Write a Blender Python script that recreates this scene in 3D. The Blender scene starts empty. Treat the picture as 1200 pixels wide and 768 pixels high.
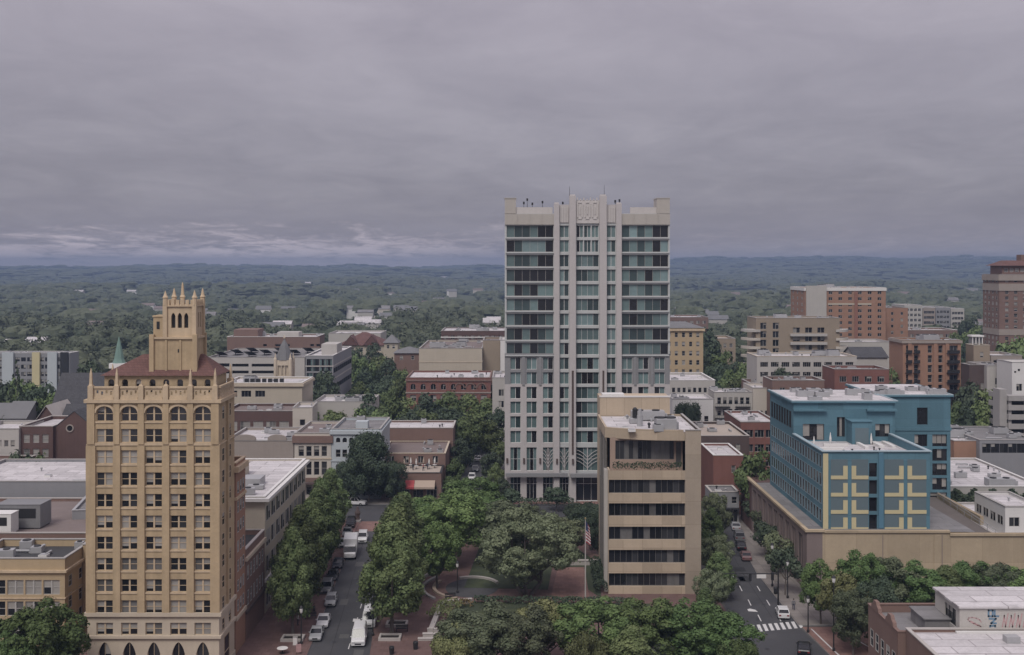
import bpy, math, random
import numpy as np
from mathutils import Vector, Matrix
R = random.Random(11)
scene = bpy.context.scene
COL = scene.collection
F, CX, HY, H = 1330.0, 600.0, 312.0, 54.0      # lens scale, centre column, eye level, eye height (m)

# ------------------------------------------------------------------ camera
cam = bpy.data.cameras.new('camera'); camo = bpy.data.objects.new('camera', cam); COL.objects.link(camo)
camo.location = (0, 0, H); camo.rotation_euler = (math.radians(90), 0, 0)
cam.sensor_width = 36; cam.lens = F / 1200 * 36; cam.shift_y = -(384 - HY) / 1200
cam.clip_start = 1; cam.clip_end = 60000
scene.camera = camo
# ------------------------------------------------------------------ sky: overcast cloud deck over a Nishita sky
SUN_EL, SUN_AZ = math.radians(52), math.radians(200)
w = bpy.data.worlds.new("World"); scene.world = w; w.use_nodes = True
nt = w.node_tree; N = nt.nodes; L = nt.links; N.clear()
def nn(t, **k):
    n = N.new(t)
    for a, b in k.items(): setattr(n, a, b)
    return n
out = nn('ShaderNodeOutputWorld'); bg = nn('ShaderNodeBackground'); bg.inputs[1].default_value = 0.1
sky = nn('ShaderNodeTexSky', sky_type='NISHITA', sun_disc=False)
sky.sun_elevation = SUN_EL; sky.sun_rotation = SUN_AZ; sky.altitude = 700; sky.dust_density = 3
tc = nn('ShaderNodeTexCoord'); sep = nn('ShaderNodeSeparateXYZ'); L.new(tc.outputs['Generated'], sep.inputs[0])
def mth(op, a, b=None, c=None, clamp=False):
    m = nn('ShaderNodeMath', operation=op, use_clamp=clamp)
    for i, x in enumerate((a, b, c)):
        if x is None: continue
        if isinstance(x, (int, float)): m.inputs[i].default_value = x
        else: L.new(x, m.inputs[i])
    return m.outputs[0]
zc = mth('MAXIMUM', sep.outputs[2], 0.0)
den = mth('ADD', zc, 0.11)
px = mth('DIVIDE', sep.outputs[0], den); py = mth('DIVIDE', sep.outputs[1], den)
def cloudnoise(sx, sy, off, detail, rough, dist=0.0):
    cb = nn('ShaderNodeCombineXYZ')
    L.new(mth('MULTIPLY', px, sx), cb.inputs[0]); L.new(mth('MULTIPLY', py, sy), cb.inputs[1]); cb.inputs[2].default_value = off
    n = nn('ShaderNodeTexNoise'); n.inputs['Scale'].default_value = 1; n.inputs['Detail'].default_value = detail
    n.inputs['Roughness'].default_value = rough; n.inputs['Distortion'].default_value = dist
    L.new(cb.outputs[0], n.inputs['Vector']); return n.outputs['Fac']
n1 = cloudnoise(0.95, 0.9, 3.1, 5, 0.55, 0.6)
n2 = cloudnoise(2.4, 1.7, 9.7, 6, 0.6, 0.8)
n3 = cloudnoise(0.5, 0.42, 5.5, 3, 0.5)
n4 = cloudnoise(7, 4.5, 1.7, 5, 0.6, 1.2)
mixn = mth('ADD', mth('ADD', mth('MULTIPLY', n1, 0.50), mth('MULTIPLY', n2, 0.27)), mth('ADD', mth('MULTIPLY', n3, 0.42), mth('MULTIPLY', n4, 0.05)))
cr = nn('ShaderNodeValToRGB'); L.new(mixn, cr.inputs[0])
e = cr.color_ramp.elements
e[0].position = 0.47; e[0].color = (1.92, 1.74, 2.00, 1)
e[1].position = 0.78; e[1].color = (2.60, 2.38, 2.66, 1)
# the deck: brighter overhead, a dark belt low down, a pale gap along the horizon (on the west side)
vr = nn('ShaderNodeValToRGB'); L.new(mth('MULTIPLY', zc, 4.0, clamp=True), vr.inputs[0])
ve = vr.color_ramp.elements
def setramp(ve, pts):
    while len(ve) > 1: ve.remove(ve[-1])
    ve[0].position = pts[0][0]; ve[0].color = (*pts[0][1], 1)
    for p, c in pts[1:]:
        x = ve.new(p); x.color = (*c, 1)
setramp(ve, [(0.0, (1.20, 1.18, 1.18)), (0.04, (1.10, 1.08, 1.08)), (0.085, (0.92, 0.91, 0.93)), (0.14, (0.80, 0.80, 0.84)),
             (0.26, (0.84, 0.84, 0.86)), (0.5, (0.98, 0.98, 0.98)), (0.9, (1.08, 1.07, 1.07)), (1.0, (1.12, 1.12, 1.12))])
# wobble the belt so its edge is ragged
mul = nn('ShaderNodeMix', data_type='RGBA', blend_type='MULTIPLY'); mul.inputs[0].default_value = 1
L.new(cr.outputs[0], mul.inputs[6]); L.new(vr.outputs[0], mul.inputs[7])
zz = mth('ADD', mth('MULTIPLY', zc, 4.0), mth('ADD', mth('MULTIPLY', mth('SUBTRACT', n2, 0.5), 0.30), mth('MULTIPLY', mth('SUBTRACT', n4, 0.5), 0.16)), clamp=True)
L.new(zz, vr.inputs[0])
top = nn('ShaderNodeMix', data_type='RGBA', blend_type='MULTIPLY'); top.inputs[0].default_value = 1
# a paler break in the cloud low in the west
def ramp01(x, a, b):
    m = nn('ShaderNodeMapRange', interpolation_type='SMOOTHSTEP'); L.new(x, m.inputs[0]); m.inputs[1].default_value = a; m.inputs[2].default_value = b; return m.outputs[0]
azm = mth('DIVIDE', sep.outputs[0], mth('MAXIMUM', sep.outputs[1], 0.05))
brk = mth('MULTIPLY', mth('MULTIPLY', ramp01(azm, 0.10, -0.15), ramp01(zz, 0.125, 0.03)), 0.62)
brc = nn('ShaderNodeCombineXYZ')
for i_, k_ in enumerate((1.0, 0.93, 0.87)): L.new(mth('ADD', 1.0, mth('MULTIPLY', brk, k_)), brc.inputs[i_])
mul2 = nn('ShaderNodeMix', data_type='RGBA', blend_type='MULTIPLY'); mul2.inputs[0].default_value = 1; L.new(mul.outputs[2], mul2.inputs[6]); L.new(brc.outputs[0], mul2.inputs[7])
L.new(mul2.outputs[2], top.inputs[6])
tb = mth('ADD', 1.0, mth('MULTIPLY', mth('POWER', zc, 1.6), 1.5))
tcb = nn('ShaderNodeCombineXYZ'); [L.new(tb, tcb.inputs[i]) for i in range(3)]
L.new(tcb.outputs[0], top.inputs[7])
mx = nn('ShaderNodeMix', data_type='RGBA'); mx.inputs[0].default_value = 0.93
L.new(sky.outputs[0], mx.inputs[6]); L.new(top.outputs[2], mx.inputs[7])
L.new(mx.outputs[2], bg.inputs[0]); L.new(bg.outputs[0], out.inputs[0])
# ------------------------------------------------------------------ sun behind the cloud: very soft
sl = bpy.data.lights.new('sun', 'SUN'); sl.energy = 1.35; sl.angle = math.radians(24); sl.color = (1, 0.96, 0.90)
so = bpy.data.objects.new('sun', sl); COL.objects.link(so)
sd = Vector((math.sin(SUN_AZ) * math.cos(SUN_EL), math.cos(SUN_AZ) * math.cos(SUN_EL), math.sin(SUN_EL)))
so.rotation_euler = sd.to_track_quat('Z', 'Y').to_euler(); so.location = (0, -50, 300)
vs = scene.view_settings
scene.display_settings.display_device = 'sRGB'; vs.view_transform = 'Standard'; vs.look = 'None'; vs.exposure = 0.55; vs.gamma = 1; vs.use_curve_mapping = False
scene.render.engine = 'CYCLES'
cy = scene.cycles; cy.max_bounces = 4; cy.diffuse_bounces = 2; cy.glossy_bounces = 2; cy.transmission_bounces = 2; cy.volume_bounces = 0
cy.transparent_max_bounces = 4; cy.use_denoising = True; cy.caustics_reflective = False; cy.caustics_refractive = False

# ------------------------------------------------------------------ photo-to-world arithmetic (for laying the plan out)
def wx(px, Y): return (px - CX) * Y / F
def wz(py, Y): return H - (py - HY) * Y / F
def gy(py, z=0.0): return F * (H - z) / (py - HY)
def G(px, py, z=0.0):
    Y = gy(py, z); return (wx(px, Y), Y)

# ------------------------------------------------------------------ materials
MATS = {}
def mat(name, rgb, rough=0.85, var=0.18, scale=0.35, fine=3.0, spec=0.3, bump=0.0, streak=0.0, metal=0.0, rnd=0.0, tint=None):
    """painted or mineral surface with weathering: broad blotches, fine grain, optional vertical rain streaks"""
    if name in MATS: return MATS[name]
    lum = .2126 * rgb[0] + .7152 * rgb[1] + .0722 * rgb[2]; rgb = tuple(c + (lum - c) * 0.30 for c in rgb)      # every base colour pulled partway to grey
    m = bpy.data.materials.new(name); m.use_nodes = True; MATS[name] = m
    t = m.node_tree; n = t.nodes; l = t.links
    b = n['Principled BSDF']; b.inputs['Roughness'].default_value = rough; b.inputs['Metallic'].default_value = metal
    b.inputs['Specular IOR Level'].default_value = spec
    g = n.new('ShaderNodeNewGeometry')
    a = n.new('ShaderNodeTexNoise'); a.inputs['Scale'].default_value = scale; a.inputs['Detail'].default_value = 5; a.inputs['Roughness'].default_value = 0.62
    c = n.new('ShaderNodeTexNoise'); c.inputs['Scale'].default_value = fine; c.inputs['Detail'].default_value = 3
    l.new(g.outputs['Position'], a.inputs['Vector']); l.new(g.outputs['Position'], c.inputs['Vector'])
    def M(op, x, y):
        k = n.new('ShaderNodeMath'); k.operation = op
        for i, v in enumerate((x, y)):
            if isinstance(v, (int, float)): k.inputs[i].default_value = v
            else: l.new(v, k.inputs[i])
        return k.outputs[0]
    s = M('ADD', M('MULTIPLY', M('SUBTRACT', a.outputs['Fac'], 0.5), 2.0), M('MULTIPLY', M('SUBTRACT', c.outputs['Fac'], 0.5), 1.0))
    if streak:
        mp = n.new('ShaderNodeMapping'); mp.inputs['Scale'].default_value = (1.6, 1.6, 0.07); l.new(g.outputs['Position'], mp.inputs[0])
        q = n.new('ShaderNodeTexNoise'); q.inputs['Scale'].default_value = 1; q.inputs['Detail'].default_value = 4; l.new(mp.outputs[0], q.inputs['Vector'])
        s = M('ADD', s, M('MULTIPLY', M('SUBTRACT', q.outputs['Fac'], 0.5), streak * 5))
    f = M('ADD', 1.0, M('MULTIPLY', s, var))
    if rnd:
        oi = n.new('ShaderNodeObjectInfo'); f = M('MULTIPLY', f, M('ADD', 1 - rnd / 2, M('MULTIPLY', oi.outputs['Random'], rnd)))
    vm = n.new('ShaderNodeVectorMath'); vm.operation = 'SCALE'; vm.inputs[0].default_value = rgb; l.new(f, vm.inputs['Scale'])
    src = vm.outputs[0]
    if tint:
        mixc = n.new('ShaderNodeMix'); mixc.data_type = 'RGBA'; mixc.inputs[7].default_value = (*tint, 1)
        l.new(src, mixc.inputs[6])
        rp = n.new('ShaderNodeMapRange'); rp.inputs[1].default_value = 0.5; rp.inputs[2].default_value = 0.72; l.new(a.outputs['Fac'], rp.inputs[0]); rp.inputs[4].default_value = 0.8
        l.new(rp.outputs[0], mixc.inputs[0]); src = mixc.outputs[2]
    l.new(src, b.inputs['Base Color'])
    if bump:
        bp = n.new('ShaderNodeBump'); bp.inputs['Strength'].default_value = bump; bp.inputs['Distance'].default_value = 0.05
        l.new(c.outputs['Fac'], bp.inputs['Height']); l.new(bp.outputs[0], b.inputs['Normal'])
    return m
def panelmat(name, rgb, line, sx, sy, axes='xz', rough=0.85, var=0.15, width=0.02, offset=0.5, spec=0.3, tint=None):
    """surface split by joints: brick courses, roof sheets, paving"""
    m = mat(name, rgb, rough, var, spec=spec, streak=.2 if axes == 'xz' else 0, tint=tint); t = m.node_tree; n = t.nodes; l = t.links; b = n['Principled BSDF']
    src = b.inputs['Base Color'].links[0].from_socket
    g = n.new('ShaderNodeNewGeometry'); sp = n.new('ShaderNodeSeparateXYZ'); l.new(g.outputs['Position'], sp.inputs[0])
    cb = n.new('ShaderNodeCombineXYZ')
    if axes == 'xy': l.new(sp.outputs[0], cb.inputs[0]); l.new(sp.outputs[1], cb.inputs[1])
    else:
        ad = n.new('ShaderNodeMath'); ad.operation = 'ADD'; l.new(sp.outputs[0], ad.inputs[0]); l.new(sp.outputs[1], ad.inputs[1])
        l.new(ad.outputs[0], cb.inputs[0]); l.new(sp.outputs[2], cb.inputs[1])
    br = n.new('ShaderNodeTexBrick'); br.offset = offset
    br.inputs['Scale'].default_value = 1; br.inputs['Brick Width'].default_value = sx; br.inputs['Row Height'].default_value = sy; br.inputs['Mortar Size'].default_value = width
    br.inputs['Mortar Smooth'].default_value = 0.3; br.inputs['Bias'].default_value = 0
    br.inputs['Color1'].default_value = (0.86, 0.86, 0.86, 1); br.inputs['Color2'].default_value = (1.12, 1.12, 1.12, 1); br.inputs['Mortar'].default_value = (*line, 1)
    l.new(cb.outputs[0], br.inputs['Vector'])
    mm = n.new('ShaderNodeMix'); mm.data_type = 'RGBA'; mm.blend_type = 'MULTIPLY'; mm.inputs[0].default_value = 1
    l.new(src, mm.inputs[6]); l.new(br.outputs[0], mm.inputs[7]); l.new(mm.outputs[2], b.inputs['Base Color'])
    return m
def glass(name, rgb, rough=0.08, spec=0.5):
    m = mat(name, rgb, rough, 0.25, 0.5, 0.7, spec, rnd=0.5)
    return m
# windows
GL = [glass('glass_dark', (0.012, 0.013, 0.016)), glass('glass_grey', (0.035, 0.036, 0.04)), mat('glass_blind', (0.30, 0.28, 0.25), 0.35, 0.12, 0.8, 2, 0.4, rnd=0.35), glass('glass_curtain', (0.13, 0.125, 0.12), 0.2)]
GT = [glass('glass_teal', (0.105, 0.185, 0.182), 0.10), glass('glass_teal_dark', (0.034, 0.066, 0.068), 0.08), GL[0], glass('glass_teal_pale', (0.15, 0.25, 0.255), 0.14)]
M_frame = mat('window_frame_pale', (0.42, 0.40, 0.37), 0.5, 0.06)
M_frameg = mat('window_frame_grey', (0.15, 0.145, 0.14), 0.5, 0.1)
M_framed = mat('window_frame_dark', (0.03, 0.03, 0.032), 0.5, 0.1)
M_white = mat('white_paint', (0.66, 0.64, 0.61), 0.6, 0.08, streak=0.15)
M_tan = mat('tan_brick', (0.465, 0.322, 0.150), 0.88, 0.26, 0.3, 2.5, streak=0.34)
M_tanstone = mat('tan_terracotta', (0.55, 0.395, 0.215), 0.8, 0.22, 0.4, 2.5, streak=0.35)
M_stonebase = mat('cream_stone', (0.52, 0.42, 0.29), 0.8, 0.13, 0.4, 4, streak=0.25)
M_redroof = panelmat('red_clay_tile', (0.16, 0.068, 0.055), (0.6, 0.6, 0.6), 0.4, 0.3, 'xz', var=0.25)
M_concrete = mat('concrete', (0.34, 0.32, 0.30), 0.9, 0.16, 0.3, 3, streak=0.25)
M_pink = mat('pale_pinkish_stone', (0.47, 0.43, 0.415), 0.8, 0.10, 0.25, 2, streak=0.2)
M_pinkcap = mat('pale_stone_cap', (0.52, 0.48, 0.45), 0.8, 0.10, 0.25, 2, streak=0.2)
M_htan = mat('tan_metal_panel', (0.42, 0.38, 0.325), 0.6, 0.08, 0.3, 2, streak=0.2)
M_greyclad = mat('grey_cladding', (0.24, 0.24, 0.245), 0.7, 0.1, 0.3, 2, streak=0.2)
M_bronze = mat('dark_bronze', (0.10, 0.065, 0.055), 0.5, 0.15)
M_bank = panelmat('buff_precast', (0.445, 0.335, 0.21), (0.72, 0.70, 0.68), 3.2, 3.83, 'xz', var=0.13, width=0.035, offset=0)
M_bankpier = panelmat('buff_precast_pier', (0.37, 0.29, 0.20), (0.72, 0.70, 0.68), 40, 3.83, 'xz', var=0.15, width=0.035, offset=0)
M_bankd = mat('brown_terrace', (0.36, 0.24, 0.17), 0.85, 0.12)
M_blue = panelmat('blue_stucco', (0.062, 0.195, 0.262), (0.74, 0.76, 0.78), 4.6, 3.05, 'xz', var=0.14, width=0.03, offset=0)
M_blued = mat('blue_grey_stucco', (0.105, 0.165, 0.19), 0.8, 0.08, 0.25, 3)
M_yel = mat('yellow_stucco', (0.56, 0.47, 0.21), 0.8, 0.08, 0.25, 3, streak=0.15)
M_podtan = panelmat('ochre_podium', (0.43, 0.32, 0.18), (0.78, 0.76, 0.74), 5.2, 5.0, 'xz', var=0.16, width=0.03, offset=0)
M_podmauve = mat('mauve_precast', (0.225, 0.165, 0.15), 0.85, 0.12, 0.2, 3, streak=0.25)
M_podbrick = mat('dark_red_brick', (0.130, 0.068, 0.058), 0.9, 0.2, 0.3, 5, streak=0.2)
M_brick = mat('red_brick', (0.235, 0.085, 0.062), 0.9, 0.18, 0.3, 5, streak=0.2)
M_brickd = mat('dark_brown_brick', (0.105, 0.068, 0.06), 0.9, 0.2, 0.3, 5, streak=0.2)
M_brickb = mat('brown_brick', (0.22, 0.125, 0.095), 0.9, 0.16, 0.3, 5, streak=0.15)
M_bricko = mat('orange_brick', (0.36, 0.175, 0.095), 0.9, 0.15, 0.3, 5, streak=0.15)
M_bricky = mat('yellow_brick', (0.46, 0.32, 0.15), 0.88, 0.14, 0.25, 5, streak=0.2)
M_beige = mat('beige_stucco', (0.47, 0.40, 0.29), 0.85, 0.10, 0.25, 3, streak=0.2)
M_cream = mat('cream_paint', (0.52, 0.46, 0.38), 0.8, 0.10, 0.25, 3, streak=0.2)
M_paleblue = mat('pale_blue_paint', (0.42, 0.47, 0.50), 0.8, 0.08, 0.25, 3, streak=0.15)
M_stucco = mat('grey_tan_stucco', (0.33, 0.27, 0.225), 0.85, 0.12, 0.25, 3, streak=0.25)
M_palewall = mat('pale_grey_render', (0.44, 0.41, 0.37), 0.85, 0.10, 0.25, 3, streak=0.2)
M_taupe = mat('taupe_render', (0.31, 0.235, 0.155), 0.85, 0.10, 0.25, 3, streak=0.2)
M_greywall = mat('grey_panel', (0.25, 0.25, 0.265), 0.8, 0.10, 0.25, 3, streak=0.2)
M_terra = mat('terracotta_panel', (0.30, 0.115, 0.07), 0.85, 0.1)
M_roofw = panelmat('white_roof_membrane', (0.54, 0.505, 0.51), (0.55, 0.53, 0.53), 6.0, 2.4, 'xy', var=0.36, width=0.08, tint=(0.30, 0.285, 0.285))
M_roofg = panelmat('grey_roof_membrane', (0.20, 0.19, 0.19), (0.7, 0.7, 0.7), 6.0, 2.4, 'xy', var=0.25, width=0.06)
M_roofd = mat('dark_tar_roof', (0.055, 0.055, 0.058), 0.9, 0.35, 0.3, 2)
M_roofb = mat('brown_gravel_roof', (0.20, 0.15, 0.135), 0.95, 0.22, 0.3, 6)
M_roofbeige = mat('beige_gravel_roof', (0.42, 0.34, 0.27), 0.95, 0.15, 0.3, 6)
M_slate = panelmat('dark_slate', (0.07, 0.07, 0.078), (0.6, 0.6, 0.6), 0.5, 0.3, 'xz', var=0.2)
M_slateg = mat('grey_slate', (0.16, 0.16, 0.165), 0.8, 0.15)
M_copper = mat('green_copper', (0.13, 0.25, 0.205), 0.7, 0.15)
M_metal = mat('galvanised_metal', (0.34, 0.34, 0.35), 0.45, 0.15, spec=0.5)
M_metald = mat('dark_metal', (0.025, 0.025, 0.027), 0.5, 0.15)
M_asphalt = mat('asphalt', (0.062, 0.062, 0.068), 0.92, 0.22, 0.12, 3, bump=0.2, tint=(0.085, 0.083, 0.085))
M_side = panelmat('concrete_pavement', (0.22, 0.19, 0.17), (0.75, 0.75, 0.75), 1.6, 1.6, 'xy', var=0.14, width=0.05, offset=0)
M_pave = panelmat('red_brick_paving', (0.165, 0.088, 0.075), (0.85, 0.82, 0.8), 1.2, 1.2, 'xy', var=0.2, width=0.06)
M_paver = panelmat('bright_brick_paving', (0.25, 0.125, 0.098), (0.85, 0.82, 0.8), 1.2, 1.2, 'xy', var=0.2, width=0.06)
M_mark = mat('worn_white_marking', (0.56, 0.55, 0.54), 0.8, 0.22, 0.8, 6)
M_lawn = mat('lawn_green', (0.045, 0.062, 0.026), 0.95, 0.3, 0.3, 3, tint=(0.075, 0.085, 0.035))
M_wallwhite = mat('pale_granite', (0.42, 0.38, 0.345), 0.8, 0.16)
M_spandrel = mat('pale_green_spandrel', (0.46, 0.48, 0.47), 0.6, 0.08, streak=0.15)
M_skin = mat('skin', (0.42, 0.24, 0.17), 0.6, 0.05)
M_red = mat('red_canvas', (0.50, 0.05, 0.05), 0.8, 0.1)
M_beigecanvas = mat('beige_canvas', (0.42, 0.31, 0.22), 0.85, 0.08)

# ------------------------------------------------------------------ mesh builder
class MB:
    def __init__(s): s.v = []; s.f = []; s.m = []; s.T = None
    def P(s, p):
        if s.T is not None:
            p = s.T @ Vector(p)
        s.v.append((p[0], p[1], p[2])); return len(s.v) - 1
    def face(s, pts, mi=0):
        s.f.append([s.P(p) for p in pts]); s.m.append(mi)
    def box(s, x0, x1, y0, y1, z0, z1, mi=0, bottom=True):
        i = [s.P(p) for p in ((x0, y0, z0), (x1, y0, z0), (x1, y1, z0), (x0, y1, z0), (x0, y0, z1), (x1, y0, z1), (x1, y1, z1), (x0, y1, z1))]
        fs = [(0, 1, 5, 4), (1, 2, 6, 5), (2, 3, 7, 6), (3, 0, 4, 7), (4, 5, 6, 7)] + ([(3, 2, 1, 0)] if bottom else [])
        for q in fs: s.f.append([i[k] for k in q]); s.m.append(mi)
    def prism(s, poly, z0, z1, mi=0, mtop=None, bottom=True):
        n = len(poly); a = [s.P((x, y, z0)) for x, y in poly]; b = [s.P((x, y, z1)) for x, y in poly]
        for k in range(n): s.f.append([a[k], a[(k + 1) % n], b[(k + 1) % n], b[k]]); s.m.append(mi)
        s.f.append(b); s.m.append(mi if mtop is None else mtop)
        if bottom: s.f.append(a[::-1]); s.m.append(mi)
    def extr(s, poly, y0, y1, mi=0):
        """polygon in x-z, extruded along y"""
        n = len(poly); a = [s.P((x, y0, z)) for x, z in poly]; b = [s.P((x, y1, z)) for x, z in poly]
        s.f.append(a); s.m.append(mi); s.f.append(b[::-1]); s.m.append(mi)
        for k in range(n): s.f.append([a[(k + 1) % n], a[k], b[k], b[(k + 1) % n]]); s.m.append(mi)
    def lathe(s, cx, cy, prof, n=12, mi=0, ph=0.0):
        rings = []
        for r, z in prof: rings.append([s.P((cx + r * math.cos(ph + 2 * math.pi * k / n), cy + r * math.sin(ph + 2 * math.pi * k / n), z)) for k in range(n)])
        for a, b in zip(rings, rings[1:]):
            for k in range(n): s.f.append([a[k], a[(k + 1) % n], b[(k + 1) % n], b[k]]); s.m.append(mi)
        s.f.append(rings[0][::-1]); s.m.append(mi); s.f.append(rings[-1]); s.m.append(mi)
    def tube(s, p, q, r, r2=None, n=8, mi=0):
        p, q = Vector(p), Vector(q); d = (q - p).normalized(); u = d.orthogonal().normalized(); v = d.cross(u); r2 = r if r2 is None else r2
        a = [s.P(p + (u * math.cos(t) + v * math.sin(t)) * r) for t in [2 * math.pi * k / n for k in range(n)]]
        b = [s.P(q + (u * math.cos(t) + v * math.sin(t)) * r2) for t in [2 * math.pi * k / n for k in range(n)]]
        for k in range(n): s.f.append([a[k], a[(k + 1) % n], b[(k + 1) % n], b[k]]); s.m.append(mi)
        s.f.append(a[::-1]); s.m.append(mi); s.f.append(b); s.m.append(mi)
    def mesh(s, name, mats):
        me = bpy.data.meshes.new(name); me.from_pydata(s.v, [], s.f)
        for m in (mats if isinstance(mats, (list, tuple)) else [mats]): me.materials.append(m)
        me.polygons.foreach_set('material_index', s.m); me.update(); return me
    def build(s, name, mats, parent=None, loc=(0, 0, 0), rz=0.0, smooth=False):
        me = s.mesh(name, mats)
        if smooth: me.polygons.foreach_set('use_smooth', [True] * len(me.polygons))
        return obj(name, me, parent, loc, rz)
def obj(name, me, parent=None, loc=(0, 0, 0), rz=0.0):
    o = bpy.data.objects.new(name, me); COL.objects.link(o); o.location = loc; o.rotation_euler = (0, 0, rz)
    if parent is not None: o.parent = parent
    return o
def thing(name, label, cat, loc=(0, 0, 0), rz=0.0, group=None):
    o = obj(name, None, None, loc, rz); o.empty_display_size = 0.2
    return tag(o, label, cat, group)
def tag(o, label, cat, group=None):
    o['label'] = label; o['category'] = cat
    if group: o['group'] = group
    return o
def struct(o, kind='structure'): o['kind'] = kind; return o
def dup(root, loc, rz=0.0, label=None, scale=None):
    r = root.copy(); COL.objects.link(r); r.location = loc; r.rotation_euler = (0, 0, rz)
    if label: r['label'] = label
    if scale is not None: r.scale = scale
    for ch in list(root.children):
        c = ch.copy(); COL.objects.link(c); c.parent = r
        for g in list(ch.children):
            d = g.copy(); COL.objects.link(d); d.parent = c
    return r

# ------------------------------------------------------------------ walls with real openings, and windows set into them
def cells(mb, o, u, W, z0, z1, ops, d, mi=0):
    """wall sheet along direction u from corner o; openings (u0,u1,z0,z1) get reveals of depth d"""
    n = (-u[1], u[0])
    def Q(a, v, k=0.0): return (o[0] + u[0] * a + n[0] * k, o[1] + u[1] * a + n[1] * k, v)
    us = sorted({0.0, W, *[x for q in ops for x in q[:2]]}); zs = sorted({z0, z1, *[x for q in ops for x in q[2:4]]})
    for v0, v1 in zip(zs, zs[1:]):
        if v1 - v0 < 1e-5: continue
        run = None; vm = (v0 + v1) / 2
        for a0, a1 in zip(us, us[1:]):
            am = (a0 + a1) / 2
            solid = not any(q[0] < am < q[1] and q[2] < vm < q[3] for q in ops)
            if solid: run = (run[0], a1) if run else (a0, a1)
            if (not solid or a1 == us[-1]) and run:
                mb.face([Q(run[0], v0), Q(run[1], v0), Q(run[1], v1), Q(run[0], v1)], mi); run = None
    for a0, a1, v0, v1 in [q[:4] for q in ops]:
        mb.face([Q(a0, v0), Q(a0, v0, d), Q(a0, v1, d), Q(a0, v1)], mi); mb.face([Q(a1, v0, d), Q(a1, v0), Q(a1, v1), Q(a1, v1, d)], mi)
        mb.face([Q(a0, v0), Q(a1, v0), Q(a1, v0, d), Q(a0, v0, d)], mi); mb.face([Q(a0, v1, d), Q(a1, v1, d), Q(a1, v1), Q(a0, v1)], mi)
def archfill(mb, o, u, q, rise, d, mi=0, pointed=False, seg=10, proud=0.0):
    """fills the top corners of opening q so that its head is an arch of the given rise"""
    n = (-u[1], u[0]); u0, u1, z0, z1 = q[:4]; zs = z1 - rise; c = (u0 + u1) / 2; hw = (u1 - u0) / 2
    def Q(a, v, k=0.0): return (o[0] + u[0] * a + n[0] * k, o[1] + u[1] * a + n[1] * k, v)
    pts = []
    for k in range(seg + 1):
        x = -1 + 2 * k / seg
        y = (1 - abs(x) ** 1.7) ** 0.8 if pointed else math.sqrt(max(0, 1 - x * x))
        pts.append((c + x * hw, zs + y * rise))
    for (a, va), (b, vb) in zip(pts, pts[1:]):
        mb.face([Q(a, va, -proud), Q(b, vb, -proud), Q(b, z1 + 0.002, -proud), Q(a, z1 + 0.002, -proud)], mi)
        mb.face([Q(a, va, d), Q(b, vb, d), Q(b, vb, -proud), Q(a, va, -proud)], mi)
def winparts(fm, pm, w, h, style, var, rr, nm):
    """window of w x h standing on its sill, facing -y: frame pieces into fm, panes into pm (material index per pane)"""
    t = 0.07; D = 0.08
    st = dict(single=(1, 1), sash=(1, 2), pair=(2, 1), pairsash=(2, 2), triple=(3, 1), quad=(4, 1), grid=(3, 2), grid4=(4, 2), strip=(13, 1), strip6=(6, 1), shop=(3, 2), door=(2, 1))[style]
    nx, ny = st
    fm.box(0 - w / 2, -w / 2 + t, -0.02, D, 0, h); fm.box(w / 2 - t, w / 2, -0.02, D, 0, h)
    fm.box(-w / 2 + t, w / 2 - t, -0.02, D, 0, t); fm.box(-w / 2 + t, w / 2 - t, -0.02, D, h - t, h)
    mw = 0.10 if style in ('pair', 'pairsash') else 0.05
    if style == 'pairsash': mw = 0.22
    for i in range(1, nx):
        x = -w / 2 + w * i / nx; fm.box(x - mw / 2, x + mw / 2, -0.04, D - 0.01, t, h - t)
    for j in range(1, ny):
        z = h * (0.5 if style != 'shop' else 0.72)
        for i in range(nx):
            a = -w / 2 + w * i / nx + (t if i == 0 else mw / 2); b = -w / 2 + w * (i + 1) / nx - (t if i == nx - 1 else mw / 2)
            fm.box(a, b, -0.01, D - 0.02, z - 0.03, z + 0.03)
    for i in range(nx):
        a = -w / 2 + w * i / nx; b = a + w / nx
        bl = rr.choice(var)      # how far the blind is down, or which glass
        if isinstance(bl, float):
            zz = h * (1 - bl)
            pm.face([(a, 0.05, 0), (b, 0.05, 0), (b, 0.05, zz), (a, 0.05, zz)], 0)
            pm.face([(a, 0.049, zz), (b, 0.049, zz), (b, 0.049, h), (a, 0.049, h)], 2)
        else:
            pm.face([(a, 0.05, 0), (b, 0.05, 0), (b, 0.05, h), (a, 0.05, h)], bl)
WCACHE = {}
VAR = dict(office=[0, 0, 0.5, 0.75, 0.75, 2, 1, 3], dark=[0, 0, 0, 1, 0.35], blinds=[2, 2, 2, 0.75, 0.6, 0.5, 1, 0], teal=[0, 0, 1, 1, 3, 2], tealdark=[0, 0, 1, 2, 3, 0, 1, 2, 2], strip=[0, 0, 0, 1, 1, 3, 0], pale=[2, 3, 2, 0.8], lobby=[2, 2, 1], terr=[1, 3, 3, 1, 0])
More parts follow.
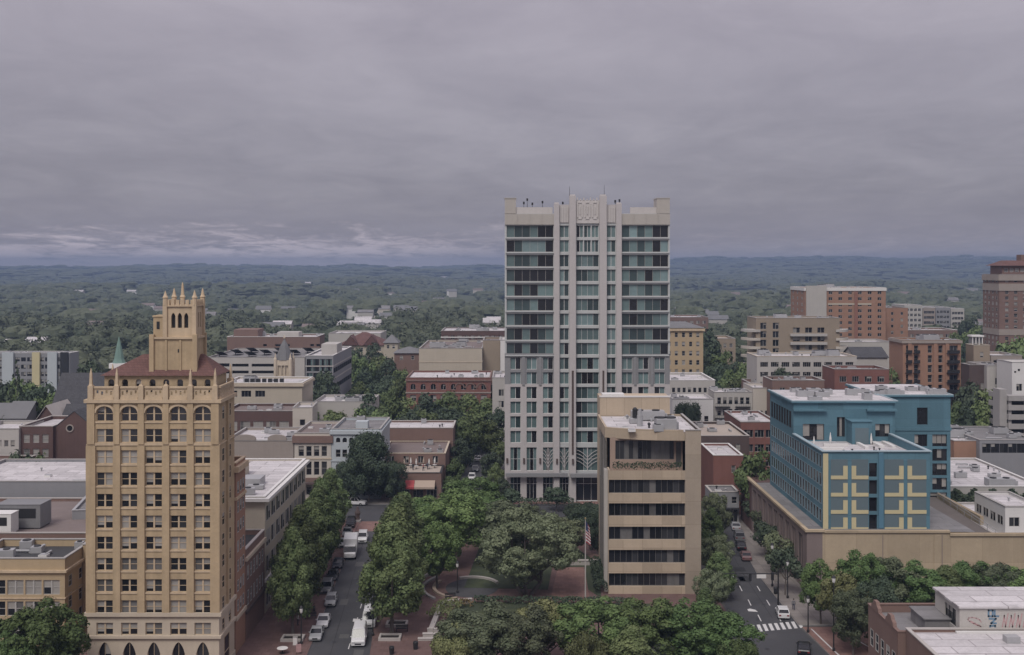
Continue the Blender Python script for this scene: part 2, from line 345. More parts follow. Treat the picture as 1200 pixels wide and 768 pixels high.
class Wins:
    """places windows as parts of a thing, at most `cap` of them one by one and the rest in one mesh"""
    def __init__(s, root, cap=98, frame=None, panes=None, var='office', sub=False):
        s.root = root; s.cap = cap; s.n = 0; s.fr = frame or M_frame; s.pn = panes or GL; s.var = var; s.extra = None; s.sub = sub
    def put(s, o, u, ops, d, style='single', var=None, name='window', fr=None):
        n = (-u[1], u[0]); ang = math.atan2(u[1], u[0]); var = var or s.var; fr = fr or s.fr
        for q in ops:
            w, h = round(q[1] - q[0], 2), round(q[3] - q[2], 2); uc = (q[0] + q[1]) / 2; k = d - 0.10
            loc = (o[0] + u[0] * uc + n[0] * k, o[1] + u[1] * uc + n[1] * k, q[2])
            vi = R.randrange(16)
            if s.n >= s.cap:
                if s.extra is None: s.extra = MB()
                s.extra.T = Matrix.Translation(loc) @ Matrix.Rotation(ang, 4, 'Z')
                f2, p2 = MB(), MB(); f2.T = p2.T = s.extra.T; winparts(f2, p2, w, h, style, VAR[var], random.Random(vi), name)
                for src, off in ((f2, 0), (p2, 1)):
                    b = len(s.extra.v); s.extra.v += src.v; s.extra.f += [[i + b for i in f] for f in src.f]; s.extra.m += [m + off for m in src.m]
                continue
            s.n += 1
            key = (w, h, style, var, vi, fr.name, s.pn[0].name, s.sub)
            if key not in WCACHE:
                rr = random.Random(vi * 31 + int(w * 10)); f2, p2 = MB(), MB(); winparts(f2, p2, w, h, style, VAR[var], rr, name)
                if s.sub: WCACHE[key] = (f2.mesh('window', [fr]), p2.mesh('pane', s.pn))
                else:
                    b = len(f2.v); f2.v += p2.v; f2.f += [[i + b for i in f] for f in p2.f]; f2.m += [m + 1 for m in p2.m]
                    WCACHE[key] = (f2.mesh('window', [fr] + s.pn), None)
            a, b = WCACHE[key]
            wo = obj(name, a, s.root, loc, ang)
            if b is not None: obj('pane', b, wo)
    def done(s):
        if s.extra: struct(s.extra.build('window', [s.fr] + s.pn, s.root), 'stuff')
def gridops(W, rows, n, ww, m0=0.0, m1=None):
    m1 = m0 if m1 is None else m1
    st = (W - m0 - m1) / n
    return [(m0 + st * (i + .5) - ww / 2, m0 + st * (i + .5) + ww / 2, a, b) for a, b in rows for i in range(n)]
def floors(n, z0, fh, sill, wh): return [(z0 + i * fh + sill, z0 + i * fh + sill + wh) for i in range(n)]

FOOT = []     # footprints, so that woods keep clear
def roof_clutter(root, w, dp, z, n, seed, big=0):
    rr = random.Random(seed); n = int(n * 1.7)
    if n > 4 and w > 6 and dp > 6:
        for i in range(1 + n // 6):
            mb = MB(); x, y = rr.uniform(-w / 2 + 2, w / 2 - 2), rr.uniform(1.5, dp - 2); ln = rr.uniform(2, min(w, 9) * .5); along = rr.random() < .6
            x1, y1 = (min(x + ln, w / 2 - 1), y) if along else (x, min(y + ln, dp - 1))
            mb.tube((x, y, z + .35), (x1, y1, z + .35), .18, n=8); mb.tube((x, y, z), (x, y, z + .36), .16, n=8); mb.tube((x1, y1, z), (x1, y1, z + .36), .16, n=8); mb.build('roof_duct', M_metal, root)
    for i in range(n):
        x, y = rr.uniform(-w / 2 + 1.2, w / 2 - 1.2), rr.uniform(1.2, dp - 1.2); k = rr.random()
        mb = MB()
        if k < 0.45:
            a, b, c = rr.uniform(.6, 1.3), rr.uniform(.5, 1.0), rr.uniform(.7, 1.3)
            mb.box(-a, a, -b, b, 0.12, c); mb.box(-a * .9, a * .9, -b * .9, b * .9, 0, 0.12); mb.lathe(0, 0, [(b * .7, c), (b * .7, c + .12)], 10, 1)
            mb.build('air_conditioner', [M_metal, M_metald], root, (x, y, z), rr.uniform(0, .2))
        elif k < 0.8:
            mb.lathe(0, 0, [(.14, 0), (.14, .5), (.26, .52), (.26, .68), (.05, .8)], 10); mb.build('roof_vent', M_metald if k < .6 else M_metal, root, (x, y, z))
        else:
            a = rr.uniform(.5, .9); mb.box(-a, a, -a, a, 0, .35); mb.box(-a * .85, a * .85, -a * .85, a * .85, .35, .42, 1)
            mb.build('roof_hatch', [M_white, M_metal], root, (x, y, z))
    for i in range(big):
        a, b, c = rr.uniform(1.5, 3), rr.uniform(1.2, 2), rr.uniform(1.4, 2.2); mb = MB()
        x, y = rr.uniform(-w / 2 + 3.2, w / 2 - 3.2), rr.uniform(2.2, max(2.3, dp - 2.2))
        mb.box(-a, a, -b, b, 0.15, c); mb.box(-a * .95, -a * .8, -b * .95, b * .95, 0, .15); mb.box(a * .8, a * .95, -b * .95, b * .95, 0, .15)
        for q in (-.5, .5): mb.lathe(q * a, 0, [(b * .55, c), (b * .55, c + .18)], 12, 1)
        mb.box(a, a + .5, -b * .5, b * .5, .3, c * .7)
        mb.build('cooling_unit', [M_metal, M_metald], root, (x, y, z))
def building(name, label, x0, x1, Y, h, depth, wall, roof=M_roofg, cat='building', par=0.7, front=None, left=None, right=None, d=0.22, frame=None, panes=None,
             var='office', coping=None, bands=(), clutter=4, big=0, group=None, yaw=0.0, cap=98, seed=None, sub=False, z0=0.0, pw=0.3):
    """flat-roofed block; x0, x1 in metres; front/left/right = list of (openings, style) """
    w = x1 - x0; root = thing(name, label, cat, ((x0 + x1) / 2, Y, z0), yaw, group)
    FOOT.append((x0, x1, Y, Y + depth))
    mb = MB(); a = w / 2
    sides = [((-a, 0), (1, 0), w, front), ((a, 0), (0, 1), depth, right), ((a, depth), (-1, 0), w, None), ((-a, depth), (0, -1), depth, left)]
    W = Wins(root, cap, frame, panes, var, sub)
    for o, u, ln, spec in sides:
        ops = [q for s in (spec or []) for q in s[0]]
        dd = d
        if u[0] == 0: d = min(dd, .09)      # side walls: shallow reveals
        cells(mb, o, u, ln, 0, h, ops, d)
        for s in (spec or []):
            if len(s) > 3 and s[3]:
                for q in s[0]: archfill(mb, o, u, q, s[3], d)
            W.put(o, u, s[0], d, s[1], s[2] if len(s) > 2 else None)
        d = dd
    W.done()
    # inner faces of the parapet, roof sheet
    zr = h - par
    for p, q in (((-a + pw, pw), (a - pw, pw)), ((a - pw, pw), (a - pw, depth - pw)), ((a - pw, depth - pw), (-a + pw, depth - pw)), ((-a + pw, depth - pw), (-a + pw, pw))):
        mb.face([(*q, zr), (*p, zr), (*p, h), (*q, h)])
    mb.build('wall', wall, root)
    rb = MB(); rb.face([(-a + pw, pw, zr), (a - pw, pw, zr), (a - pw, depth - pw, zr), (-a + pw, depth - pw, zr)]); rb.build('roof', roof, root)
    cb = MB(); c = 0.08
    for q in ((-a - c, a + c, -c, pw + c), (-a - c, a + c, depth - pw - c, depth + c), (-a - c, -a + pw + c, pw + c, depth - pw - c), (a - pw - c, a + c, pw + c, depth - pw - c)):
        cb.box(*q, h, h + 0.14)
    cb.build('coping', coping or M_concrete, root)
    for (b0, b1, pr, m) in bands:
        bb = MB(); bb.box(-a - pr, a + pr, -pr, -0.003, b0, b1); bb.box(a + 0.003, a + pr, -0.003, depth, b0, b1); bb.box(-a - pr, -a - 0.003, -0.003, depth, b0, b1); bb.build('cornice', m, root)
    roof_clutter(root, w, depth, zr, clutter, seed if seed is not None else int(abs(x0 * 7 + Y)), big)
    return root
# ------------------------------------------------------------------ terrain: one sheet to the far ridges
def vnoise(x, y, seed):
    """smooth value noise on arrays"""
    xi, yi = np.floor(x).astype(np.int64), np.floor(y).astype(np.int64); fx, fy = x - xi, y - yi
    fx = fx * fx * (3 - 2 * fx); fy = fy * fy * (3 - 2 * fy)
    def hsh(a, b):
        v = np.sin(a * 127.1 + b * 311.7 + seed * 74.7) * 43758.5453; return v - np.floor(v)
    return (hsh(xi, yi) * (1 - fx) + hsh(xi + 1, yi) * fx) * (1 - fy) + (hsh(xi, yi + 1) * (1 - fx) + hsh(xi + 1, yi + 1) * fx) * fy
def terr(x, y):
    x = np.asarray(x, float); y = np.asarray(y, float)
    near = np.clip((y - 620) / 900, 0, 1); near = near * near * (3 - 2 * near)
    z = near * ((vnoise(x / 420, y / 420, 1) - 0.55) * 26 + (vnoise(x / 150, y / 150, 2) - 0.5) * 10 - 8)
    az = x / np.maximum(y, 1.0)
    def ridge(y0, wd, hgt): return np.exp(-((y - y0) / wd) ** 2) * hgt
    east = 1 / (1 + np.exp(-(az - 0.10) / 0.03))
    h1 = 8 + 14 * vnoise(az * 16 + 3, az * 0 + 1, 4) + 9 * vnoise(az * 50, az * 0 + 2, 5) + 5 * vnoise(az * 150, y / 200, 15)
    h2 = 18 + 16 * vnoise(az * 11 + 9, az * 0 + 5, 6) + 9 * vnoise(az * 36, az * 0 + 6, 7) + 4 * vnoise(az * 120, y / 250, 16) + 12 * east
    bump = 15 * np.exp(-((az + 0.315) / 0.035) ** 2) + 8 * np.exp(-((az + 0.42) / 0.05) ** 2)
    h3 = 22 + 12 * vnoise(az * 9 + 21, az * 0 + 8, 8) + 9 * vnoise(az * 30, az * 0 + 9, 9) + bump + east * (56 + 16 * vnoise(az * 14, az * 0 + 3, 10) + 8 * vnoise(az * 45, az * 0 + 3, 11)) + 4 * vnoise(az * 140, y / 300, 17)
    z = z + ridge(4700, 600, h1) + ridge(5900, 700, h2) + ridge(7300, 900, h3)
    return z
ys = np.concatenate([np.linspace(-60, 600, 23), 600 * (8600 / 600) ** (np.linspace(0, 1, 180)[1:])])
tt = np.linspace(-1, 1, 420)
gv = []
for y in ys:
    half = 700 + max(y, 0) * 0.62
    gv.append(np.stack([tt * half, np.full_like(tt, y)], 1))
gv = np.array(gv); X, Yv = gv[..., 0], gv[..., 1]; Z = terr(X, Yv)
nr, nc = X.shape
verts = np.stack([X, Yv, Z], -1).reshape(-1, 3)
ii = np.arange(nr * nc).reshape(nr, nc)
quads = np.stack([ii[:-1, :-1], ii[:-1, 1:], ii[1:, 1:], ii[1:, :-1]], -1).reshape(-1, 4)
def np_mesh(name, verts, faces, mats, smooth=False):
    me = bpy.data.meshes.new(name); k = faces.shape[1]
    me.vertices.add(len(verts)); me.vertices.foreach_set('co', np.ascontiguousarray(verts, np.float32).ravel())
    me.loops.add(faces.size); me.loops.foreach_set('vertex_index', np.ascontiguousarray(faces, np.int32).ravel())
    me.polygons.add(len(faces)); me.polygons.foreach_set('loop_start', np.arange(0, faces.size, k, dtype=np.int32)); 
    if smooth: me.polygons.foreach_set('use_smooth', np.ones(len(faces), bool))
    for m in (mats if isinstance(mats, (list, tuple)) else [mats]): me.materials.append(m)
    me.update(calc_edges=True); return me
def ground_mat():
    m = mat('town_ground', (0.10, 0.095, 0.09), 0.95, 0.3, 0.06, 0.8, 0.2); t = m.node_tree; n = t.nodes; l = t.links; b = n['Principled BSDF']
    src = b.inputs['Base Color'].links[0].from_socket
    g = n.new('ShaderNodeNewGeometry'); sp = n.new('ShaderNodeSeparateXYZ'); l.new(g.outputs['Position'], sp.inputs[0])
    mr = n.new('ShaderNodeMapRange'); mr.inputs[1].default_value = 300; mr.inputs[2].default_value = 520; l.new(sp.outputs[1], mr.inputs[0])
    q = n.new('ShaderNodeTexNoise'); q.inputs['Scale'].default_value = 0.012; q.inputs['Detail'].default_value = 9; q.inputs['Roughness'].default_value = 0.7; l.new(g.outputs['Position'], q.inputs['Vector'])
    cr = n.new('ShaderNodeValToRGB'); l.new(q.outputs['Fac'], cr.inputs[0]); e = cr.color_ramp.elements
    e[0].position = .35; e[0].color = (0.055, 0.072, 0.038, 1); e[1].position = .68; e[1].color = (0.115, 0.125, 0.068, 1)
    mx = n.new('ShaderNodeMix'); mx.data_type = 'RGBA'; l.new(mr.outputs[0], mx.inputs[0]); l.new(src, mx.inputs[6]); l.new(cr.outputs[0], mx.inputs[7]); l.new(mx.outputs[2], b.inputs['Base Color'])
    return m
struct(obj('ground', np_mesh('ground', verts, quads, ground_mat(), True)))

# ------------------------------------------------------------------ haze: one box of thin air over the whole country
hm = bpy.data.materials.new('haze'); hm.use_nodes = True; hn = hm.node_tree.nodes; hl = hm.node_tree.links
hn.remove(hn['Principled BSDF'])
pv = hn.new('ShaderNodeVolumePrincipled'); pv.inputs['Color'].default_value = (0.33, 0.44, 0.66, 1); pv.inputs['Density'].default_value = 2.1e-4; pv.inputs['Anisotropy'].default_value = 0.0
hl.new(pv.outputs[0], hn['Material Output'].inputs['Volume'])
hb = MB(); hb.box(-6300, 6300, -75, 8700, float(Z.min()) - 1.5, float(max(Z.max(), 74)) + 3)
struct(hb.build('haze', hm), 'stuff')

# ------------------------------------------------------------------ streets
def strip(name, pts, m, z, kind='structure'):
    mb = MB(); mb.face([(x, y, z) for x, y in pts], 0); return struct(mb.build(name, m), kind)
def slab(name, pts, m, z, mside=None):
    mb = MB(); mb.prism(pts, 0.004, z, 1 if mside else 0, 0, bottom=False); return struct(mb.build(name, [m, mside or m]))
def Lc(Y): return -28.4 - (Y - 157) * 0.045     # west kerb of the avenue
def Rc(Y): return -19.7 - (Y - 157) * 0.075     # east kerb
strip('road', [(Lc(120), 120), (Rc(120), 120), (Rc(241), 241), (Lc(241), 241)], M_asphalt, 0.010)                 # avenue by the twin tree rows
strip('road', [(-130, 241), (26, 241), (26, 257), (-130, 257)], M_asphalt, 0.014)                                  # cross street
strip('road', [(-14.5, 257), (-3.5, 257), (-5.5, 430), (-16, 430)], M_asphalt, 0.010)                              # street running on beside the hotel
def RL(Y): return 33.4 + max(0, Y - 175) * 0.05
def RR(Y): return 43.0 + max(0, Y - 200) * 0.07
strip('road', [(RL(170), 169), (RR(170), 169), (RR(200), 200), (RR(400), 400), (RL(400), 400), (RL(200), 200)], M_asphalt, 0.010)
strip('road', [(18, 120), (40.5, 120), (44.6, 150), (43.0, 169), (18, 169)], M_asphalt, 0.014)
# raised pavements with kerbs
slab('pavement', [(-75, 120), (Lc(120), 120), (Lc(241), 241), (-75, 241)], M_pave, 0.13, M_concrete)
slab('plaza_paving', [(Rc(120), 120), (18, 120), (18, 166), (RL(170), 171), (RL(170), 200), (RL(241), 241), (Rc(241), 241)], M_pave, 0.13, M_concrete)
slab('pavement', [(RR(170), 170.5), (49.0, 170.5), (52, 186), (52, 270), (RR(270), 270), (RR(200), 200)], M_side, 0.13, M_concrete)
slab('pavement', [(44.9, 145), (56, 145), (56, 169.5), (43.3, 169.5)], M_paver, 0.12, M_concrete)
slab('pavement', [(26, 257), (33.0, 257), (44, 400), (26, 400)], M_side, 0.13, M_concrete)
slab('pavement', [(-120, 257), (-14.6, 257), (-16.2, 430), (-120, 430)], M_side, 0.12, M_concrete)
slab('pavement', [(-3.4, 257), (26, 257), (26, 262), (-3.4, 262)], M_paver, 0.12, M_concrete)
# painted markings
def mark(name, quads, z=0.02):
    mb = MB()
    for q in quads: mb.face([(x, y, z) for x, y in q])
    return struct(mb.build(name, M_mark))
qs = []
for i in range(11):
    x = 33.8 + i * 0.92; y = 166.9 + i * 0.24
    qs.append([(x, y), (x + .52, y + .12), (x + .52 + .25, y + 3.3), (x + .25, y + 3.2)])
mark('crosswalk_marking', qs)
qs = []
for i in range(9):
    Y = 172.5 + i * 8; xm = (RL(Y) + RR(Y)) / 2 - 0.4; qs.append([(xm, Y), (xm + .16, Y), (xm + .36, Y + 3.2), (xm + .2, Y + 3.2)])
    if i < 4: qs.append([(xm + 3.0, Y), (xm + 3.16, Y), (xm + 3.3, Y + 3), (xm + 3.14, Y + 3)])
mark('lane_marking', qs)
mark('lane_marking', [[(Lc(Y) + .3 + 5.1, Y), (Lc(Y) + .44 + 5.1, Y), (Lc(Y) + .34 + 5.1, Y + 2.4), (Lc(Y) + .2 + 5.1, Y + 2.4)] for Y in (160, 166, 172, 179)] )
a0, a1 = G(968, 738), G(990, 768)
mark('edge_marking', [[(44.35, 168.6), (44.55, 168.6), (45.9, 150), (45.6, 150)], [(48.9, 166), (49.1, 166), (51.0, 159), (50.8, 159)]], 0.126)
M_patch = mat('fresh_asphalt_patch', (.035, .035, .037), .9, .2, .5, 4); M_patchl = mat('old_asphalt_patch', (.10, .098, .096), .95, .2, .5, 4)
rp = random.Random(8)
for i in range(16):
    Y = rp.uniform(152, 236); we = i % 2
    x0, x1 = (Lc(Y) + .4, Rc(Y) - .4) if we else (RL(Y) + .4, RR(Y) - .4)
    x = rp.uniform(x0, x1 - 1.6); w_, l_ = rp.uniform(.6, 2.2), rp.uniform(1.5, 6); sk = -.05 * l_ if we else .04 * l_
    mb = MB(); mb.face([(x, Y, .0165), (min(x + w_, x1), Y, .0165), (min(x + w_, x1) + sk, Y + l_, .0165), (x + sk, Y + l_, .0165)]); struct(mb.build('road_patch', M_patch if rp.random() < .6 else M_patchl))
for i, (x, y) in enumerate(((-25.5, 163), (-23.4, 178), (-27, 196), (37.6, 173.5), (40.2, 181), (38.6, 193), (36.0, 160), (40, 155))):
    mb = MB(); mb.face([(x + .38 * math.cos(k * .393), y + .38 * math.sin(k * .393), .0185) for k in range(16)]); struct(mb.build('manhole_cover', M_metald))
for we in (0, 1):
    mb = MB()
    for Y in range(150, 238, 4):
        if not we and Y < 172: continue
        f_ = (lambda q: (Lc(q) + Rc(q)) / 2 - 1.2) if we else (lambda q: (RL(q) + RR(q)) / 2 + 1.7)
        mb.face([(f_(Y), Y, .0155), (f_(Y) + .09, Y, .0155), (f_(Y + 4) + .09, Y + 4, .0155), (f_(Y + 4), Y + 4, .0155)])
    struct(mb.build('road_seam', M_patch))
def disc(cx, cy, r, z, n=20):
    return [(cx + r * math.cos(2 * math.pi * k / n), cy + r * math.sin(2 * math.pi * k / n), z) for k in range(n)]
# pale sand-coloured patches of old marking in the lanes
mark('turn_arrow_marking', [[(37.0, 177.5), (38.4, 177.2), (38.2, 178.3), (37.5, 178.9), (37.0, 178.5)], [(-24.2, 172.3), (-23.0, 172.1), (-23.2, 173.6), (-24.3, 173.8)]], 0.018)
# brick mural ground at the far end of the avenue
slab('brick_crossing', [(-37.5, 222), (Lc(226) - .05, 222), (Lc(240) - .1, 240), (-37.5, 240)], M_paver, 0.15)
strip('brick_crossing', [(Lc(232), 231), (Rc(232), 231), (Rc(240), 240), (Lc(240), 240)], M_paver, 0.018)
# ------------------------------------------------------------------ the square
def arc(cx, cy, rx, ry, a0, a1, n=24): return [(cx + rx * math.cos(math.radians(a0 + (a1 - a0) * k / n)), cy + ry * math.sin(math.radians(a0 + (a1 - a0) * k / n))) for k in range(n + 1)]
slab('lawn', [(-10.5, 170), (22, 172), (22, 181), (-8.5, 182)], M_lawn, 0.17)
slab('lawn', [(-8, 190), (6, 189), (8, 212), (-6, 222)], M_lawn, 0.16)
slab('lawn', [(14.5, 184), (15.6, 206), (10, 224), (6.5, 206)], M_lawn, 0.16)
slab('brick_court', [(6.2, 183.5), (12.6, 183.5), (12.9, 203), (8.2, 203)], M_paver, 0.165)
fx, fy = G(553, 690)
mb = MB(); mb.face([(x, y, .15) for x, y in arc(fx, fy, 4.4, 5.6, 0, 360, 40)]); struct(mb.build('fountain_basin_floor', M_asphalt))
def ringwall(name, label, cx, cy, rx, ry, a0, a1, z0, z1, th, m, cat):
    o = arc(cx, cy, rx, ry, a0, a1, 26); i = arc(cx, cy, rx - th, ry - th, a0, a1, 26)[::-1]
    mb = MB(); mb.prism(o + i, z0, z1); return tag(mb.build(name, m), label, cat)
ringwall('fountain_rim', 'pale curved stone rim along the far edge of the dark splash fountain', fx, fy, 4.9, 6.2, 25, 120, .13, .5, .5, M_wallwhite, 'fountain rim')
ringwall('seat_wall', 'low buff curved stone seat wall beside the dark splash fountain', fx, fy, 6.6, 7.4, 150, 250, .13, .5, .55, M_beigecanvas, 'wall')
ringwall('seat_wall', 'outer grey curved stone ledge behind the buff seat wall', fx, fy, 8.4, 9.6, 140, 225, .13, .45, .5, M_concrete, 'wall')
ringwall('seat_wall', 'topmost grey curved ledge nearest the green canopy trees', fx, fy, 10.2, 12.0, 130, 200, .13, .6, .5, M_concrete, 'wall')
p0, p1, p2, p3 = G(505, 744), G(518, 711), G(553, 708), G(556, 703)
def lowwall(name, label, a, b, th, h, m, cat='wall'):
    a, b = Vector((*a, 0)), Vector((*b, 0)); d = (b - a).normalized(); n = Vector((-d.y, d.x, 0)) * th / 2
    mb = MB(); mb.prism([(a - n)[:2], (b - n)[:2], (b + n)[:2], (a + n)[:2]], 0.13, h, 0)
    mb.prism([(a - n * 1.25)[:2], (b - n * 1.25)[:2], (b + n * 1.25)[:2], (a + n * 1.25)[:2]], h, h + .08, 1)
    return tag(mb.build(name, [m, M_wallwhite]), label, cat)
lowwall('planter_wall', 'long low pale granite wall running back from the white steps', p0, p1, .6, .85, M_wallwhite)
lowwall('planter_wall', 'short low pale granite wall closing the far side of the shrub bed', (p1[0] + .4, p1[1]), p2, .6, .85, M_concrete)
for k, lab in enumerate(('uppermost of three long white granite steps beside the shrub bed', 'middle of three long white granite steps beside the shrub bed', 'lowest of three long white granite steps beside the shrub bed')):
    x, y = G(501 - 5.5 * k, 743 + 4.2 * k); mb = MB(); mb.box(0, 3.0 - .2 * k, -.35, .35, .13, .75 - .18 * k); mb.box(-.05, 3.05 - .2 * k, -.40, .40, .75 - .18 * k, .80 - .18 * k)
    tag(mb.build('stone_step', M_wallwhite, None, (x, y, 0), .04), lab, 'step')
mb = MB(); mb.prism([(6.0, 204.2), (16.4, 204.2), (16.4, 204.9), (6.0, 204.9)], .13, .95); mb.prism([(5.9, 204.1), (16.5, 204.1), (16.5, 205), (5.9, 205)], .95, 1.05)
tag(mb.build('retaining_wall', M_wallwhite), 'low white wall at the top of the red brick court', 'wall')
# ================================================================== gothic tan office tower
def gothic_tower():
    s = 8.926; Y = F / s; w = 17.3; dp = 8.2; x0 = -55.75; a = w / 2; cx = x0 + a
    zz = lambda py: H - (py - HY) / s
    root = thing('gothic_office_tower', 'tall tan gothic office tower with a pinnacled stone turret on its red roof', 'office tower', (cx, Y, 0))
    FOOT.append((x0, x0 + w, Y, Y + dp))
    cols = [((q0 - 102) / s, (q1 - 102) / s) for q0, q1 in ((112.6, 132), (141.5, 160.7), (170, 189.6), (199, 218.4), (227.5, 246.8))]
    rows = [(b_ + .5, t_ - 1.0) for b_, t_ in ((518.4, 503.8), (543.4, 528.8), (569, 554.8), (594.3, 580), (619.2, 605.3), (644, 630), (668.5, 655), (693.7, 680), (718.6, 704.7))]
    O1 = [(c0, c1, zz(b), zz(t)) for b, t in rows for c0, c1 in cols]
    Oar = [(c0, c1, zz(494), zz(476.5)) for c0, c1 in cols]
    zb = 8.15
    mb = MB(); base = MB()
    Ob = [(c0, c1, zz(744.5), zz(730)) for c0, c1 in cols]
    Og = [((c0 + c1) / 2 - .85, (c0 + c1) / 2 + .85, 0.05, 4.6) for c0, c1 in cols]
    zt = 36.6
    W = Wins(root, 98, M_tanstone, GL, 'office', True)
    # fronts
    cells(mb, (-a, 0), (1, 0), w, zb, zt, O1 + Oar, .32)
    for q in Oar: archfill(mb, (-a, 0), (1, 0), q, .85, .32, 0)
    cells(base, (-a, 0), (1, 0), w, 0, zb, Ob + Og, .32)
    for q in Og: archfill(base, (-a, 0), (1, 0), q, 1.5, .32, 0, True)
    # the narrow east side: two windows a floor
    sc = [(1.5, 2.75), (5.0, 6.25)]
    S1 = [(c0, c1, zz(b), zz(t)) for b, t in rows + [(494, 478)] for c0, c1 in sc]
    Sb = [(c0, c1, zz(744.5), zz(730)) for c0, c1 in sc]; Sg = [(2.6, 5.4, .05, 4.4)]
    cells(mb, (a, 0), (0, 1), dp, zb, zt, S1, .09); cells(base, (a, 0), (0, 1), dp, 0, zb, Sb + Sg, .09)
    cells(mb, (-a, dp), (0, -1), dp, zb, zt, S1, .32); cells(base, (-a, dp), (0, -1), dp, 0, zb, [], .3)
    cells(mb, (a, dp), (-1, 0), w, 0, zt, [], .3)
    mb.build('wall', M_tan, root); base.build('base_wall', M_stonebase, root)
    W.put((-a, 0), (1, 0), O1[:15], .32, 'pairsash', 'blinds'); W.put((-a, 0), (1, 0), O1[15:], .32, 'pairsash', 'office')
    W.put((-a, 0), (1, 0), Oar, .32, 'pairsash', 'dark'); W.put((-a, 0), (1, 0), Ob, .32, 'pairsash', 'office'); W.put((-a, 0), (1, 0), Og, .32, 'door', 'dark', name='entrance_arch')
    W.put((a, 0), (0, 1), S1, .09, 'sash', 'dark'); W.put((a, 0), (0, 1), Sb + Sg, .09, 'sash', 'dark'); W.cap = W.n; W.put((-a, dp), (0, -1), S1, .32, 'sash', 'dark'); W.done()
    # string courses, sills
    for z0, z1, pr, m in ((8.05, 8.55, .34, M_stonebase), (5.15, 5.5, .30, M_stonebase), (0, .9, .16, M_stonebase), (30.45, 30.62, .12, M_tanstone), (36.05, 36.5, .36, M_tanstone)):
        b = MB(); b.box(-a - pr, a + pr, -pr, -.003, z0, z1); b.box(a + .003, a + pr, -.003, dp, z0, z1); b.box(-a - pr, -a - .003, -.003, dp, z0, z1); b.build('string_course', m, root)
    for b_, t_ in rows + [(494, 478)]:
        b = MB(); b.box(-a + .3, a - .3, -.10, -.003, zz(b_) - .22, zz(b_) - .02); b.build('sill_course', M_tanstone, root)
    # arched hood moulds over the top windows
    for q in Oar:
        b = MB(); c = (q[0] + q[1]) / 2 - a; zc = zz(476.5) - .85
        for k in range(10):
            t0, t1 = math.pi * k / 10, math.pi * (k + 1) / 10
            P = lambda t, r, y: (c + math.cos(t) * (1.08 + r), y, zc + math.sin(t) * (.85 + r))
            b.face([P(t1, .05, -.16), P(t1, .32, -.16), P(t0, .32, -.16), P(t0, .05, -.16)]); b.face([P(t0, .32, -.16), P(t1, .32, -.16), P(t1, .32, 0), P(t0, .32, 0)])
            b.face([P(t1, .05, -.16), P(t0, .05, -.16), P(t0, .05, 0), P(t1, .05, 0)])
        b.build('hood_mould', M_tanstone, root)
    # piers with pinnacles
    edges = [-.02] + [(cols[i][1] + cols[i + 1][0]) / 2 for i in range(4)] + [w + .02]
    for i, e in enumerate(edges):
        x = e - a; hw = .62 if i in (0, 5) else .48
        x = min(max(x, -a + hw - .12), a - hw + .12)
        b = MB(); b.box(x - hw, x + hw, -.26, -.002, 8.56, 30.4); b.box(x - hw * .8, x + hw * .8, -.24, -.002, 30.64, 36.0); b.build('pier', M_tan, root)
        tall = i in (0, 1, 4, 5); th_ = 40.6 if tall else 38.9
        p = MB(); p.box(x - .34, x + .34, -.36, .28, 36.5, 38.3); p.lathe(x, -.04, [(.36, 38.3), (.26, 38.5), (.20 if tall else .16, th_ - .8), (.04, th_)], 4, 0, math.pi / 4)
        p.build('pinnacle', M_tanstone, root)
        if i in (0, 5):
            p2 = MB(); p2.box(x - .42, x + .42, dp - .5, dp + .2, 36.5, 38.5); p2.lathe(x, dp - .15, [(.36, 38.5), (.26, 38.7), (.2, 39.6), (.05, 40.5)], 4, 0, math.pi / 4); p2.build('pinnacle', M_tanstone, root)
    pm_ = MB(); pm_.box(a - .15, a + .27, dp / 2 - .35, dp / 2 + .35, 8.56, 36.0); pm_.build('pier', M_tan, root)
    # open-work parapet: rail, plinth, pierced panels
    def balus(o, u, ln, nm):
        n = (-u[1], u[0]); b = MB()
        ang = math.atan2(u[1], u[0]); b.T = Matrix.Translation((o[0], o[1], 0)) @ Matrix.Rotation(ang, 4, 'Z')
        b.box(0, ln, -.12, .22, 36.5, 36.8); b.box(0, ln, -.14, .24, 37.95, 38.2)
        k = max(1, round(ln / .62))
        ops = []
        st = ln / k
        for i in range(k):
            ops.append((st * i + .17, st * (i + 1) - .17, 37.08 + .2 * (i % 2), 37.55 + .15 * (i % 2)))
        cells(b, (0, 0), (1, 0), ln, 36.8, 37.95, ops, .14)
        b.build('parapet', M_tanstone, root)
    for e0, e1 in zip(edges, edges[1:]): balus((e0 - a + .45, -.02), (1, 0), e1 - e0 - .9, 'f')
    balus((a - .05, .4), (0, 1), dp - .9, 'e')
    # set-back attic with arches, red hipped roof
    A = MB(); ax0, ax1, ay0, ay1 = -a + 1.7, a - 1.0, 1.5, dp - .5
    lw = ax1 - ax0
    Oa = [(lw * (i + .5) / 8 - .42, lw * (i + .5) / 8 + .42, 37.2, 39.0) for i in range(8)]
    cells(A, (ax0, ay0), (1, 0), lw, 36, 39.5, Oa, .25)
    for q in Oa: archfill(A, (ax0, ay0), (1, 0), q, .42, .25)
    cells(A, (ax1, ay0), (0, 1), ay1 - ay0, 36, 39.5, [], .25); cells(A, (ax0, ay1), (0, -1), ay1 - ay0, 36, 39.5, [], .25); cells(A, (ax1, ay1), (-1, 0), lw, 36, 39.5, [], .25)
    A.build('attic_wall', M_tan, root)
    W2 = Wins(root, 98, M_tanstone, GL, 'dark'); W2.put((ax0, ay0), (1, 0), Oa, .25, 'single')
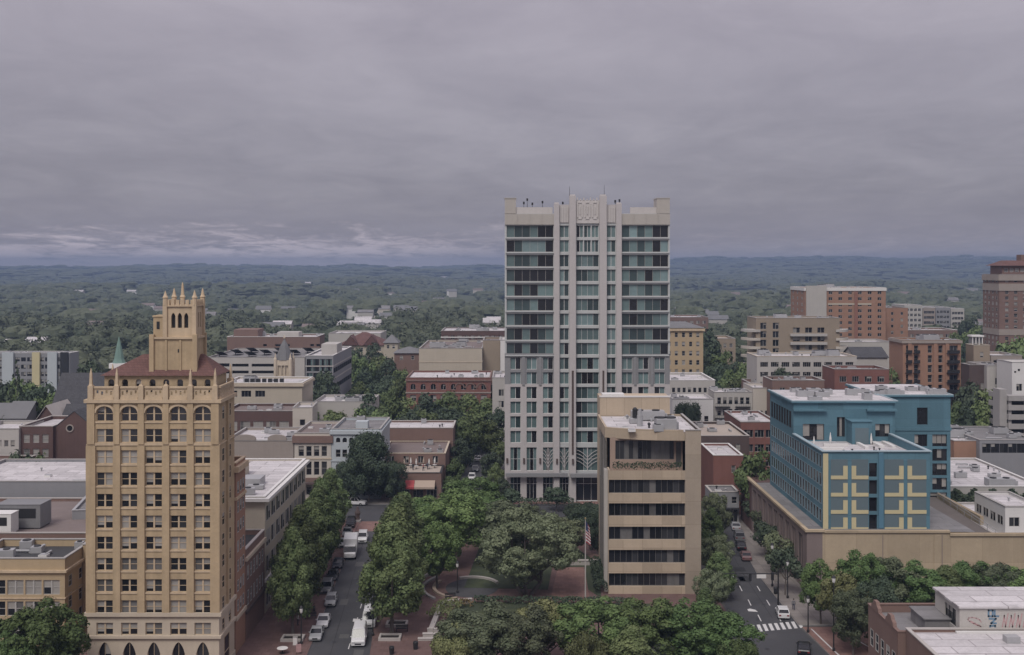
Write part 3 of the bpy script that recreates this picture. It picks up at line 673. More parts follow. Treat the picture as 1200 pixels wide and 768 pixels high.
    t = MB(); t.face([(-a, 0, 36.55), (a, 0, 36.55), (a, dp, 36.55), (-a, dp, 36.55)]); t.build('terrace', M_roofd, root)
    r = MB(); e = .45; ym = (ay0 + ay1) / 2; rz = 42.1
    p = [(ax0 - e, ay0 - e, 39.5), (ax1 + e, ay0 - e, 39.5), (ax1 + e, ay1 + e, 39.5), (ax0 - e, ay1 + e, 39.5)]; q0, q1 = (ax0 + 4.2, ym, rz), (ax1 - 2.2, ym, rz)
    r.face([p[0], p[1], q1, q0]); r.face([p[1], p[2], q1]); r.face([p[2], p[3], q0, q1]); r.face([p[3], p[0], q0]); r.face(p[::-1])
    b = 0.2
    r.build('roof', M_redroof, root)
    # the turret
    tx0, tx1, ty0, ty1 = -47.9 - cx, -42.15 - cx, 2.0, 6.4
    T = MB()
    T.box(tx0, tx1, ty0, ty1, 39.6, 44.3)
    for x in (tx0, tx1):
        for y in (ty0, ty1): T.box(x - .3, x + .3, y - .3, y + .3, 39.61, 44.9)
    for f_ in (.33, .66):
        x = tx0 + (tx1 - tx0) * f_; T.box(x - .14, x + .14, ty0 - .14, ty0 - .002, 39.62, 44.2)
    T.build('turret_base', M_tan, root)
    c = MB(); c.box(tx0 - .22, tx1 + .22, ty0 - .22, ty1 + .22, 44.3, 44.55); c.build('string_course', M_tanstone, root)
    ux0, ux1, uy0, uy1 = -46.2 - cx, -42.3 - cx, 2.25, 6.2
    U = MB(); uw = ux1 - ux0
    lo = [(.78 + .86 * i, 1.34 + .86 * i, 45.75, 47.75) for i in range(3)]
    cells(U, (ux0, uy0), (1, 0), uw, 44.55, 48.6, lo, .5); 
    for q in lo: archfill(U, (ux0, uy0), (1, 0), q, .45, .5, 0, True)
    lo2 = [(.8, 1.3, 45.75, 47.75), (1.72, 2.22, 45.75, 47.75), (2.64, 3.14, 45.75, 47.75)]
    cells(U, (ux1, uy0), (0, 1), uy1 - uy0, 44.55, 48.6, lo2, .5); cells(U, (ux0, uy1), (0, -1), uy1 - uy0, 44.55, 48.6, lo2, .5); cells(U, (ux1, uy1), (-1, 0), uw, 44.55, 48.6, [], .5)
    U.box(ux0 + .55, ux1 - .55, uy0 + .55, uy1 - .55, 44.6, 48.5)
    for x in (ux0, ux1):
        for y in (uy0, uy1): U.box(x - .28, x + .28, y - .28, y + .28, 44.56, 48.9)
    U.build('turret_wall', M_tanstone, root)
    for q in lo:  # dark slabs stand in for the shade inside the lancets
        g_ = MB(); g_.box(ux0 + q[0], ux0 + q[1], uy0 + .44, uy0 + .54, q[2], q[3]); g_.build('belfry_shade', M_metald, root)
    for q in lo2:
        g_ = MB(); g_.box(ux1 - .54, ux1 - .44, uy0 + q[0], uy0 + q[1], q[2], q[3]); g_.build('belfry_shade', M_metald, root)
    P_ = MB()
    for i in range(6):
        x = ux0 + uw * (i + .5) / 6; P_.box(x - .22, x + .22, uy0 - .05, uy0 + .25, 48.75, 49.5)
        y = uy0 + (uy1 - uy0) * (i + .5) / 6; P_.box(ux1 - .25, ux1 + .05, y - .22, y + .22, 48.75, 49.5); P_.box(ux0 - .05, ux0 + .25, y - .22, y + .22, 48.75, 49.5)
    P_.box(ux0 - .2, ux1 + .2, uy0 - .2, uy1 + .2, 48.6, 48.75); P_.build('turret_rim', M_tanstone, root)
    for x, y, hh in ((ux0, uy0, 50.9), (ux1, uy0, 51.0), (ux0, uy1, 51.2), (ux1, uy1, 51.2), ((ux0 + ux1) / 2 - .8, uy1, 52.0)):
        q = MB(); q.lathe(x, y, [(.34, 48.76), (.32, 49.7), (.40, 49.8), (.25, 50.05), (.12, hh - .5), (.03, hh - .2)], 8); q.build('pinnacle', M_tanstone, root)
    s2 = MB(); s2.box(tx0 + .05, ux0 - .3, 2.4, 5.4, 44.56, 47.2); s2.box(tx0 - .05, ux0 - .29, 2.3, 5.5, 47.2, 47.4); s2.build('stair_turret', M_tan, root)
    s3 = MB(); s3.box(tx0 + .5, tx0 + .9, 2.36, 2.42, 45.6, 46.6); s3.build('slit_window', M_metald, root)
    s4 = MB(); s4.box((ux0 + ux1) / 2 - .22, (ux0 + ux1) / 2 + .22, ty0 - .03, ty0 + .05, 42.5, 42.95); s4.build('slit_window', M_metald, root)
gothic_tower()
# ================================================================== tall hotel tower
def hotel():
    s = 5.115; Y = F / s; X0, X1 = (591.5 - 600) / s, (785 - 600) / s; w = X1 - X0; dp = 24.0; a = w / 2; cx = (X0 + X1) / 2
    zz = lambda py: H - (py - HY) / s
    U = lambda px: (px - 591.5) / s            # along the front
    root = thing('hotel_tower', 'very tall pale stone and teal glass hotel tower with stepped art deco crown', 'hotel tower', (cx, Y, 0))
    FOOT.append((X0, X1, Y, Y + dp))
    top = lambda k: zz(264.4 + 17.2 * k); bot = lambda k: zz(278.4 + 17.2 * k)
    W = Wins(root, 99, M_white, GT, 'teal'); Wd = .45
    LW, RW = (U(593.6), U(648.6)), (U(728.6), U(783.2)); LN, RN = (U(655.8), U(666.6)), (U(711), U(721.4)); CE = (U(675), U(701.8))
    stone, white, grey = MB(), MB(), MB()
    # lower wings: punched windows, grey for two floors then pinkish stone
    lcol = [(U(598), U(610.2)), (U(617), U(629)), (U(636.2), U(648.2))]; rcol = [(U(728.8), U(741)), (U(748), U(760)), (U(767), U(779))]
    zsplit = zz(450.5); zg = zz(415)
    low = [(c0, c1, bot(k), top(k)) for k in range(11, 15) for c0, c1 in lcol]; lowr = [(c0, c1, bot(k), top(k)) for k in range(11, 15) for c0, c1 in rcol]
    mid = [(c0, c1, bot(k), top(k)) for k in (9, 10) for c0, c1 in lcol]; midr = [(c0, c1, bot(k), top(k)) for k in (9, 10) for c0, c1 in rcol]
    tall = [(c0, c1, zz(552), zz(524.5)) for c0, c1 in lcol]; tallr = [(c0, c1, zz(552), zz(524.5)) for c0, c1 in rcol]
    gnd = [(c0, c1, .2, zz(559.5)) for c0, c1 in lcol]; gndr = [(c0, c1, .2, zz(559.5)) for c0, c1 in rcol]
    nar = [(c0, c1, bot(k), top(k)) for k in range(0, 15) for c0, c1 in (LN, RN)]
    nlow = [(c0, c1, zz(552), zz(524.5)) for c0, c1 in (LN, RN)] + [(c0, c1, .2, zz(559.5)) for c0, c1 in (LN, RN)]
    cen = [(CE[0], CE[1], bot(k), top(k)) for k in range(2, 15)]
    cw = (CE[1] - CE[0]) / 3
    cent = [(CE[0] + cw * i + .1, CE[0] + cw * (i + 1) - .1, bot(k), top(k)) for k in (0, 1) for i in range(3)]
    clow = [(CE[0], CE[1], zz(552), zz(524.5)), (CE[0], CE[1], .2, zz(559.5))]
    strip_l = [(LW[0], LW[1], bot(k), top(k)) for k in range(0, 9)]; strip_r = [(RW[0], RW[1], bot(k), top(k)) for k in range(0, 9)]
    def sect(u0, u1, z0, z1, ops, mb):
        cells(mb, (-a + u0, 0), (1, 0), u1 - u0, z0, z1, [(q[0] - u0, q[1] - u0, q[2], q[3]) for q in ops], Wd)
    zt = zz(250.5); pA, pB = U(649), U(728.3)
    sect(0, pA, 0, zsplit, low + tall + gnd, stone); sect(0, pA, zsplit, zg, mid, grey); sect(0, pA, zg, zt, strip_l, white)
    sect(pB, w, 0, zsplit, lowr + tallr + gndr, stone); sect(pB, w, zsplit, zg, midr, grey); sect(pB, w, zg, zt, strip_r, white)
    sect(pA, pB, 0, zz(262), nar + nlow + cen + cent + clow, white)
    sect(pA, pB, zz(262), zz(240), [], stone)
    W.put((-a, 0), (1, 0), strip_l + strip_r, Wd, 'strip6', 'tealdark', fr=M_palewall); 
    W.put((-a, 0), (1, 0), nar, Wd, 'pair', 'teal'); W.put((-a, 0), (1, 0), cen, Wd, 'quad', 'teal'); W.put((-a, 0), (1, 0), mid + low, Wd, 'pair', 'teal')
    W.put((-a, 0), (1, 0), midr, Wd, 'pair', 'tealdark'); W.put((-a, 0), (1, 0), tall + clow[:1] + nlow[:2], Wd, 'grid', 'teal'); W.put((-a, 0), (1, 0), gnd + clow[1:] + nlow[2:], Wd, 'shop', 'lobby')
    W.put((-a, 0), (1, 0), cent + lowr + tallr + gndr, Wd, 'pair', 'tealdark')
    # sides and back
    srow = [(3 + 6.2 * i, 7 + 6.2 * i, bot(k), top(k)) for k in range(0, 15) for i in range(3)]
    cells(stone, (a, 0), (0, 1), dp, 0, zt, srow, Wd); cells(stone, (-a, dp), (0, -1), dp, 0, zt, srow, Wd); cells(stone, (a, dp), (-1, 0), w, 0, zt, [], Wd)
    W.cap = W.n; W.put((a, 0), (0, 1), srow, Wd, 'pair', 'teal'); W.put((-a, dp), (0, -1), srow, Wd, 'pair', 'teal'); W.done()
    stone.build('wall', M_pink, root); white.build('curtain_wall', M_spandrel, root); grey.build('grey_wall', M_greyclad, root)
    # slab edges of the glazed floors, a little proud
    for k in range(0, 9):
        for u0, u1 in (LW, RW):
            b = MB(); b.box(-a + u0 - .25, -a + u1 + .2, -.28, -.003, zz(278.6 + 17.2 * k) - .24, zz(278.6 + 17.2 * k) + .06); b.build('floor_slab', M_spandrel, root)
    # great piers
    def pier(px0, px1, ptop, pr, m=M_pink, z0=0.0):
        b = MB(); b.box(-a + U(px0), -a + U(px1), -pr, -.003 if m is not M_bronze else -pr + .3, z0, zz(ptop)); return b.build('pier', m, root)
    for q in ((649, 655.4, 239, .7), (667, 674.6, 230, 1.0), (702.2, 710.6, 230, 1.0), (721.8, 728.2, 239, .7)): pier(*q)
    for q in ((649.6, 654.8, 237.6, .8), (667.8, 673.8, 228.4, 1.1), (703, 709.8, 228.4, 1.1), (722.4, 727.6, 237.6, .8)): 
        b = MB(); b.box(-a + U(q[0]), -a + U(q[1]), -q[3] + .3, .6, zz(q[2] + 2), zz(q[2])); b.build('pier_cap', M_pinkcap, root)
    for x0, x1 in ((669.8, 672), (705.6, 707.6)): 
        b = MB(); b.box(-a + U(x0), -a + U(x1), -1.12, -1.003, zz(532), zz(434)); b.build('pier_inlay', M_bronze, root)
    for px in (613.6, 633, 744.4, 764): 
        b = MB(); b.box(-a + U(px - 1.6), -a + U(px + 1.6), -.16, -.003, zz(452), zz(416)); b.build('grey_pier', M_greyclad, root)
    b = MB(); b.box(-a, -a + pA - .1, -.22, -.003, zz(418), zz(414.2)); b.build('floor_slab', M_greyclad, root)
    # top: ribbed tan panels, railings, corner pylons, crown
    for (u0, u1) in ((0, pA), (pB, w)):
        b = MB(); b.box(-a + u0, -a + u1, -.30, -.004, zz(263.5), zz(251)); b.build('tan_fascia', M_htan, root)
        for k in range(1, 4): 
            x = -a + u0 + (u1 - u0) * k / 4; c = MB(); c.box(x - .12, x + .12, -.42, -.302, zz(263.4), zz(251)); c.build('fascia_rib', M_htan, root)
        b = MB(); b.box(-a + u0 + 2, -a + u1 - .3, .2, .5, zt, zz(243)); b.build('roof_screen', M_pinkcap, root)
    for u0, u1 in ((U(591.6), U(604.6)), (U(769.5), U(784.8))):
        b = MB(); b.box(-a + u0, -a + u1, -.2, 5.5, zt + .002, zz(233)); b.box(-a + u0 - .1, -a + u1 + .1, -.3, 5.6, zz(233), zz(232)); b.build('corner_pylon', M_htan, root)
    r = MB(); r.face([(-a + .3, .5, zt - .2), (a - .3, .5, zt - .2), (a - .3, dp, zt - .2), (-a + .3, dp, zt - .2)]); r.build('roof', M_roofw, root)
    b = MB(); b.box(-a + U(655.5), -a + U(721.5), .05, 9, zz(262) + .01, zz(243)); b.build('crown_block', M_pink, root)
    b = MB(); b.box(-a + U(674.7), -a + U(702.1), -.35, .6, zz(262), zz(235)); b.build('crown_panel', M_pinkcap, root)
    for i in range(3):
        x = -a + U(679.5 + 8.8 * i); c = MB(); z = zz(247)
        for dx in (-.55, .55): c.box(x + dx - .14, x + dx + .14, -.52, -.352, z - 1.6, z + 1.6)
        c.box(x - .4, x + .4, -.48, -.352, z + 1.7, z + 2.0); c.box(x - .4, x + .4, -.48, -.352, z - 2.0, z - 1.7); c.box(x - .12, x + .12, -.5, -.352, z - .9, z + .9); c.build('crown_ornament', M_pinkcap, root)
    for i in range(7): 
        x = -a + U(676.5 + 3.8 * i); c = MB(); c.box(x - .14, x + .14, -.42, -.2, zz(235), zz(233.4 if i % 2 else 232)); c.build('crown_fin', M_pinkcap, root)
    for u0, u1 in ((U(656.3), U(666.2)), (U(711.3), U(721))):
        for i in range(5): 
            x = -a + u0 + (u1 - u0) * (i + .5) / 5; c = MB(); c.box(x - .17, x + .17, -.22, -.003, zz(261), zz(243)); c.build('crown_fin', M_pinkcap, root)
    for px, hpy in ((614, 236), (618, 232), (624, 237), (636, 235), (660, 236), (668, 218), (709, 216), (722, 234), (727, 233)):
        b = MB(); x = -a + U(px); z0 = zt if px < 649 else zz(239); b.tube((x, 2.2, z0), (x, 2.2, zz(hpy)), .09 if hpy > 225 else .07, .03)
        if hpy > 225: b.box(x - .2, x + .2, 2.0, 2.4, zz(hpy + 3), zz(hpy))
        b.build('antenna', M_metald, root)
    # palm-leaf tracery on the tall ground windows
    def tracery(uc, hw, nrib):
        b = MB(); x = -a + uc; z0, z1 = zz(552), zz(525)
        b.box(x - .10, x + .10, .05, .2, z0, z1)
        for k in range(nrib):
            zs = z0 + (z1 - z0) * (.12 + .62 * k / nrib)
            for sg in (-1, 1):
                pts = [(x + sg * hw * t, zs + (z1 - z0) * .32 * math.sin(t * 1.5)) for t in (0, .2, .4, .6, .8, 1)]
                for (xa, za), (xb, zb2) in zip(pts, pts[1:]): b.tube((xa, .1, za), (xb, .1, zb2), .07, n=6)
        b.build('window_tracery', M_pink, root)
    tracery((CE[0] + CE[1]) / 2, (CE[1] - CE[0]) / 2, 4); tracery((lcol[2][0] + lcol[2][1]) / 2, 1.1, 4); tracery((LN[0] + LN[1]) / 2, 1.0, 3)
    for u0, u1, pr in ((U(592.5), U(665), 1.5), (U(668), U(709), 2.4)):
        b = MB(); b.box(-a + u0, -a + u1, -pr, -1.12 if pr > 2 else -.72, zz(557.6), zz(553.6)); b.build('canopy', M_greyclad, root)
    for px in (594.4, 614, 633, 652.6, 671):
        x = -a + U(px); b = MB(); b.box(x - .2, x + .2, -1.35 if px == 671 else -.95 if px > 650 else -.3, -1.0 if px == 671 else -.703 if px > 650 else -.003, zz(543), zz(537)); b.build('wall_lantern', M_bronze, root)
hotel()
# ================================================================== buff bank building with the curved roof
def bank():
    s = 7.13; Y = F / s; X0, X1 = 113 / s, 221.6 / s; w = X1 - X0; dp = 20.6; a = w / 2; cx = (X0 + X1) / 2
    zz = lambda py: H - (py - HY) / s
    root = thing('office_building', 'buff seven storey office block with dark ribbon windows and curved penthouse roof edge', 'office building', (cx, Y, 0))
    FOOT.append((X0, X1, Y, Y + dp))
    xr = (803 - 713) / s; zr = 27.0
    rows = [(687.3, 672), (660.2, 644.6), (632.8, 617.4), (605.2, 590), (578.4, 562.4)]
    ops = [(0.06, xr, zz(b), zz(t)) for b, t in rows]
    # front: bands between the ribbons, solid pier at the east end
    zter = zz(551.5)
    mb = MB(); cells(mb, (-a, 0), (1, 0), xr + .001, 0, zter, ops, .55)
    pr_ = MB(); cells(pr_, (-a + xr, 0), (1, 0), w - xr, 0, zr, [], .3); pr_.build('pier', M_bankpier, root)
    # west side: the ribbons return as narrow slots between full-height fins
    sops = [(dp - 3.5 - 2.6 * (i + 1) + .75, dp - 3.5 - 2.6 * i, 1.0, 24.6) for i in range(6)]
    cells(mb, (-a, dp), (0, -1), dp - 3.2, 0, zr - 1.76, [q for q in sops if q[1] < dp - 3.3], .09); cells(mb, (-a, 3.2), (0, -1), 3.2, 0, zter, [], .09)
    cells(mb, (a, 0), (0, 1), dp, 0, zr, [(13, 15, 2 + 3.8 * k, 4 + 3.8 * k) for k in range(6)], .3); cells(mb, (a, dp), (-1, 0), w, 0, zr, [], .3)
    mb.build('wall', M_bank, root)
    W = Wins(root, 98, M_frameg, GL, 'strip'); W.put((-a, 0), (1, 0), ops, .55, 'strip', 'strip'); W.put((-a, dp), (0, -1), sops, .09, 'single', 'dark'); W.put((a, 0), (0, 1), [(13, 15, 2 + 3.8 * k, 4 + 3.8 * k) for k in range(6)], .3, 'pair', 'dark')
    for b_, t_ in rows:
        for i in range(1, 12):
            pass
    # top terrace
    t = MB(); t.box(-a + .3, -a + xr, .35, 3.4, zter - 1.0, zter - .75); t.build('terrace', M_bankd, root)
    t = MB(); cells(t, (-a + .5, 2.9), (1, 0), xr - .5, zter - .75, zr - 1.6, [(.9, xr - 1.9, 21.7, 24.9), (xr - 1.6, xr - .7, 20.4, 24.6)], .4)
    t.build('penthouse_wall', M_bankd, root)
    W.put((-a + .5, 2.9), (1, 0), [(.9, xr - 1.9, 21.7, 24.9)], .4, 'strip', 'terr'); W.put((-a + .5, 2.9), (1, 0), [(xr - 1.6, xr - .7, 20.4, 24.6)], .4, 'single', 'pale', name='door')
    t = MB(); t.box(-a + .002, -a + .3, .35, 2.9, zter - .7, zter + .05); t.build('terrace_parapet', M_bank, root)
    # roof slab whose front sweeps back to the west
    cur = []
    for k in range(13):
        f = k / 12; cur.append((-a - .25 + f * (xr * .98 + .25), .35 + 3.6 * (1 - f) ** 2.3))
    poly = cur + [(-a + xr + .002, .3), (-a + xr + .002, dp - .002), (-a - .25, dp - .002)]
    f_ = MB(); n = len(poly)
    f_.prism(poly, zr - 1.75, zr - .45, 0); 
    f_.build('roof_fascia', M_bank, root)
    lip = MB()
    for (ax, ay), (bx, by) in zip(cur, cur[1:]): lip.prism([(ax, ay), (bx, by), (bx + .08, by + .35), (ax + .08, ay + .35)], zr - .449, zr)
    lip.prism([(-a - .25, cur[0][1] + .35), (-a + .1, cur[0][1] + .35), (-a + .1, dp - .5), (-a - .25, dp - .5)], zr - .449, zr)
    lip.build('parapet', M_bank, root)
    r = MB(); ins = [(x + .1, y + .36) for x, y in cur]; r.prism(ins + [(a - .35, .36), (a - .35, dp - .4), (-a + .11, dp - .4)], zr - .44, zr - .36); r.build('roof', M_roofw, root)
    cpg = MB(); cpg.box(-a + xr, a + .06, -.06, .35, zr + .001, zr + .12); cpg.box(a - .34, a + .06, .352, dp, zr + .001, zr + .12); cpg.build('coping', M_concrete, root)
    # lift house behind
    px0, px1 = (702.5 - 600) / 6.4 - cx, (784 - 600) / 6.4 - cx
    q = MB(); q.box(px0, px1, dp - .38, dp + 6, 10, 30.1); q.build('lift_house', M_bank, root)
    q = MB(); q.box(px0 - .1, px1 + .1, dp - .48, dp - .1, 30.1, 30.35); q.box(px0 + .5, px0 + 4.5, dp + .2, dp + 3, 30.101, 30.6); q.build('coping', M_white, root)
    roof_clutter(root, w * .8, dp - 2, zr - .36, 9, 5, 2)
    q = MB(); q.tube((-1.6, 7.5, zr - .36), (-1.6, 7.5, zr + 1.5), .5, .5, 10); q.tube((-1.6, 7.5, zr + 1.5), (-1.6, 7.5, zr + 2.6), .35, .28, 10); q.build('flue', M_metal, root)
    q = MB(); q.lathe(-1.9, 12.6, [(.45, zr - .36), (.45, zr + 1.9), (.2, zr + 2.2)], 10); q.build('flue', M_metald, root)
    # fins on the west face
    for y in (1.2, 2.6): 
        q = MB(); q.box(-a - .55, -a - .003, y, y + .3, 0, 20.3); q.build('fin', M_palewall, root)
bank()
# ================================================================== blue hotel on its ochre parking podium
def blue():
    root = thing('blue_hotel', 'blue stucco hotel with yellow corner motifs above an ochre parking podium', 'hotel', (48.7, 187.5, 0))
    FOOT.append((48.7, 116, 187.5, 243))
    pod = 10.1; L_ = 54.0
    # podium
    mb = MB(); nb = 9
    cells(mb, (0, L_ * .80), (0, -1), L_ * .80, 0, pod, [(1.2 + 4.5 * i, 4.3 + 4.5 * i, 1.0, 8.9) for i in range(9)], .35)
    cells(mb, (0, 0), (1, 0), 2.6, 0, pod, [], .3)
    mb.build('podium_wall', M_podmauve, root)
    for i in range(9):
        y0 = L_ * .80 - (1.2 + 4.5 * i); 
        q = MB(); q.box(.32, .42, y0 - 3.1, y0, 1.0, 8.9); q.build('podium_panel', M_podmauve if i < 8 else M_metald, root)
        q = MB(); q.box(.12, .30, y0 - 1.65, y0 - 1.45, 1.0, 8.9); q.build('podium_mullion', M_podmauve, root)
    mb = MB(); mb.box(0, 14, L_ * .80 + .002, L_, 0, pod); mb.build('podium_brick_wall', M_podbrick, root)
    mb = MB(); cells(mb, (2.6, 0), (1, 0), 67, 0, pod - .15, [], .3); mb.box(2.61, 69, .3, .32, 0, pod - .2); mb.build('podium_front_wall', M_podtan, root)
    for x in (12.5, 22.3, 37.5, 52.5): 
        q = MB(); q.box(x, x + .12, -.02, -.002, 0, pod - .5); q.build('wall_joint', M_podmauve, root)
    q = MB(); q.box(21, 22.1, -.12, -.002, 0, pod - .5); q.build('pilaster', M_podtan, root)
    q = MB(); q.box(-.3, .35, -.3, L_ + .2, pod, pod + .4); q.box(.352, 2.9, -.3, .3, pod, pod + .4); q.build('podium_coping', M_podtan, root)
    q = MB(); q.box(2.9, 23.6, -.22, .35, pod - .15, pod + .25); q.box(23.6, 69.8, -.26, .35, pod - .65, pod - .25); q.build('podium_coping', M_podtan, root)
    q = MB(); q.face([(.35, .3, pod - .1), (28, .3, pod - .1), (28, L_, pod - .1), (.35, L_, pod - .1)]); q.build('podium_roof', M_roofg, root)
    # parking deck towards the east
    q = MB(); q.face([(21.5, .36, pod - .9), (31.5, .36, pod - .9), (33.5, 33, pod - .9), (21.5, 33, pod - .9)]); q.build('parking_deck', mat('deck_concrete', (.14, .115, .10), .9, .2, .3, 3, streak=.0), root)
    # block A: the storeys with the yellow motif
    ax, aw, ay, ad, az = 3.4, 17.9, 2.6, 20.0, 22.9
    z = lambda py: H - (py - HY) / 7.0
    U = lambda px: (px - 965) / 7.0
    A = MB()
    slot = [(U(1019), U(1028.5), z(620 - 20.2 * i), z(603.5 - 20.2 * i)) for i in range(4)]
    cells(A, (ax, ay), (1, 0), aw, pod - .1, az, slot, .5)
    lr = [(pod + .8 + 3.05 * k, pod + 2.95 + 3.05 * k) for k in range(4)]
    lops = [(1.1 + 1.87 * i, 2.55 + 1.87 * i, a_, b_) for a_, b_ in lr for i in range(20)]
    Ltot = 39.0
    cells(A, (ax, ay + Ltot), (0, -1), Ltot, pod - .1, az, lops, .08)
    cells(A, (ax + aw, ay), (0, 1), 12, pod - .1, az, [], .2)
    A.build('wall', M_blue, root)
    W = Wins(root, 99, M_framed, GL, 'dark'); W.put((ax, ay), (1, 0), slot, .5, 'single', 'dark')
    # upper block B
    bx, bw, by, bz = 3.4, 18.8, 22.6, 28.7
    B = MB(); 
    zB = lambda py: H - (py - HY) / 6.33
    UB = lambda px: (px - 930) / 6.33
    fops = [(UB(941), UB(966), zB(516), zB(497)), (UB(981), UB(990.5), zB(512), zB(489)), (UB(1026), UB(1043), zB(512), zB(497))]
    cells(B, (bx, by), (1, 0), bw, az - 1.6, bz, fops, .35)
    uops = [(1.2 + 2.1 * i, 2.6 + 2.1 * i, az + .9, az + 4.0) for i in range(8)]
    cells(B, (bx, by + 19), (0, -1), 19, az, bz, uops, .08); cells(B, (bx + bw, by), (0, 1), 12, az, bz, [], .25); cells(B, (bx + bw, by + 19), (-1, 0), bw, pod, bz, [], .25)
    B.build('upper_wall', M_blue, root)
    W.put((bx, by), (1, 0), fops, .35, 'triple', 'office'); W.put((bx, by + 19), (0, -1), uops, .08, 'pair', 'strip'); M_bluef = mat('pale_blue_frame', (.20, .30, .36), .5, .06); W.put((ax, ay + Ltot), (0, -1), lops, .08, 'single', 'strip', fr=M_bluef)
    # east block C
    cx0, cw, cyy, cz = 22.3, 14.0, 32.5, 28.7
    C_ = MB(); zC = lambda py: H - (py - HY) / 6.05
    UC = lambda px: (px - 600) / 6.05 - 71.0
    cops = [(UC(1075), UC(1087.5), zC(498), zC(478)), (UC(1090.5), UC(1110), zC(589), zC(577.5))] + [(UC(1093), UC(1110), zC(523.5 + 17 * k), zC(509.5 + 17 * k)) for k in range(4)] + [(UC(1072), UC(1087), zC(523.5 + 17 * k), zC(509.5 + 17 * k)) for k in range(2)]
    cells(C_, (cx0, cyy), (1, 0), cw, pod - 1.2, cz, cops, .35); cells(C_, (cx0 + cw, cyy), (0, 1), 20, 0, cz, [], .3); cells(C_, (cx0 + cw, cyy + 20), (-1, 0), cw, 0, cz, [], .3); cells(C_, (cx0, cyy + 20), (0, -1), 10.9, pod, cz, [], .3); cells(C_, (cx0 - .01, cyy + 9), (0, -1), 9, az, cz, [], .3)
    C_.build('east_wall', M_blue, root)
    W.put((cx0, cyy), (1, 0), cops[:1], .35, 'single', 'dark'); W.put((cx0, cyy), (1, 0), cops[2:], .35, 'triple', 'office'); W.put((cx0, cyy), (1, 0), cops[1:2], .35, 'single', 'dark', name='garage_door'); W.done()
    q = MB(); q.box(cx0, cx0 + cw + .15, cyy - .15, cyy - .003, zC(505), zC(501.5)); q.build('string_course', M_blue, root)
    # roofs with pale metal edges
    tz = az - 1.35
    q = MB(); th = .35
    for p_, r_ in (((ax + th, ay + th), (ax + aw - th, ay + th)), ((ax + aw - th, ay + th), (ax + aw - th, by)), ((ax + th, by), (ax + th, ay + th))): q.face([(*r_, tz), (*p_, tz), (*p_, az), (*r_, az)])
    q.build('parapet', M_blue, root); q = MB(); q.face([(ax + th, ay + th, tz), (ax + aw - th, ay + th, tz), (ax + aw - th, by, tz), (ax + th, by, tz)]); q.build('terrace', M_roofw, root)
    q = MB(); q.box(ax - .25, ax + aw + .25, ay - .25, ay + th + .05, az, az + .18); q.box(ax - .25, ax + th + .05, ay + th + .052, by - .01, az, az + .18); q.box(ax + aw - th - .05, ax + aw + .25, ay + th + .052, by - .01, az, az + .18); q.build('roof_edge', mat('pale_blue_metal', (.30, .42, .47), .5, .08), root)
    for (x0, x1, y0, y1, zz_, m) in ((bx, bx + bw, by, by + 19, bz, M_roofw), (cx0, cx0 + cw, cyy, cyy + 20, cz, M_roofw)):
        o = .45
        q = MB(); q.box(x0 - o, x1 + o, y0 - o, y1 + (o if y1 > by + 2 else -.01), zz_, zz_ + .3); q.build('eave', M_blue if zz_ > 0 else M_white, root)
        q = MB(); q.face([(x0 - o + .3, y0 - o + .3, zz_ + .31), (x1 + o - .3, y0 - o + .3, zz_ + .31), (x1 + o - .3, y1, zz_ + .31), (x0 - o + .3, y1, zz_ + .31)]); q.build('roof', m, root)
        q = MB(); q.box(x0 - o, x1 + o, y0 - o, y0 - o + .29, zz_ + .301, zz_ + .46); q.box(x0 - o, x0 - o + .29, y0 - o + .292, y1, zz_ + .301, zz_ + .46); q.box(x1 + o - .29, x1 + o, y0 - o + .292, y1, zz_ + .301, zz_ + .46); q.build('roof_edge', mat('pale_blue_metal', (.30, .42, .47), .5, .08), root)
    # yellow strip at the corner and the motifs: squares of grey-blue edged with yellow angles
    q = MB(); q.box(ax - .02, ax + .85, ay - .10, ay - .002, pod - .1, az - .3); q.build('yellow_pilaster', M_yel, root)
    zb_, zt_ = z(622), z(540)
    for gx0, gx1 in ((974, 1018), (1037, 1086)):
        mid = (gx0 + gx1) / 2
        q = MB(); q.box(ax + U(gx0), ax + U(gx1), ay - .05, ay - .002, zb_ + .3, zt_ + .2); q.build('grey_blue_field', M_blued, root)
        q = MB(); q.box(ax + U(mid - 2.2), ax + U(mid + 2.2), ay - .075, ay - .053, zb_ + .3, zt_ + .2); q.build('blue_band', M_blue, root)
        for k in range(4):
            zb2 = z(623.5 - 20.2 * k) + .15
            for sg in (-1, 1):
                xa = ax + U(mid + sg * 2.3); xb = ax + U(mid + sg * 7.6); xc = ax + U(gx0 if sg < 0 else gx1)
                e = MB(); e.box(min(xa, xb), max(xa, xb), ay - .14, ay - .078, zb2 + .62, zb2 + 2.25); e.box(min(xa, xc), max(xa, xc), ay - .14, ay - .078, zb2, zb2 + .61); e.build('yellow_angle', M_yel, root)
    q = MB(); q.box(ax + U(1030), ax + U(1035.5), ay - .22, ay - .002, pod, az - .1); q.build('blue_fin', mat('bright_blue', (.055, .20, .30), .7, .08), root)
    # stair head and terrace things in front of the upper block
    q = MB(); q.box(bx + UB(992), bx + UB(1014.5), by - 3.6, by - .003, tz, tz + 4.1); q.build('stair_head', M_blue, root)
    q = MB(); q.box(bx + UB(992) - .2, bx + UB(1014.5) + .2, by - 3.8, by - .003, tz + 4.1, tz + 4.25); q.build('stair_roof', M_blue, root)
    q = MB(); q.box(bx + UB(995.5), bx + UB(1011), by - 3.64, by - 3.602, tz + .1, tz + 3.0); q.build('stair_panel', M_blued, root)
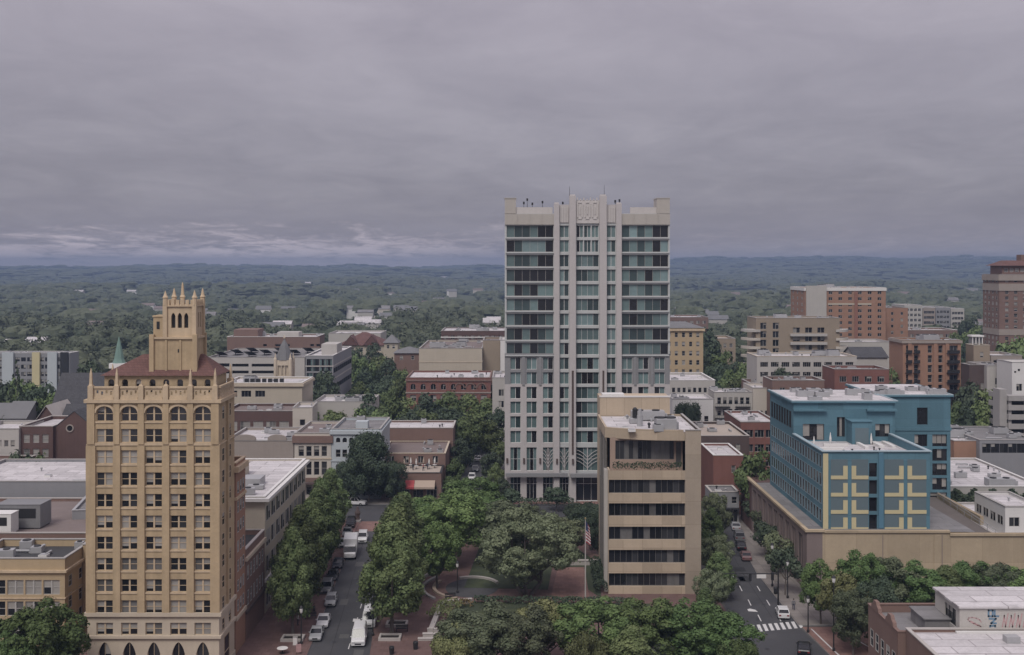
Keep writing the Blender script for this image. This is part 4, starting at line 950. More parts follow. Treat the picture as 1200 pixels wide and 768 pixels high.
    for u0, u1 in ((UB(929), UB(968)), (UB(1015), UB(1050))):
        q = MB(); q.box(bx + u0, bx + u1, by - .8, by - .003, az + 4.3, az + 4.7); q.build('window_hood', M_blue, root)
    for x0, y0, x1, y1 in ((4, 14, 8.4, 14.7), (10.5, 11, 11.1, 18.5), (13.5, 12.5, 14.4, 17.5), (15.6, 12, 16.2, 17.8), (1.5, 10, 6.5, 10.6)):
        q = MB(); q.box(ax + x0, ax + x1, ay + y0, ay + y1, tz, tz + .45); q.build('planter', M_white, root)
    for x, y in ((1.8, 12.5), (13.2, 16.2), (6, 17)):
        q = MB(); q.tube((ax + x, ay + y, tz), (ax + x, ay + y, tz + 2.1), .05); q.lathe(ax + x, ay + y, [(.16, tz + .2), (.22, tz + .9), (.06, tz + 2.0)], 8); q.build('folded_parasol', M_white, root)
    rr = random.Random(3)
    for i in range(24):
        q = MB(); x, y = bx + 2.5 + rr.random() * 29, by + (1.5 + 6 * (i % 3 == 0) if i < 15 else 11) + rr.random() * 7
        if x > bx + bw - 1: y = max(y, cyy + 2)
        a_, b_, c_ = rr.uniform(.5, 1.4), rr.uniform(.5, 1.0), rr.uniform(.5, 1.3)
        q.box(x - a_, x + a_, y - b_, y + b_, bz + .32, bz + .32 + c_); q.lathe(x, y, [(b_ * .6, bz + .32 + c_), (b_ * .6, bz + .42 + c_)], 10, 1)
        q.build('cooling_unit', [M_metal, M_metald], root)
    for i in range(9):
        q = MB(); x, y = ax + 1.5 + rr.random() * 15, ay + 3 + rr.random() * 7; q.lathe(x, y, [(.12, tz), (.12, tz + .5), (.2, tz + .52), (.2, tz + .65)], 8); q.build('roof_vent', M_metald, root)
    # deck railings and car-ramp wall
    q = MB()
    for k in range(9): 
        f = k / 8; x, y = 31.6 + 2 * f, 1 + 31 * f; q.tube((x, y, pod - .9), (x, y, pod + .2), .05, n=5)
    q.tube((31.6, 1, pod + .2), (33.6, 32, pod + .2), .05, n=5); q.tube((31.6, 1, pod - .3), (33.6, 32, pod - .3), .04, n=5); q.build('railing', M_metal, root)
    q = MB(); q.box(33.6, 34.2, 12, 32.4, pod - 1.6, pod - .1); q.build('deck_wall', M_podtan, root)
blue()
# ================================================================== the other buildings, laid out by street block
def B(name, label, px0, px1, ptop, Y, pback=None, depth=None, wall=M_palewall, roof=M_roofg, n=0, rows=0, fh=3.3, ww=1.3, wh=1.7, style='single', side=None, sn=None, **k):
    """block whose front stands Y metres off, between two picture columns, roof line at ptop; pback = row of the roof's far edge"""
    h = wz(ptop, Y); x0, x1 = wx(px0, Y), wx(px1, Y)
    if pback is not None: depth = F * (H - h) / (pback - HY) - Y
    depth = depth or 14
    rw = k.pop('rw', None) or [(h - k.get('par', .7) - .6 - fh * (i + 1) + .9, h - k.get('par', .7) - .6 - fh * (i + 1) + .9 + wh) for i in range(rows)]
    m = k.pop('margin', .6)
    fr = [(gridops(x1 - x0, rw, n, ww, m), style)] if n and rw and 'front' not in k else k.pop('front', None)
    sd = {}
    if side and rw:
        sd[side] = [(gridops(depth, rw, sn or max(1, int(depth / 4)), ww, .6), style)]
    return building(name, label, x0, x1, Y, h, depth, wall, roof, front=fr, **{**sd, **k})
# ---- beside the gothic tower, west
s = F / 160
B('brick_office', 'buff brick three storey block with stepped parapet and dark roof beside the gothic tower', -40, 76, 655, 160, depth=11.5, wall=M_bricky, roof=M_roofd, par=1.0,
  rw=[(wz(748, 160), wz(731, 160)), (wz(722, 160), wz(705, 160)), (wz(697, 160), wz(680, 160))], n=5, ww=2.3, style='pairsash', coping=M_concrete, clutter=4, bands=((wz(671, 160), wz(668, 160), .35, M_tanstone), (wz(702, 160), wz(700.5, 160), .12, M_tanstone)), right=[(gridops(11.5, [(2.2, 4.3), (5.3, 7.4), (8.4, 10.0)], 3, 1.2), 'sash')])
building('annex', 'small buff annex squeezed between the stepped parapet block and the gothic tower', -63.0, -56.2, 166.5, 13.1, 12, M_bricky, M_roofd, par=.9, front=[(gridops(6.8, [(2.5, 4.2), (5.7, 7.4), (8.9, 10.6)], 2, 1.0), 'sash')], clutter=2, coping=M_concrete)
building('low_shop', 'low block with brown gravel roof and pale coping behind the buff stepped parapet', -96, -61, 178.8, 11.9, 27, M_brickb, M_roofb, par=.5, front=[(gridops(35, [(6, 8)], 6, 1.4), 'sash')], clutter=2, coping=M_wallwhite)
building('low_shop', 'narrow grey metal roofed shed beside the brown gravel roof', -74, -58.5, 192, 12.9, 15, M_greywall, M_roofg, par=.35, clutter=2, yaw=.18, coping=M_metal)
building('long_shop', 'long low block with white membrane roof in front of the red brick hall', -104, -66, 208.5, 14.4, 24, M_greywall, M_roofw, par=.5, front=[(gridops(38, [(8, 10)], 6, 1.4), 'sash')], clutter=5)
building('brick_shop', 'low brown brick shop with flat tan roof west of the white membrane roof', -130, -101.5, 224, 13.6, 18, M_brickb, M_roofb, par=.5, clutter=1, coping=M_wallwhite)
# big grey ducts on the brown roof
mb = MB(); mb.box(-81.8, -76.5, 171.5, 174, 12.9, 17.5)
def rooftop_box(label, x, y, z, a, b, c, m=M_metal):
    q = thing('ventilation_unit', label, 'ventilation unit', (x, y, z))
    k = MB(); k.box(-a, a, -b, b, .2, c); k.box(-a * .9, -a * .7, -b * .9, b * .9, 0, .199); k.box(a * .7, a * .9, -b * .9, b * .9, 0, .199); k.build('casing', m, q)
    k = MB(); k.box(-a * .8, a * .8, -b - .03, -b - .003, c * .45, c * .85); k.build('grille', M_metald, q); k = MB(); k.box(-a - .06, a + .06, -b - .06, b + .06, c, c + .1); k.build('lid', m, q); return q
rooftop_box('large grey ventilation unit with dark louvres on the brown gravel roof', -80.0, 186, 11.4, 3.6, 2.2, 3.9, mat('weathered_zinc', (.20, .20, .205), .6, .25))
rooftop_box('pale square ventilation box in front of the louvred grey unit', -82.5, 181, 11.4, 3.2, 1.4, 3.3, M_white)
# ---- hall with gables
def gabled(name, label, x0, x1, Y, depth, ze, zr, wall, roof, along='x', cat='house', win=None, parts=None, d=.2, z0=0.0, over=.4):
    w = x1 - x0; a = w / 2; root = thing(name, label, cat, ((x0 + x1) / 2, Y, z0)); FOOT.append((x0, x1, Y, Y + depth)); mb = MB()
    fops = win or []
    cells(mb, (-a, 0), (1, 0), w, 0, ze, fops, d); cells(mb, (a, 0), (0, 1), depth, 0, ze, [], d); cells(mb, (a, depth), (-1, 0), w, 0, ze, [], d); cells(mb, (-a, depth), (0, -1), depth, 0, ze, [], d)
    r = MB(); t = .18; o = over
    if along == 'x':
        ym = depth / 2
        mb.face([(a, 0, ze), (a, depth, ze), (a, ym, zr)]); mb.face([(-a, depth, ze), (-a, 0, ze), (-a, ym, zr)])
        sl = (zr - ze) / ym
        P = [(-o, ze - sl * o), (ym, zr), (depth + o, ze - sl * o)]
        r.T = Matrix.Rotation(math.pi / 2, 4, 'Z')
        r.extr([(P[0][0], P[0][1] + .02), (P[1][0], P[1][1] + .02), (P[2][0], P[2][1] + .02), (P[2][0], P[2][1] + t), (P[1][0], P[1][1] + t), (P[0][0], P[0][1] + t)], -a - o, a + o)
    else:
        mb.face([(-a, 0, ze), (a, 0, ze), (0, 0, zr)]); mb.face([(a, depth, ze), (-a, depth, ze), (0, depth, zr)])
        sl = (zr - ze) / a
        P = [(-a - o, ze - sl * o), (0, zr), (a + o, ze - sl * o)]
        r.extr([(P[0][0], P[0][1] + .02), (P[1][0], P[1][1] + .02), (P[2][0], P[2][1] + .02), (P[2][0], P[2][1] + t), (P[1][0], P[1][1] + t), (P[0][0], P[0][1] + t)], -o, depth + o)
    mb.build('wall', wall, root); r.build('roof', roof, root)
    if fops: W = Wins(root, 60, M_white, GL, 'pale'); W.put((-a, 0), (1, 0), fops, d, 'sash'); W.done()
    return root
hall = gabled('brick_hall', 'dark red brick hall with round window in its gable', wx(62, 245), wx(112, 245), 245, 22, wz(503, 245), wz(482.5, 245), M_podbrick, M_slate, 'y', 'hall', over=.1)
mb = MB(); zc = wz(502, 245)
mb.T = Matrix.Translation((wx(82, 245) - (wx(62, 245) + wx(112, 245)) / 2, -.12, zc)) @ Matrix.Rotation(math.pi / 2, 4, 'X')
mb.lathe(0, 0, [(.85, -.1), (.85, .05), (.6, .05), (.6, -.1)], 20); mb.lathe(0, 0, [(.59, -.1), (.59, -.02)], 16, 1); mb.build('round_window', [M_stucco, GL[0]], hall)
B('brick_wing', 'flat roofed dark brick wing with pale windows joined to the gabled hall', 22.5, 62, 500, 244, depth=17, wall=M_podbrick, roof=M_roofw, n=3, rows=3, fh=3.1, ww=1.3, wh=1.8, style='sash', var='pale', coping=M_wallwhite, clutter=0)
gabled('gable_roof_house', 'small brick gable with white trimmed slopes rising behind the flat brick wing', wx(43, 262), wx(66, 262), 262, 12, wz(492, 262), wz(476, 262), M_podbrick, M_wallwhite, 'y')
B('pale_house', 'pale grey rendered block with faint windows at the end of the brick wing', -30, 22, 503, 243, depth=13, wall=M_palewall, roof=M_roofw, n=6, rows=2, fh=3.4, ww=.9, wh=1.4, var='pale', clutter=1)
gabled('slate_church', 'long church nave under a steep dark slate roof', wx(60, 276), wx(125, 276), 276, 15, 18.5, 27.2, M_podbrick, M_slate, 'x', 'church')
gabled('slate_church', 'lower slate roofed transept in front of the long church nave', wx(66, 262), wx(118, 262), 263, 12, 16.2, 21.2, M_podbrick, M_slate, 'x', 'church')
for k, (a_, b_, t_, e_, Y_) in enumerate(((-14, 8, 476, 490, 290), (6, 30, 474, 490, 282))):
    gabled('slate_house', ('grey slate roofed house at the picture edge beside the conifer', 'grey slate roofed house just below the tall dark conifer')[k], wx(a_, Y_), wx(b_, Y_), Y_, 11, wz(e_, Y_), wz(t_, Y_), M_greywall, M_slateg, 'x')
# far apartments, grey with a yellow stair bay
Y_ = 480; ap = B('apartment_block', 'long grey apartment block with one yellow stair bay and white roof edges', -20, 82, 414, Y_, depth=10, wall=M_greywall, roof=M_roofw, n=14, rows=4, fh=3.1, ww=2.0, wh=1.7, style='pair', var='office', coping=M_white, clutter=6, frame=M_framed)
hw = 0
for px, wd, m, nm in ((43, 1.6, M_yel, 'yellow_bay'), (10, 2.4, M_paleblue, 'pale_bay'), (62, 2.0, M_paleblue, 'pale_bay'), (76, 1.6, M_metald, 'dark_bay')):
    q = MB(); x = wx(px, Y_) - (wx(82, Y_) + wx(-20, Y_)) / 2; q.box(x - wd, x + wd, -1.0, -.003, 0, wz(413, Y_)); q.build(nm, m, ap)
# copper spire
sp = thing('church_spire', 'slim green copper church spire showing above the red tile roof', 'church tower', (wx(139.5, 232), 232, 0)); FOOT.append((sp.location.x - 2, sp.location.x + 2, 230, 234))
q = MB(); q.box(-1.35, 1.35, -1.35, 1.35, 0, 33.2); q.build('shaft', M_brickb, sp); q = MB(); q.box(-1.55, 1.55, -1.55, 1.55, 33.2, 34.2); q.build('cornice', M_white, sp)
q = MB(); q.lathe(0, 0, [(1.35, 34.2), (1.05, 35.0), (.55, 37.5), (.05, 39.6)], 8); q.build('spire', M_copper, sp)
# ---- along the avenue, west side
def side_block(name, label, xr, w, y0, y1, h, wall, roof, rows, n, ww, style, front=None, **k):
    return building(name, label, xr - w, xr, y0, h, y1 - y0, wall, roof, right=[(gridops(y1 - y0, rows, n, ww, .5), style)], front=front, **k)
wb = side_block('brick_tower_block', 'slender orange brick block with heavy cornice joined behind the gothic tower', -38.3, 14, 157.4, 163.0, 26.6, M_bricko, M_roofb, [(5.8 + 2.75 * i, 7.4 + 2.75 * i) for i in range(7)], 3, .9, 'sash', bands=((25.4, 26.2, .5, M_tanstone), (21.5, 21.9, .2, M_tanstone), (4.8, 5.3, .25, M_stonebase)), coping=M_tanstone, clutter=1)
side_block('brick_shop', 'two storey brown brick shop with sash windows beside the slender orange block', -38.3, 15, 163.2, 175.6, 13.2, M_brickb, M_roofd, [(4.9, 7.0), (8.6, 10.6)], 6, 1.0, 'sash', bands=((11.6, 12.1, .35, M_stonebase), (4.0, 4.4, .3, M_bronze)), clutter=1, coping=M_wallwhite)
wo = side_block('white_office', 'cream four storey office with white roof and deep eaves along the tree row', -38.3, 17.5, 175.9, 210.5, 18.2, M_beige, M_roofw, [(1.0, 4.4), (6.2, 8.8), (10.2, 12.8), (14.2, 16.6)], 9, 2.9, 'pair', par=.25, bands=((17.6, 18.1, .8, M_white), (5.0, 5.5, .3, M_white)), coping=M_white, clutter=3)
q = MB(); q.box(-4.5, 1.2, 17, 22, 17.96, 19.8); q.box(-4.7, 1.4, 16.8, 22.2, 19.8, 20.0); q.build('plant_room', M_beige, wo); q = MB(); q.box(2, 6, 9, 13, 17.96, 19.3); q.build('plant_box', M_metal, wo)
# ---- the row facing the square across the cross street
Y_ = 263
st = B('stucco_theatre', 'grey tan stucco front with three rounded gables in the old row', 262, 344, 517, Y_, depth=22, wall=M_stucco, roof=M_roofw, par=.6, d=.4, clutter=5,
  front=[([(2.6, 5.0, wz(562, Y_), wz(537, Y_)), (11.2, 13.6, wz(562, Y_), wz(537, Y_))], 'pairsash', 'dark', 1.2), ([(7.0, 8.0, wz(560, Y_), wz(543, Y_)), (8.6, 9.6, wz(560, Y_), wz(543, Y_)), (14.6, 15.6, wz(560, Y_), wz(545, Y_))], 'sash', 'dark')])
W_ = wx(344, Y_) - wx(262, Y_)
for c, hw_, tp in ((5.0, 2.5, 509.5), (12.4, 2.2, 509.5)):
    q = MB(); x = c - W_ / 2; z0 = wz(517, Y_) + .142; tpz = wz(tp, Y_)
    q.extr([(x - hw_, z0 + .002)] + [(x - hw_ * math.cos(math.pi * k / 12) * .98, z0 + (tpz - z0) * (.35 + .65 * math.sin(math.pi * k / 12))) for k in range(13)] + [(x + hw_, z0 + .002)], -.12, .5); q.build('rounded_gable', M_stucco, st)
cr_ = B('cream_row_house', 'cream three storey house with projecting cornice and dark sash windows', 345, 388, 508, Y_, depth=20, wall=M_cream, roof=M_roofb, par=.5, d=.3, clutter=2, margin=.7,
  rw=[(1.0, 3.6), (wz(557, Y_), wz(541, Y_)), (wz(535, Y_), wz(523, Y_))], n=4, ww=1.25, style='sash', var='dark', bands=((wz(519, Y_), wz(511, Y_), .45, M_brickb), (wz(566, Y_), wz(560, Y_), .35, M_brickb), (wz(538.5, Y_), wz(537, Y_), .15, M_stonebase)))
q = MB(); q.box(-4.4, 4.4, -2.2, -.5, 3.75, 4.1); q.build('shop_awning', M_brickd, cr_)
pb = B('pale_blue_house', 'pale blue narrow house with arched windows half hidden by the dark tree', 388.4, 446, 503, Y_, depth=20, wall=M_paleblue, roof=M_roofg, par=.6, d=.3, clutter=2,
  front=[(gridops(10.7, [(wz(519, Y_), wz(513, Y_))], 6, 1.05, .8), 'single', 'dark', .5), (gridops(10.7, [(wz(536, Y_), wz(527, Y_))], 6, 1.1, .8), 'sash', 'dark'), (gridops(10.7, [(wz(557, Y_), wz(544, Y_))], 6, 1.1, .8), 'sash', 'dark', .5), (gridops(10.7, [(.8, 3.4)], 3, 2.4, .8), 'shop', 'dark')],
  bands=((wz(509, Y_), wz(505, Y_), .4, M_paleblue), (wz(541, Y_), wz(539.5, Y_), .15, M_paleblue)))
q = MB(); q.box(-.6, 2.2, 4, 6.5, wz(503, Y_) - .6, wz(503, Y_) + 1.2); q.build('chimney', M_paleblue, pb)
# terrace restaurant
Y_ = 262; x0, x1 = wx(447, Y_), wx(517, Y_)
te = building('terrace_restaurant', 'brown low restaurant with roof terrace and one red awning', x0, x1, Y_, 6.2, 10.2, M_brickb, M_roofbeige, cat='restaurant', par=.12, d=.3, front=[(gridops(x1 - x0, [(.4, 3.1)], 4, 2.4, .6), 'shop', 'dark')], right=[(gridops(10.2, [(.6, 3)], 2, 2.0, .5), 'shop', 'dark')], clutter=0, coping=M_framed)
hw = (x1 - x0) / 2
def awning(parent, nm, xa, xb, m):
    q = MB(); q.extr([(xa, 3.3), (xb, 3.3), (xb, 3.34), (xa, 3.34)], 0, 0.01) if False else None
    v = [(xa, -.32, 4.6), (xb, -.32, 4.6), (xb, -2.3, 3.4), (xa, -2.3, 3.4)]; lo = [(a, b, c - .12) for a, b, c in v]
    q.face(v[::-1]); q.face(lo); q.face([v[3], v[2], (xb, -2.3, 2.95), (xa, -2.3, 2.95)][::-1]); q.face([(xa, -2.25, 2.95), (xb, -2.25, 2.95), lo[2], lo[3]][::-1]); q.face([v[0], v[3], lo[3], lo[0]]); q.face([v[1], lo[1], lo[2], v[2]]); q.build(nm, m, parent)
xm = (x0 + x1) / 2
awning(te, 'awning', wx(470, Y_) - xm, wx(486, Y_) - xm, M_red); awning(te, 'awning', wx(486.3, Y_) - xm, wx(510, Y_) - xm, M_beigecanvas)
building('restaurant_back', 'flat brown roofed block standing behind the roof terrace tables', wx(447, 272.4), wx(522, 272.4), 272.4, 9.0, 19, M_brickb, M_roofb, par=.25, d=.3, front=[(gridops(15.3, [(6.7, 8.4)], 4, 1.3, .6), 'pair')], clutter=3, coping=M_stonebase)
building('brick_back_wall_house', 'dark red brick block with blank wall and pale roof strip behind the restaurant', wx(440, 292), wx(531, 292), 292, 12.3, 14, M_brickb, M_roofw, par=.4, clutter=2, coping=M_wallwhite)
# ---- behind the row
Y_ = 300; B('red_brick_block', 'red brick block with four pale window bays behind the stucco gables', 262, 343, 482, Y_, depth=16, wall=M_podbrick, roof=M_roofb, par=.6, rw=[(wz(505, Y_), wz(494, Y_))], n=5, ww=2.6, style='grid', var='pale', clutter=3)
building('white_pier_house', 'narrow cream block with sloping white parapet at the end of the red brick block', wx(343, 296), wx(366, 296), 296, wz(478, 296), 12, M_cream, M_roofw, front=[(gridops(5.1, [(9, 11), (12.4, 14)], 1, 1.4), 'single', 'dark')], clutter=1, yaw=.06)
Y_ = 326; bo = B('beige_office', 'beige two tone office with white roof and blank east wing', 262, 354, 449, Y_, pback=442, wall=M_beige, roof=M_roofw, par=.45, coping=M_white, d=.4, clutter=3, big=1,
  front=[(gridops(13, [(wz(465.5, Y_), wz(458, Y_)), (wz(481, Y_), wz(473.5, Y_))], 3, 2.8, .5), 'triple', 'dark')], bands=((wz(453, Y_), wz(449.5, Y_), .5, M_stonebase),))
for i in range(7):
    q = MB(); x = -6 + i * 1.7; q.box(x, x + 1.1, 3.0, 4.0, wz(449, Y_) - .44, wz(449, Y_) + .9); q.build('air_conditioner', M_metald, bo)
ct = thing('stone_church_tower', 'pale stone church tower with a grey slate cap behind the beige office', 'church tower', (wx(331.5, 347), 347, 0)); FOOT.append((-73, -66, 344, 352)); T_ = MB()
cells(T_, (-2.3, 0), (1, 0), 4.6, 0, 25.2, [(.7, 1.7, 20.5, 23.6), (1.9, 2.8, 20.5, 23.6), (3.0, 3.9, 20.5, 23.6)], .5); T_.box(-2.3, 2.3, .52, 4.6, 0, 25.2)
T_.build('shaft', M_stonebase, ct)
for x in (-2.3, 2.3):
    for y in (0, 4.6): q = MB(); q.lathe(x, y, [(.5, 0), (.5, 25.6), (.3, 26), (.05, 27.4)], 8); q.build('buttress', M_stonebase, ct)
q = MB(); q.lathe(0, 2.3, [(2.7, 25.2), (2.0, 27.5), (1.2, 29.6), (.25, 31.3), (.25, 31.6)], 8, 0, math.pi / 8); q.build('spire', M_slateg, ct); q = MB(); q.lathe(0, 2.3, [(.2, 31.6), (.35, 32), (.05, 32.8)], 8); q.build('finial', M_stonebase, ct)
# grey parking structure with a glass corner block
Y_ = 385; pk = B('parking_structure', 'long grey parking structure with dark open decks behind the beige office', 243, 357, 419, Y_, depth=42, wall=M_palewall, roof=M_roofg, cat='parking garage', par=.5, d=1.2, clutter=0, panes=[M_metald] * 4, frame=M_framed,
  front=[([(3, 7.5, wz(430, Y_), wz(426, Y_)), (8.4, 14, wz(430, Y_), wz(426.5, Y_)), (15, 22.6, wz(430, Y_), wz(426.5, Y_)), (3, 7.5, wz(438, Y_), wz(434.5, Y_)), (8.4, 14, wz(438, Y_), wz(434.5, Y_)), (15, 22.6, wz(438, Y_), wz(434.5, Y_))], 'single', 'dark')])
for i in range(9):
    q = MB(); x = -14 + 3.4 * i; q.T = Matrix.Translation((x, 4 + (i % 3) * 9, wz(419, Y_) + 1.6)) @ Matrix.Rotation(-.22, 4, 'X'); q.box(-1.5, 1.5, 0, 8.5, 0, .12); q.T = None; q.tube((x, 6 + (i % 3) * 9, wz(419, Y_) - .5), (x, 6 + (i % 3) * 9, wz(419, Y_) + 1.3), .12); q.build('solar_canopy', M_metald, pk)
gb = B('glass_corner_block', 'grey glass and panel office corner block at the end of the parking structure', 358, 390.5, 417, Y_, depth=44, wall=M_greywall, roof=M_roofw, par=.5, d=.3, clutter=1, coping=M_white, panes=GT, frame=M_framed,
  front=[(gridops(9.4, [(wz(436, Y_) + .2, wz(421, Y_)), (wz(452, Y_), wz(436.5, Y_) - .2)], 4, 2.0, .3), 'grid', 'tealdark')], bands=((wz(445, 385), wz(443.6, 385), .12, M_palewall), (wz(430, 385), wz(428.6, 385), .12, M_palewall)), right=[(gridops(44, [(6, 7.6), (12, 13.6), (17.6, 19.2)], 9, 4.2, .4), 'strip6', 'tealdark')])
q = MB(); q.box(-1, 4.4, 10, 22, wz(417, Y_) - .5, wz(417, Y_) + 3.2); q.build('plant_room', M_palewall, gb)
Y_ = 470; cv = B('brown_civic_building', 'broad brown brick civic building with blocky roof tower behind the parking structure', 266, 371, 395, Y_, depth=20, wall=M_brickb, roof=M_roofw, par=.5, d=.5, clutter=4, big=1, frame=M_framed, front=[([(20, 26, wz(406, Y_), wz(403.4, Y_)), (15, 16.5, wz(406, Y_), wz(403.4, Y_)), (34.5, 36, wz(406, Y_), wz(403.4, Y_)), (37, 38.5, wz(406, Y_), wz(403.4, Y_))], 'single', 'dark')], coping=M_white)
q = MB(); q.box(-16.5, -6.5, 3, 15, wz(395, Y_) - .5, wz(387, Y_)); q.build('roof_tower', M_brickb, cv); q = MB(); q.box(1, 10, 6, 14, wz(395, Y_) - .5, wz(390.5, Y_)); q.build('roof_block', M_palewall, cv)
# red hip roofs
def hip(name, label, x0, x1, Y, depth, ze, zr, wall, roof, cat='house', z0=0, win=None):
    w = x1 - x0; a = w / 2; root = thing(name, label, cat, ((x0 + x1) / 2, Y, z0)); FOOT.append((x0, x1, Y, Y + depth)); mb = MB()
    ops = win or gridops(w, [(ze - 2.6, ze - 1.0)], max(2, int(w / 4)), 1.2, .6)
    cells(mb, (-a, 0), (1, 0), w, 0, ze, ops, .2); cells(mb, (a, 0), (0, 1), depth, 0, ze, [], .2); cells(mb, (a, depth), (-1, 0), w, 0, ze, [], .2); cells(mb, (-a, depth), (0, -1), depth, 0, ze, [], .2); mb.build('wall', wall, root)
    W = Wins(root, 40, M_white, GL, 'office'); W.put((-a, 0), (1, 0), ops, .2, 'sash'); W.done()
    r = MB(); o = .6; k = min(depth / 2, a * .9); p = [(-a - o, -o, ze), (a + o, -o, ze), (a + o, depth + o, ze), (-a - o, depth + o, ze)]; q0, q1 = (-a + k, depth / 2, zr), (a - k, depth / 2, zr)
    r.face([p[0], p[1], q1, q0]); r.face([p[1], p[2], q1]); r.face([p[2], p[3], q0, q1]); r.face([p[3], p[0], q0]); r.face(p[::-1]); r.build('roof', roof, root); return root
Y_ = 520; rr_ = hip('red_roofed_hall', 'cream hall under a dark red hipped roof among the trees', wx(396, Y_), wx(452, Y_), Y_, 22, wz(405, Y_), wz(391, Y_), M_beige, M_redroof, 'hall')
for i in range(2):
    q = MB(); x = -5 + 9.5 * i; q.face([(x - 3.6, -.9, wz(405, Y_) + .1), (x + 3.6, -.9, wz(405, Y_) + .1), (x, -.9, wz(393.5, Y_))]); q.face([(x - 3.8, -1, wz(405, Y_) + .1), (x, -1, wz(393, Y_)), (x, 9, wz(393, Y_)), (x - 3.8, 2, wz(405, Y_) + .1)][::-1]); q.face([(x + 3.8, -1, wz(405, Y_) + .1), (x, -1, wz(393, Y_)), (x, 9, wz(393, Y_)), (x + 3.8, 2, wz(405, Y_) + .1)]); q.build('roof_gable', M_redroof, rr_)
building('white_shed', 'long white roofed hall lying behind the red hipped roof', wx(385, 560), wx(446, 560), 560, wz(391, 560), 26, M_palewall, M_roofw, front=[(gridops(25, [(14, 16)], 6, 1.6), 'pair')], clutter=3)
hip('cream_house', 'cream house with steep roof beside the red hipped hall', wx(450, 515), wx(466, 515), 515, 9, wz(402, 515), wz(393, 515), M_beige, M_slateg)
hip('grey_roofed_block', 'low brick block with grey hipped roof in front of the cream house', wx(462, 440), wx(492, 440), 440, 16, wz(414, 440), wz(408, 440), M_brickb, M_slateg)
building('white_flat_block', 'low white roofed block among trees below the glass corner block', wx(368, 335), wx(436, 335), 335, wz(471, 335), 18, M_palewall, M_roofw, clutter=6, big=1)
Y_ = 375; ab = B('arched_brick_building', 'red brick building with a row of wide arched windows above the park trees', 476, 575, 443, Y_, depth=25, wall=M_brick, roof=M_roofw, par=.5, d=.4, clutter=6,
  front=[(gridops(27.9, [(wz(457, Y_), wz(450, Y_))], 8, 1.7, .6), 'pair', 'dark', .85), (gridops(27.9, [(wz(470, Y_), wz(463, Y_))], 8, 2.0, .6), 'pair', 'office')], bands=((wz(447, Y_), wz(445, Y_), .3, M_brickb), (wz(461, Y_), wz(459.6, Y_), .2, M_stucco)), coping=M_brickb)
for c, hw_ in ((17.6, 2.0), (21.2, 2.0), (24.9, 2.0)):
    q = MB(); x = c - 13.95; z0 = wz(457, Y_)
    for k in range(10):
        t0, t1 = math.pi * k / 10, math.pi * (k + 1) / 10; P = lambda t, r, y: (x + math.cos(t) * r, y, z0 + .6 + math.sin(t) * r)
        q.face([P(t1, 1.35, -.15), P(t1, 1.75, -.15), P(t0, 1.75, -.15), P(t0, 1.35, -.15)]); q.face([P(t0, 1.75, -.15), P(t1, 1.75, -.15), P(t1, 1.75, 0), P(t0, 1.75, 0)])
    q.build('arch_surround', M_brickb, ab)
Y_ = 425; B('beige_blank_building', 'beige blank walled building with cluttered flat roof above the arched brick one', 491, 565, 408.5, Y_, pback=399, wall=M_beige, roof=M_roofb, par=.5, clutter=8, big=3, bands=((wz(425, Y_), wz(424, Y_), .12, M_stonebase),), right=[(gridops(36, [(12, 14), (16, 18), (20, 22)], 6, 3), 'pair', 'dark')])
B('ochre_blank_block', 'ochre blank block with white side strip close to the hotel tower', 566, 586, 399, 432, depth=20, wall=M_taupe, roof=M_roofb, clutter=1); building('white_side_strip', 'narrow white walled block between the ochre block and hotel tower', wx(586.3, 430), wx(593, 430), 430, wz(399, 430), 20, M_white, M_roofw, clutter=0)
B('dark_red_block', 'low dark red block with white trim topping the skyline beside the hotel', 517, 592, 388, 490, depth=28, wall=M_podbrick, roof=M_roofw, par=.4, n=9, rows=1, fh=3.5, ww=1.8, wh=1.6, style='pair', clutter=7, big=2, bands=((wz(396, 490), wz(394.8, 490), .15, M_white),))
building('pale_side_house', 'small pale house in the gap beside the hotel tower', wx(577, 345), wx(598, 345), 345, wz(443, 345), 22, M_palewall, M_roofw, front=[(gridops(5.4, [(11, 13), (14.5, 16.5)], 1, 1.6), 'pair')], clutter=2)
# ---- east of the hotel
Y_ = 400; yb = B('yellow_brick_flats', 'yellow brick flats of many small windows beside the hotel tower', 778, 824, 385, Y_, depth=22, wall=M_bricky, roof=M_slateg, par=.2, d=.25, rows=8, fh=3.25, n=5, ww=1.1, wh=1.7, style='sash', clutter=0, bands=((wz(388, Y_), wz(385.2, Y_), .6, M_tanstone),))
hw_ = (wx(824, Y_) - wx(778, Y_)) / 2; hz = wz(385, Y_); q = MB(); P = [(-hw_ - .7, -.7, hz + .16), (hw_ + .7, -.7, hz + .16), (hw_ + .7, 22.7, hz + .16), (-hw_ - .7, 22.7, hz + .16)]; T = [(-hw_ + 4, 6, hz + 1.7), (hw_ - 4, 6, hz + 1.7), (hw_ - 4, 16, hz + 1.7), (-hw_ + 4, 16, hz + 1.7)]
for i in range(4): q.face([P[i], P[(i + 1) % 4], T[(i + 1) % 4], T[i]])
q.face(T); q.build('roof_slope', M_slateg, yb)
B('brown_far_block', 'low brown block with white roof beyond the yellow brick flats', 784, 830, 372, 640, depth=30, wall=M_brickb, roof=M_roofw, n=6, rows=2, ww=1.8, style='pair', clutter=6)
B('orange_low_house', 'low tan house amid trees between the yellow flats and balcony condominium', 837, 862, 397, 470, depth=20, wall=M_taupe, roof=M_roofbeige, n=3, rows=2, clutter=1)
Y_ = 345; B('white_roof_shop', 'white two storey shop with a broad white roof below the yellow flats', 784, 838, 446, Y_, pback=437, wall=M_palewall, roof=M_roofw, n=8, rows=2, ww=1.0, wh=1.5, var='dark', clutter=2, coping=M_white)
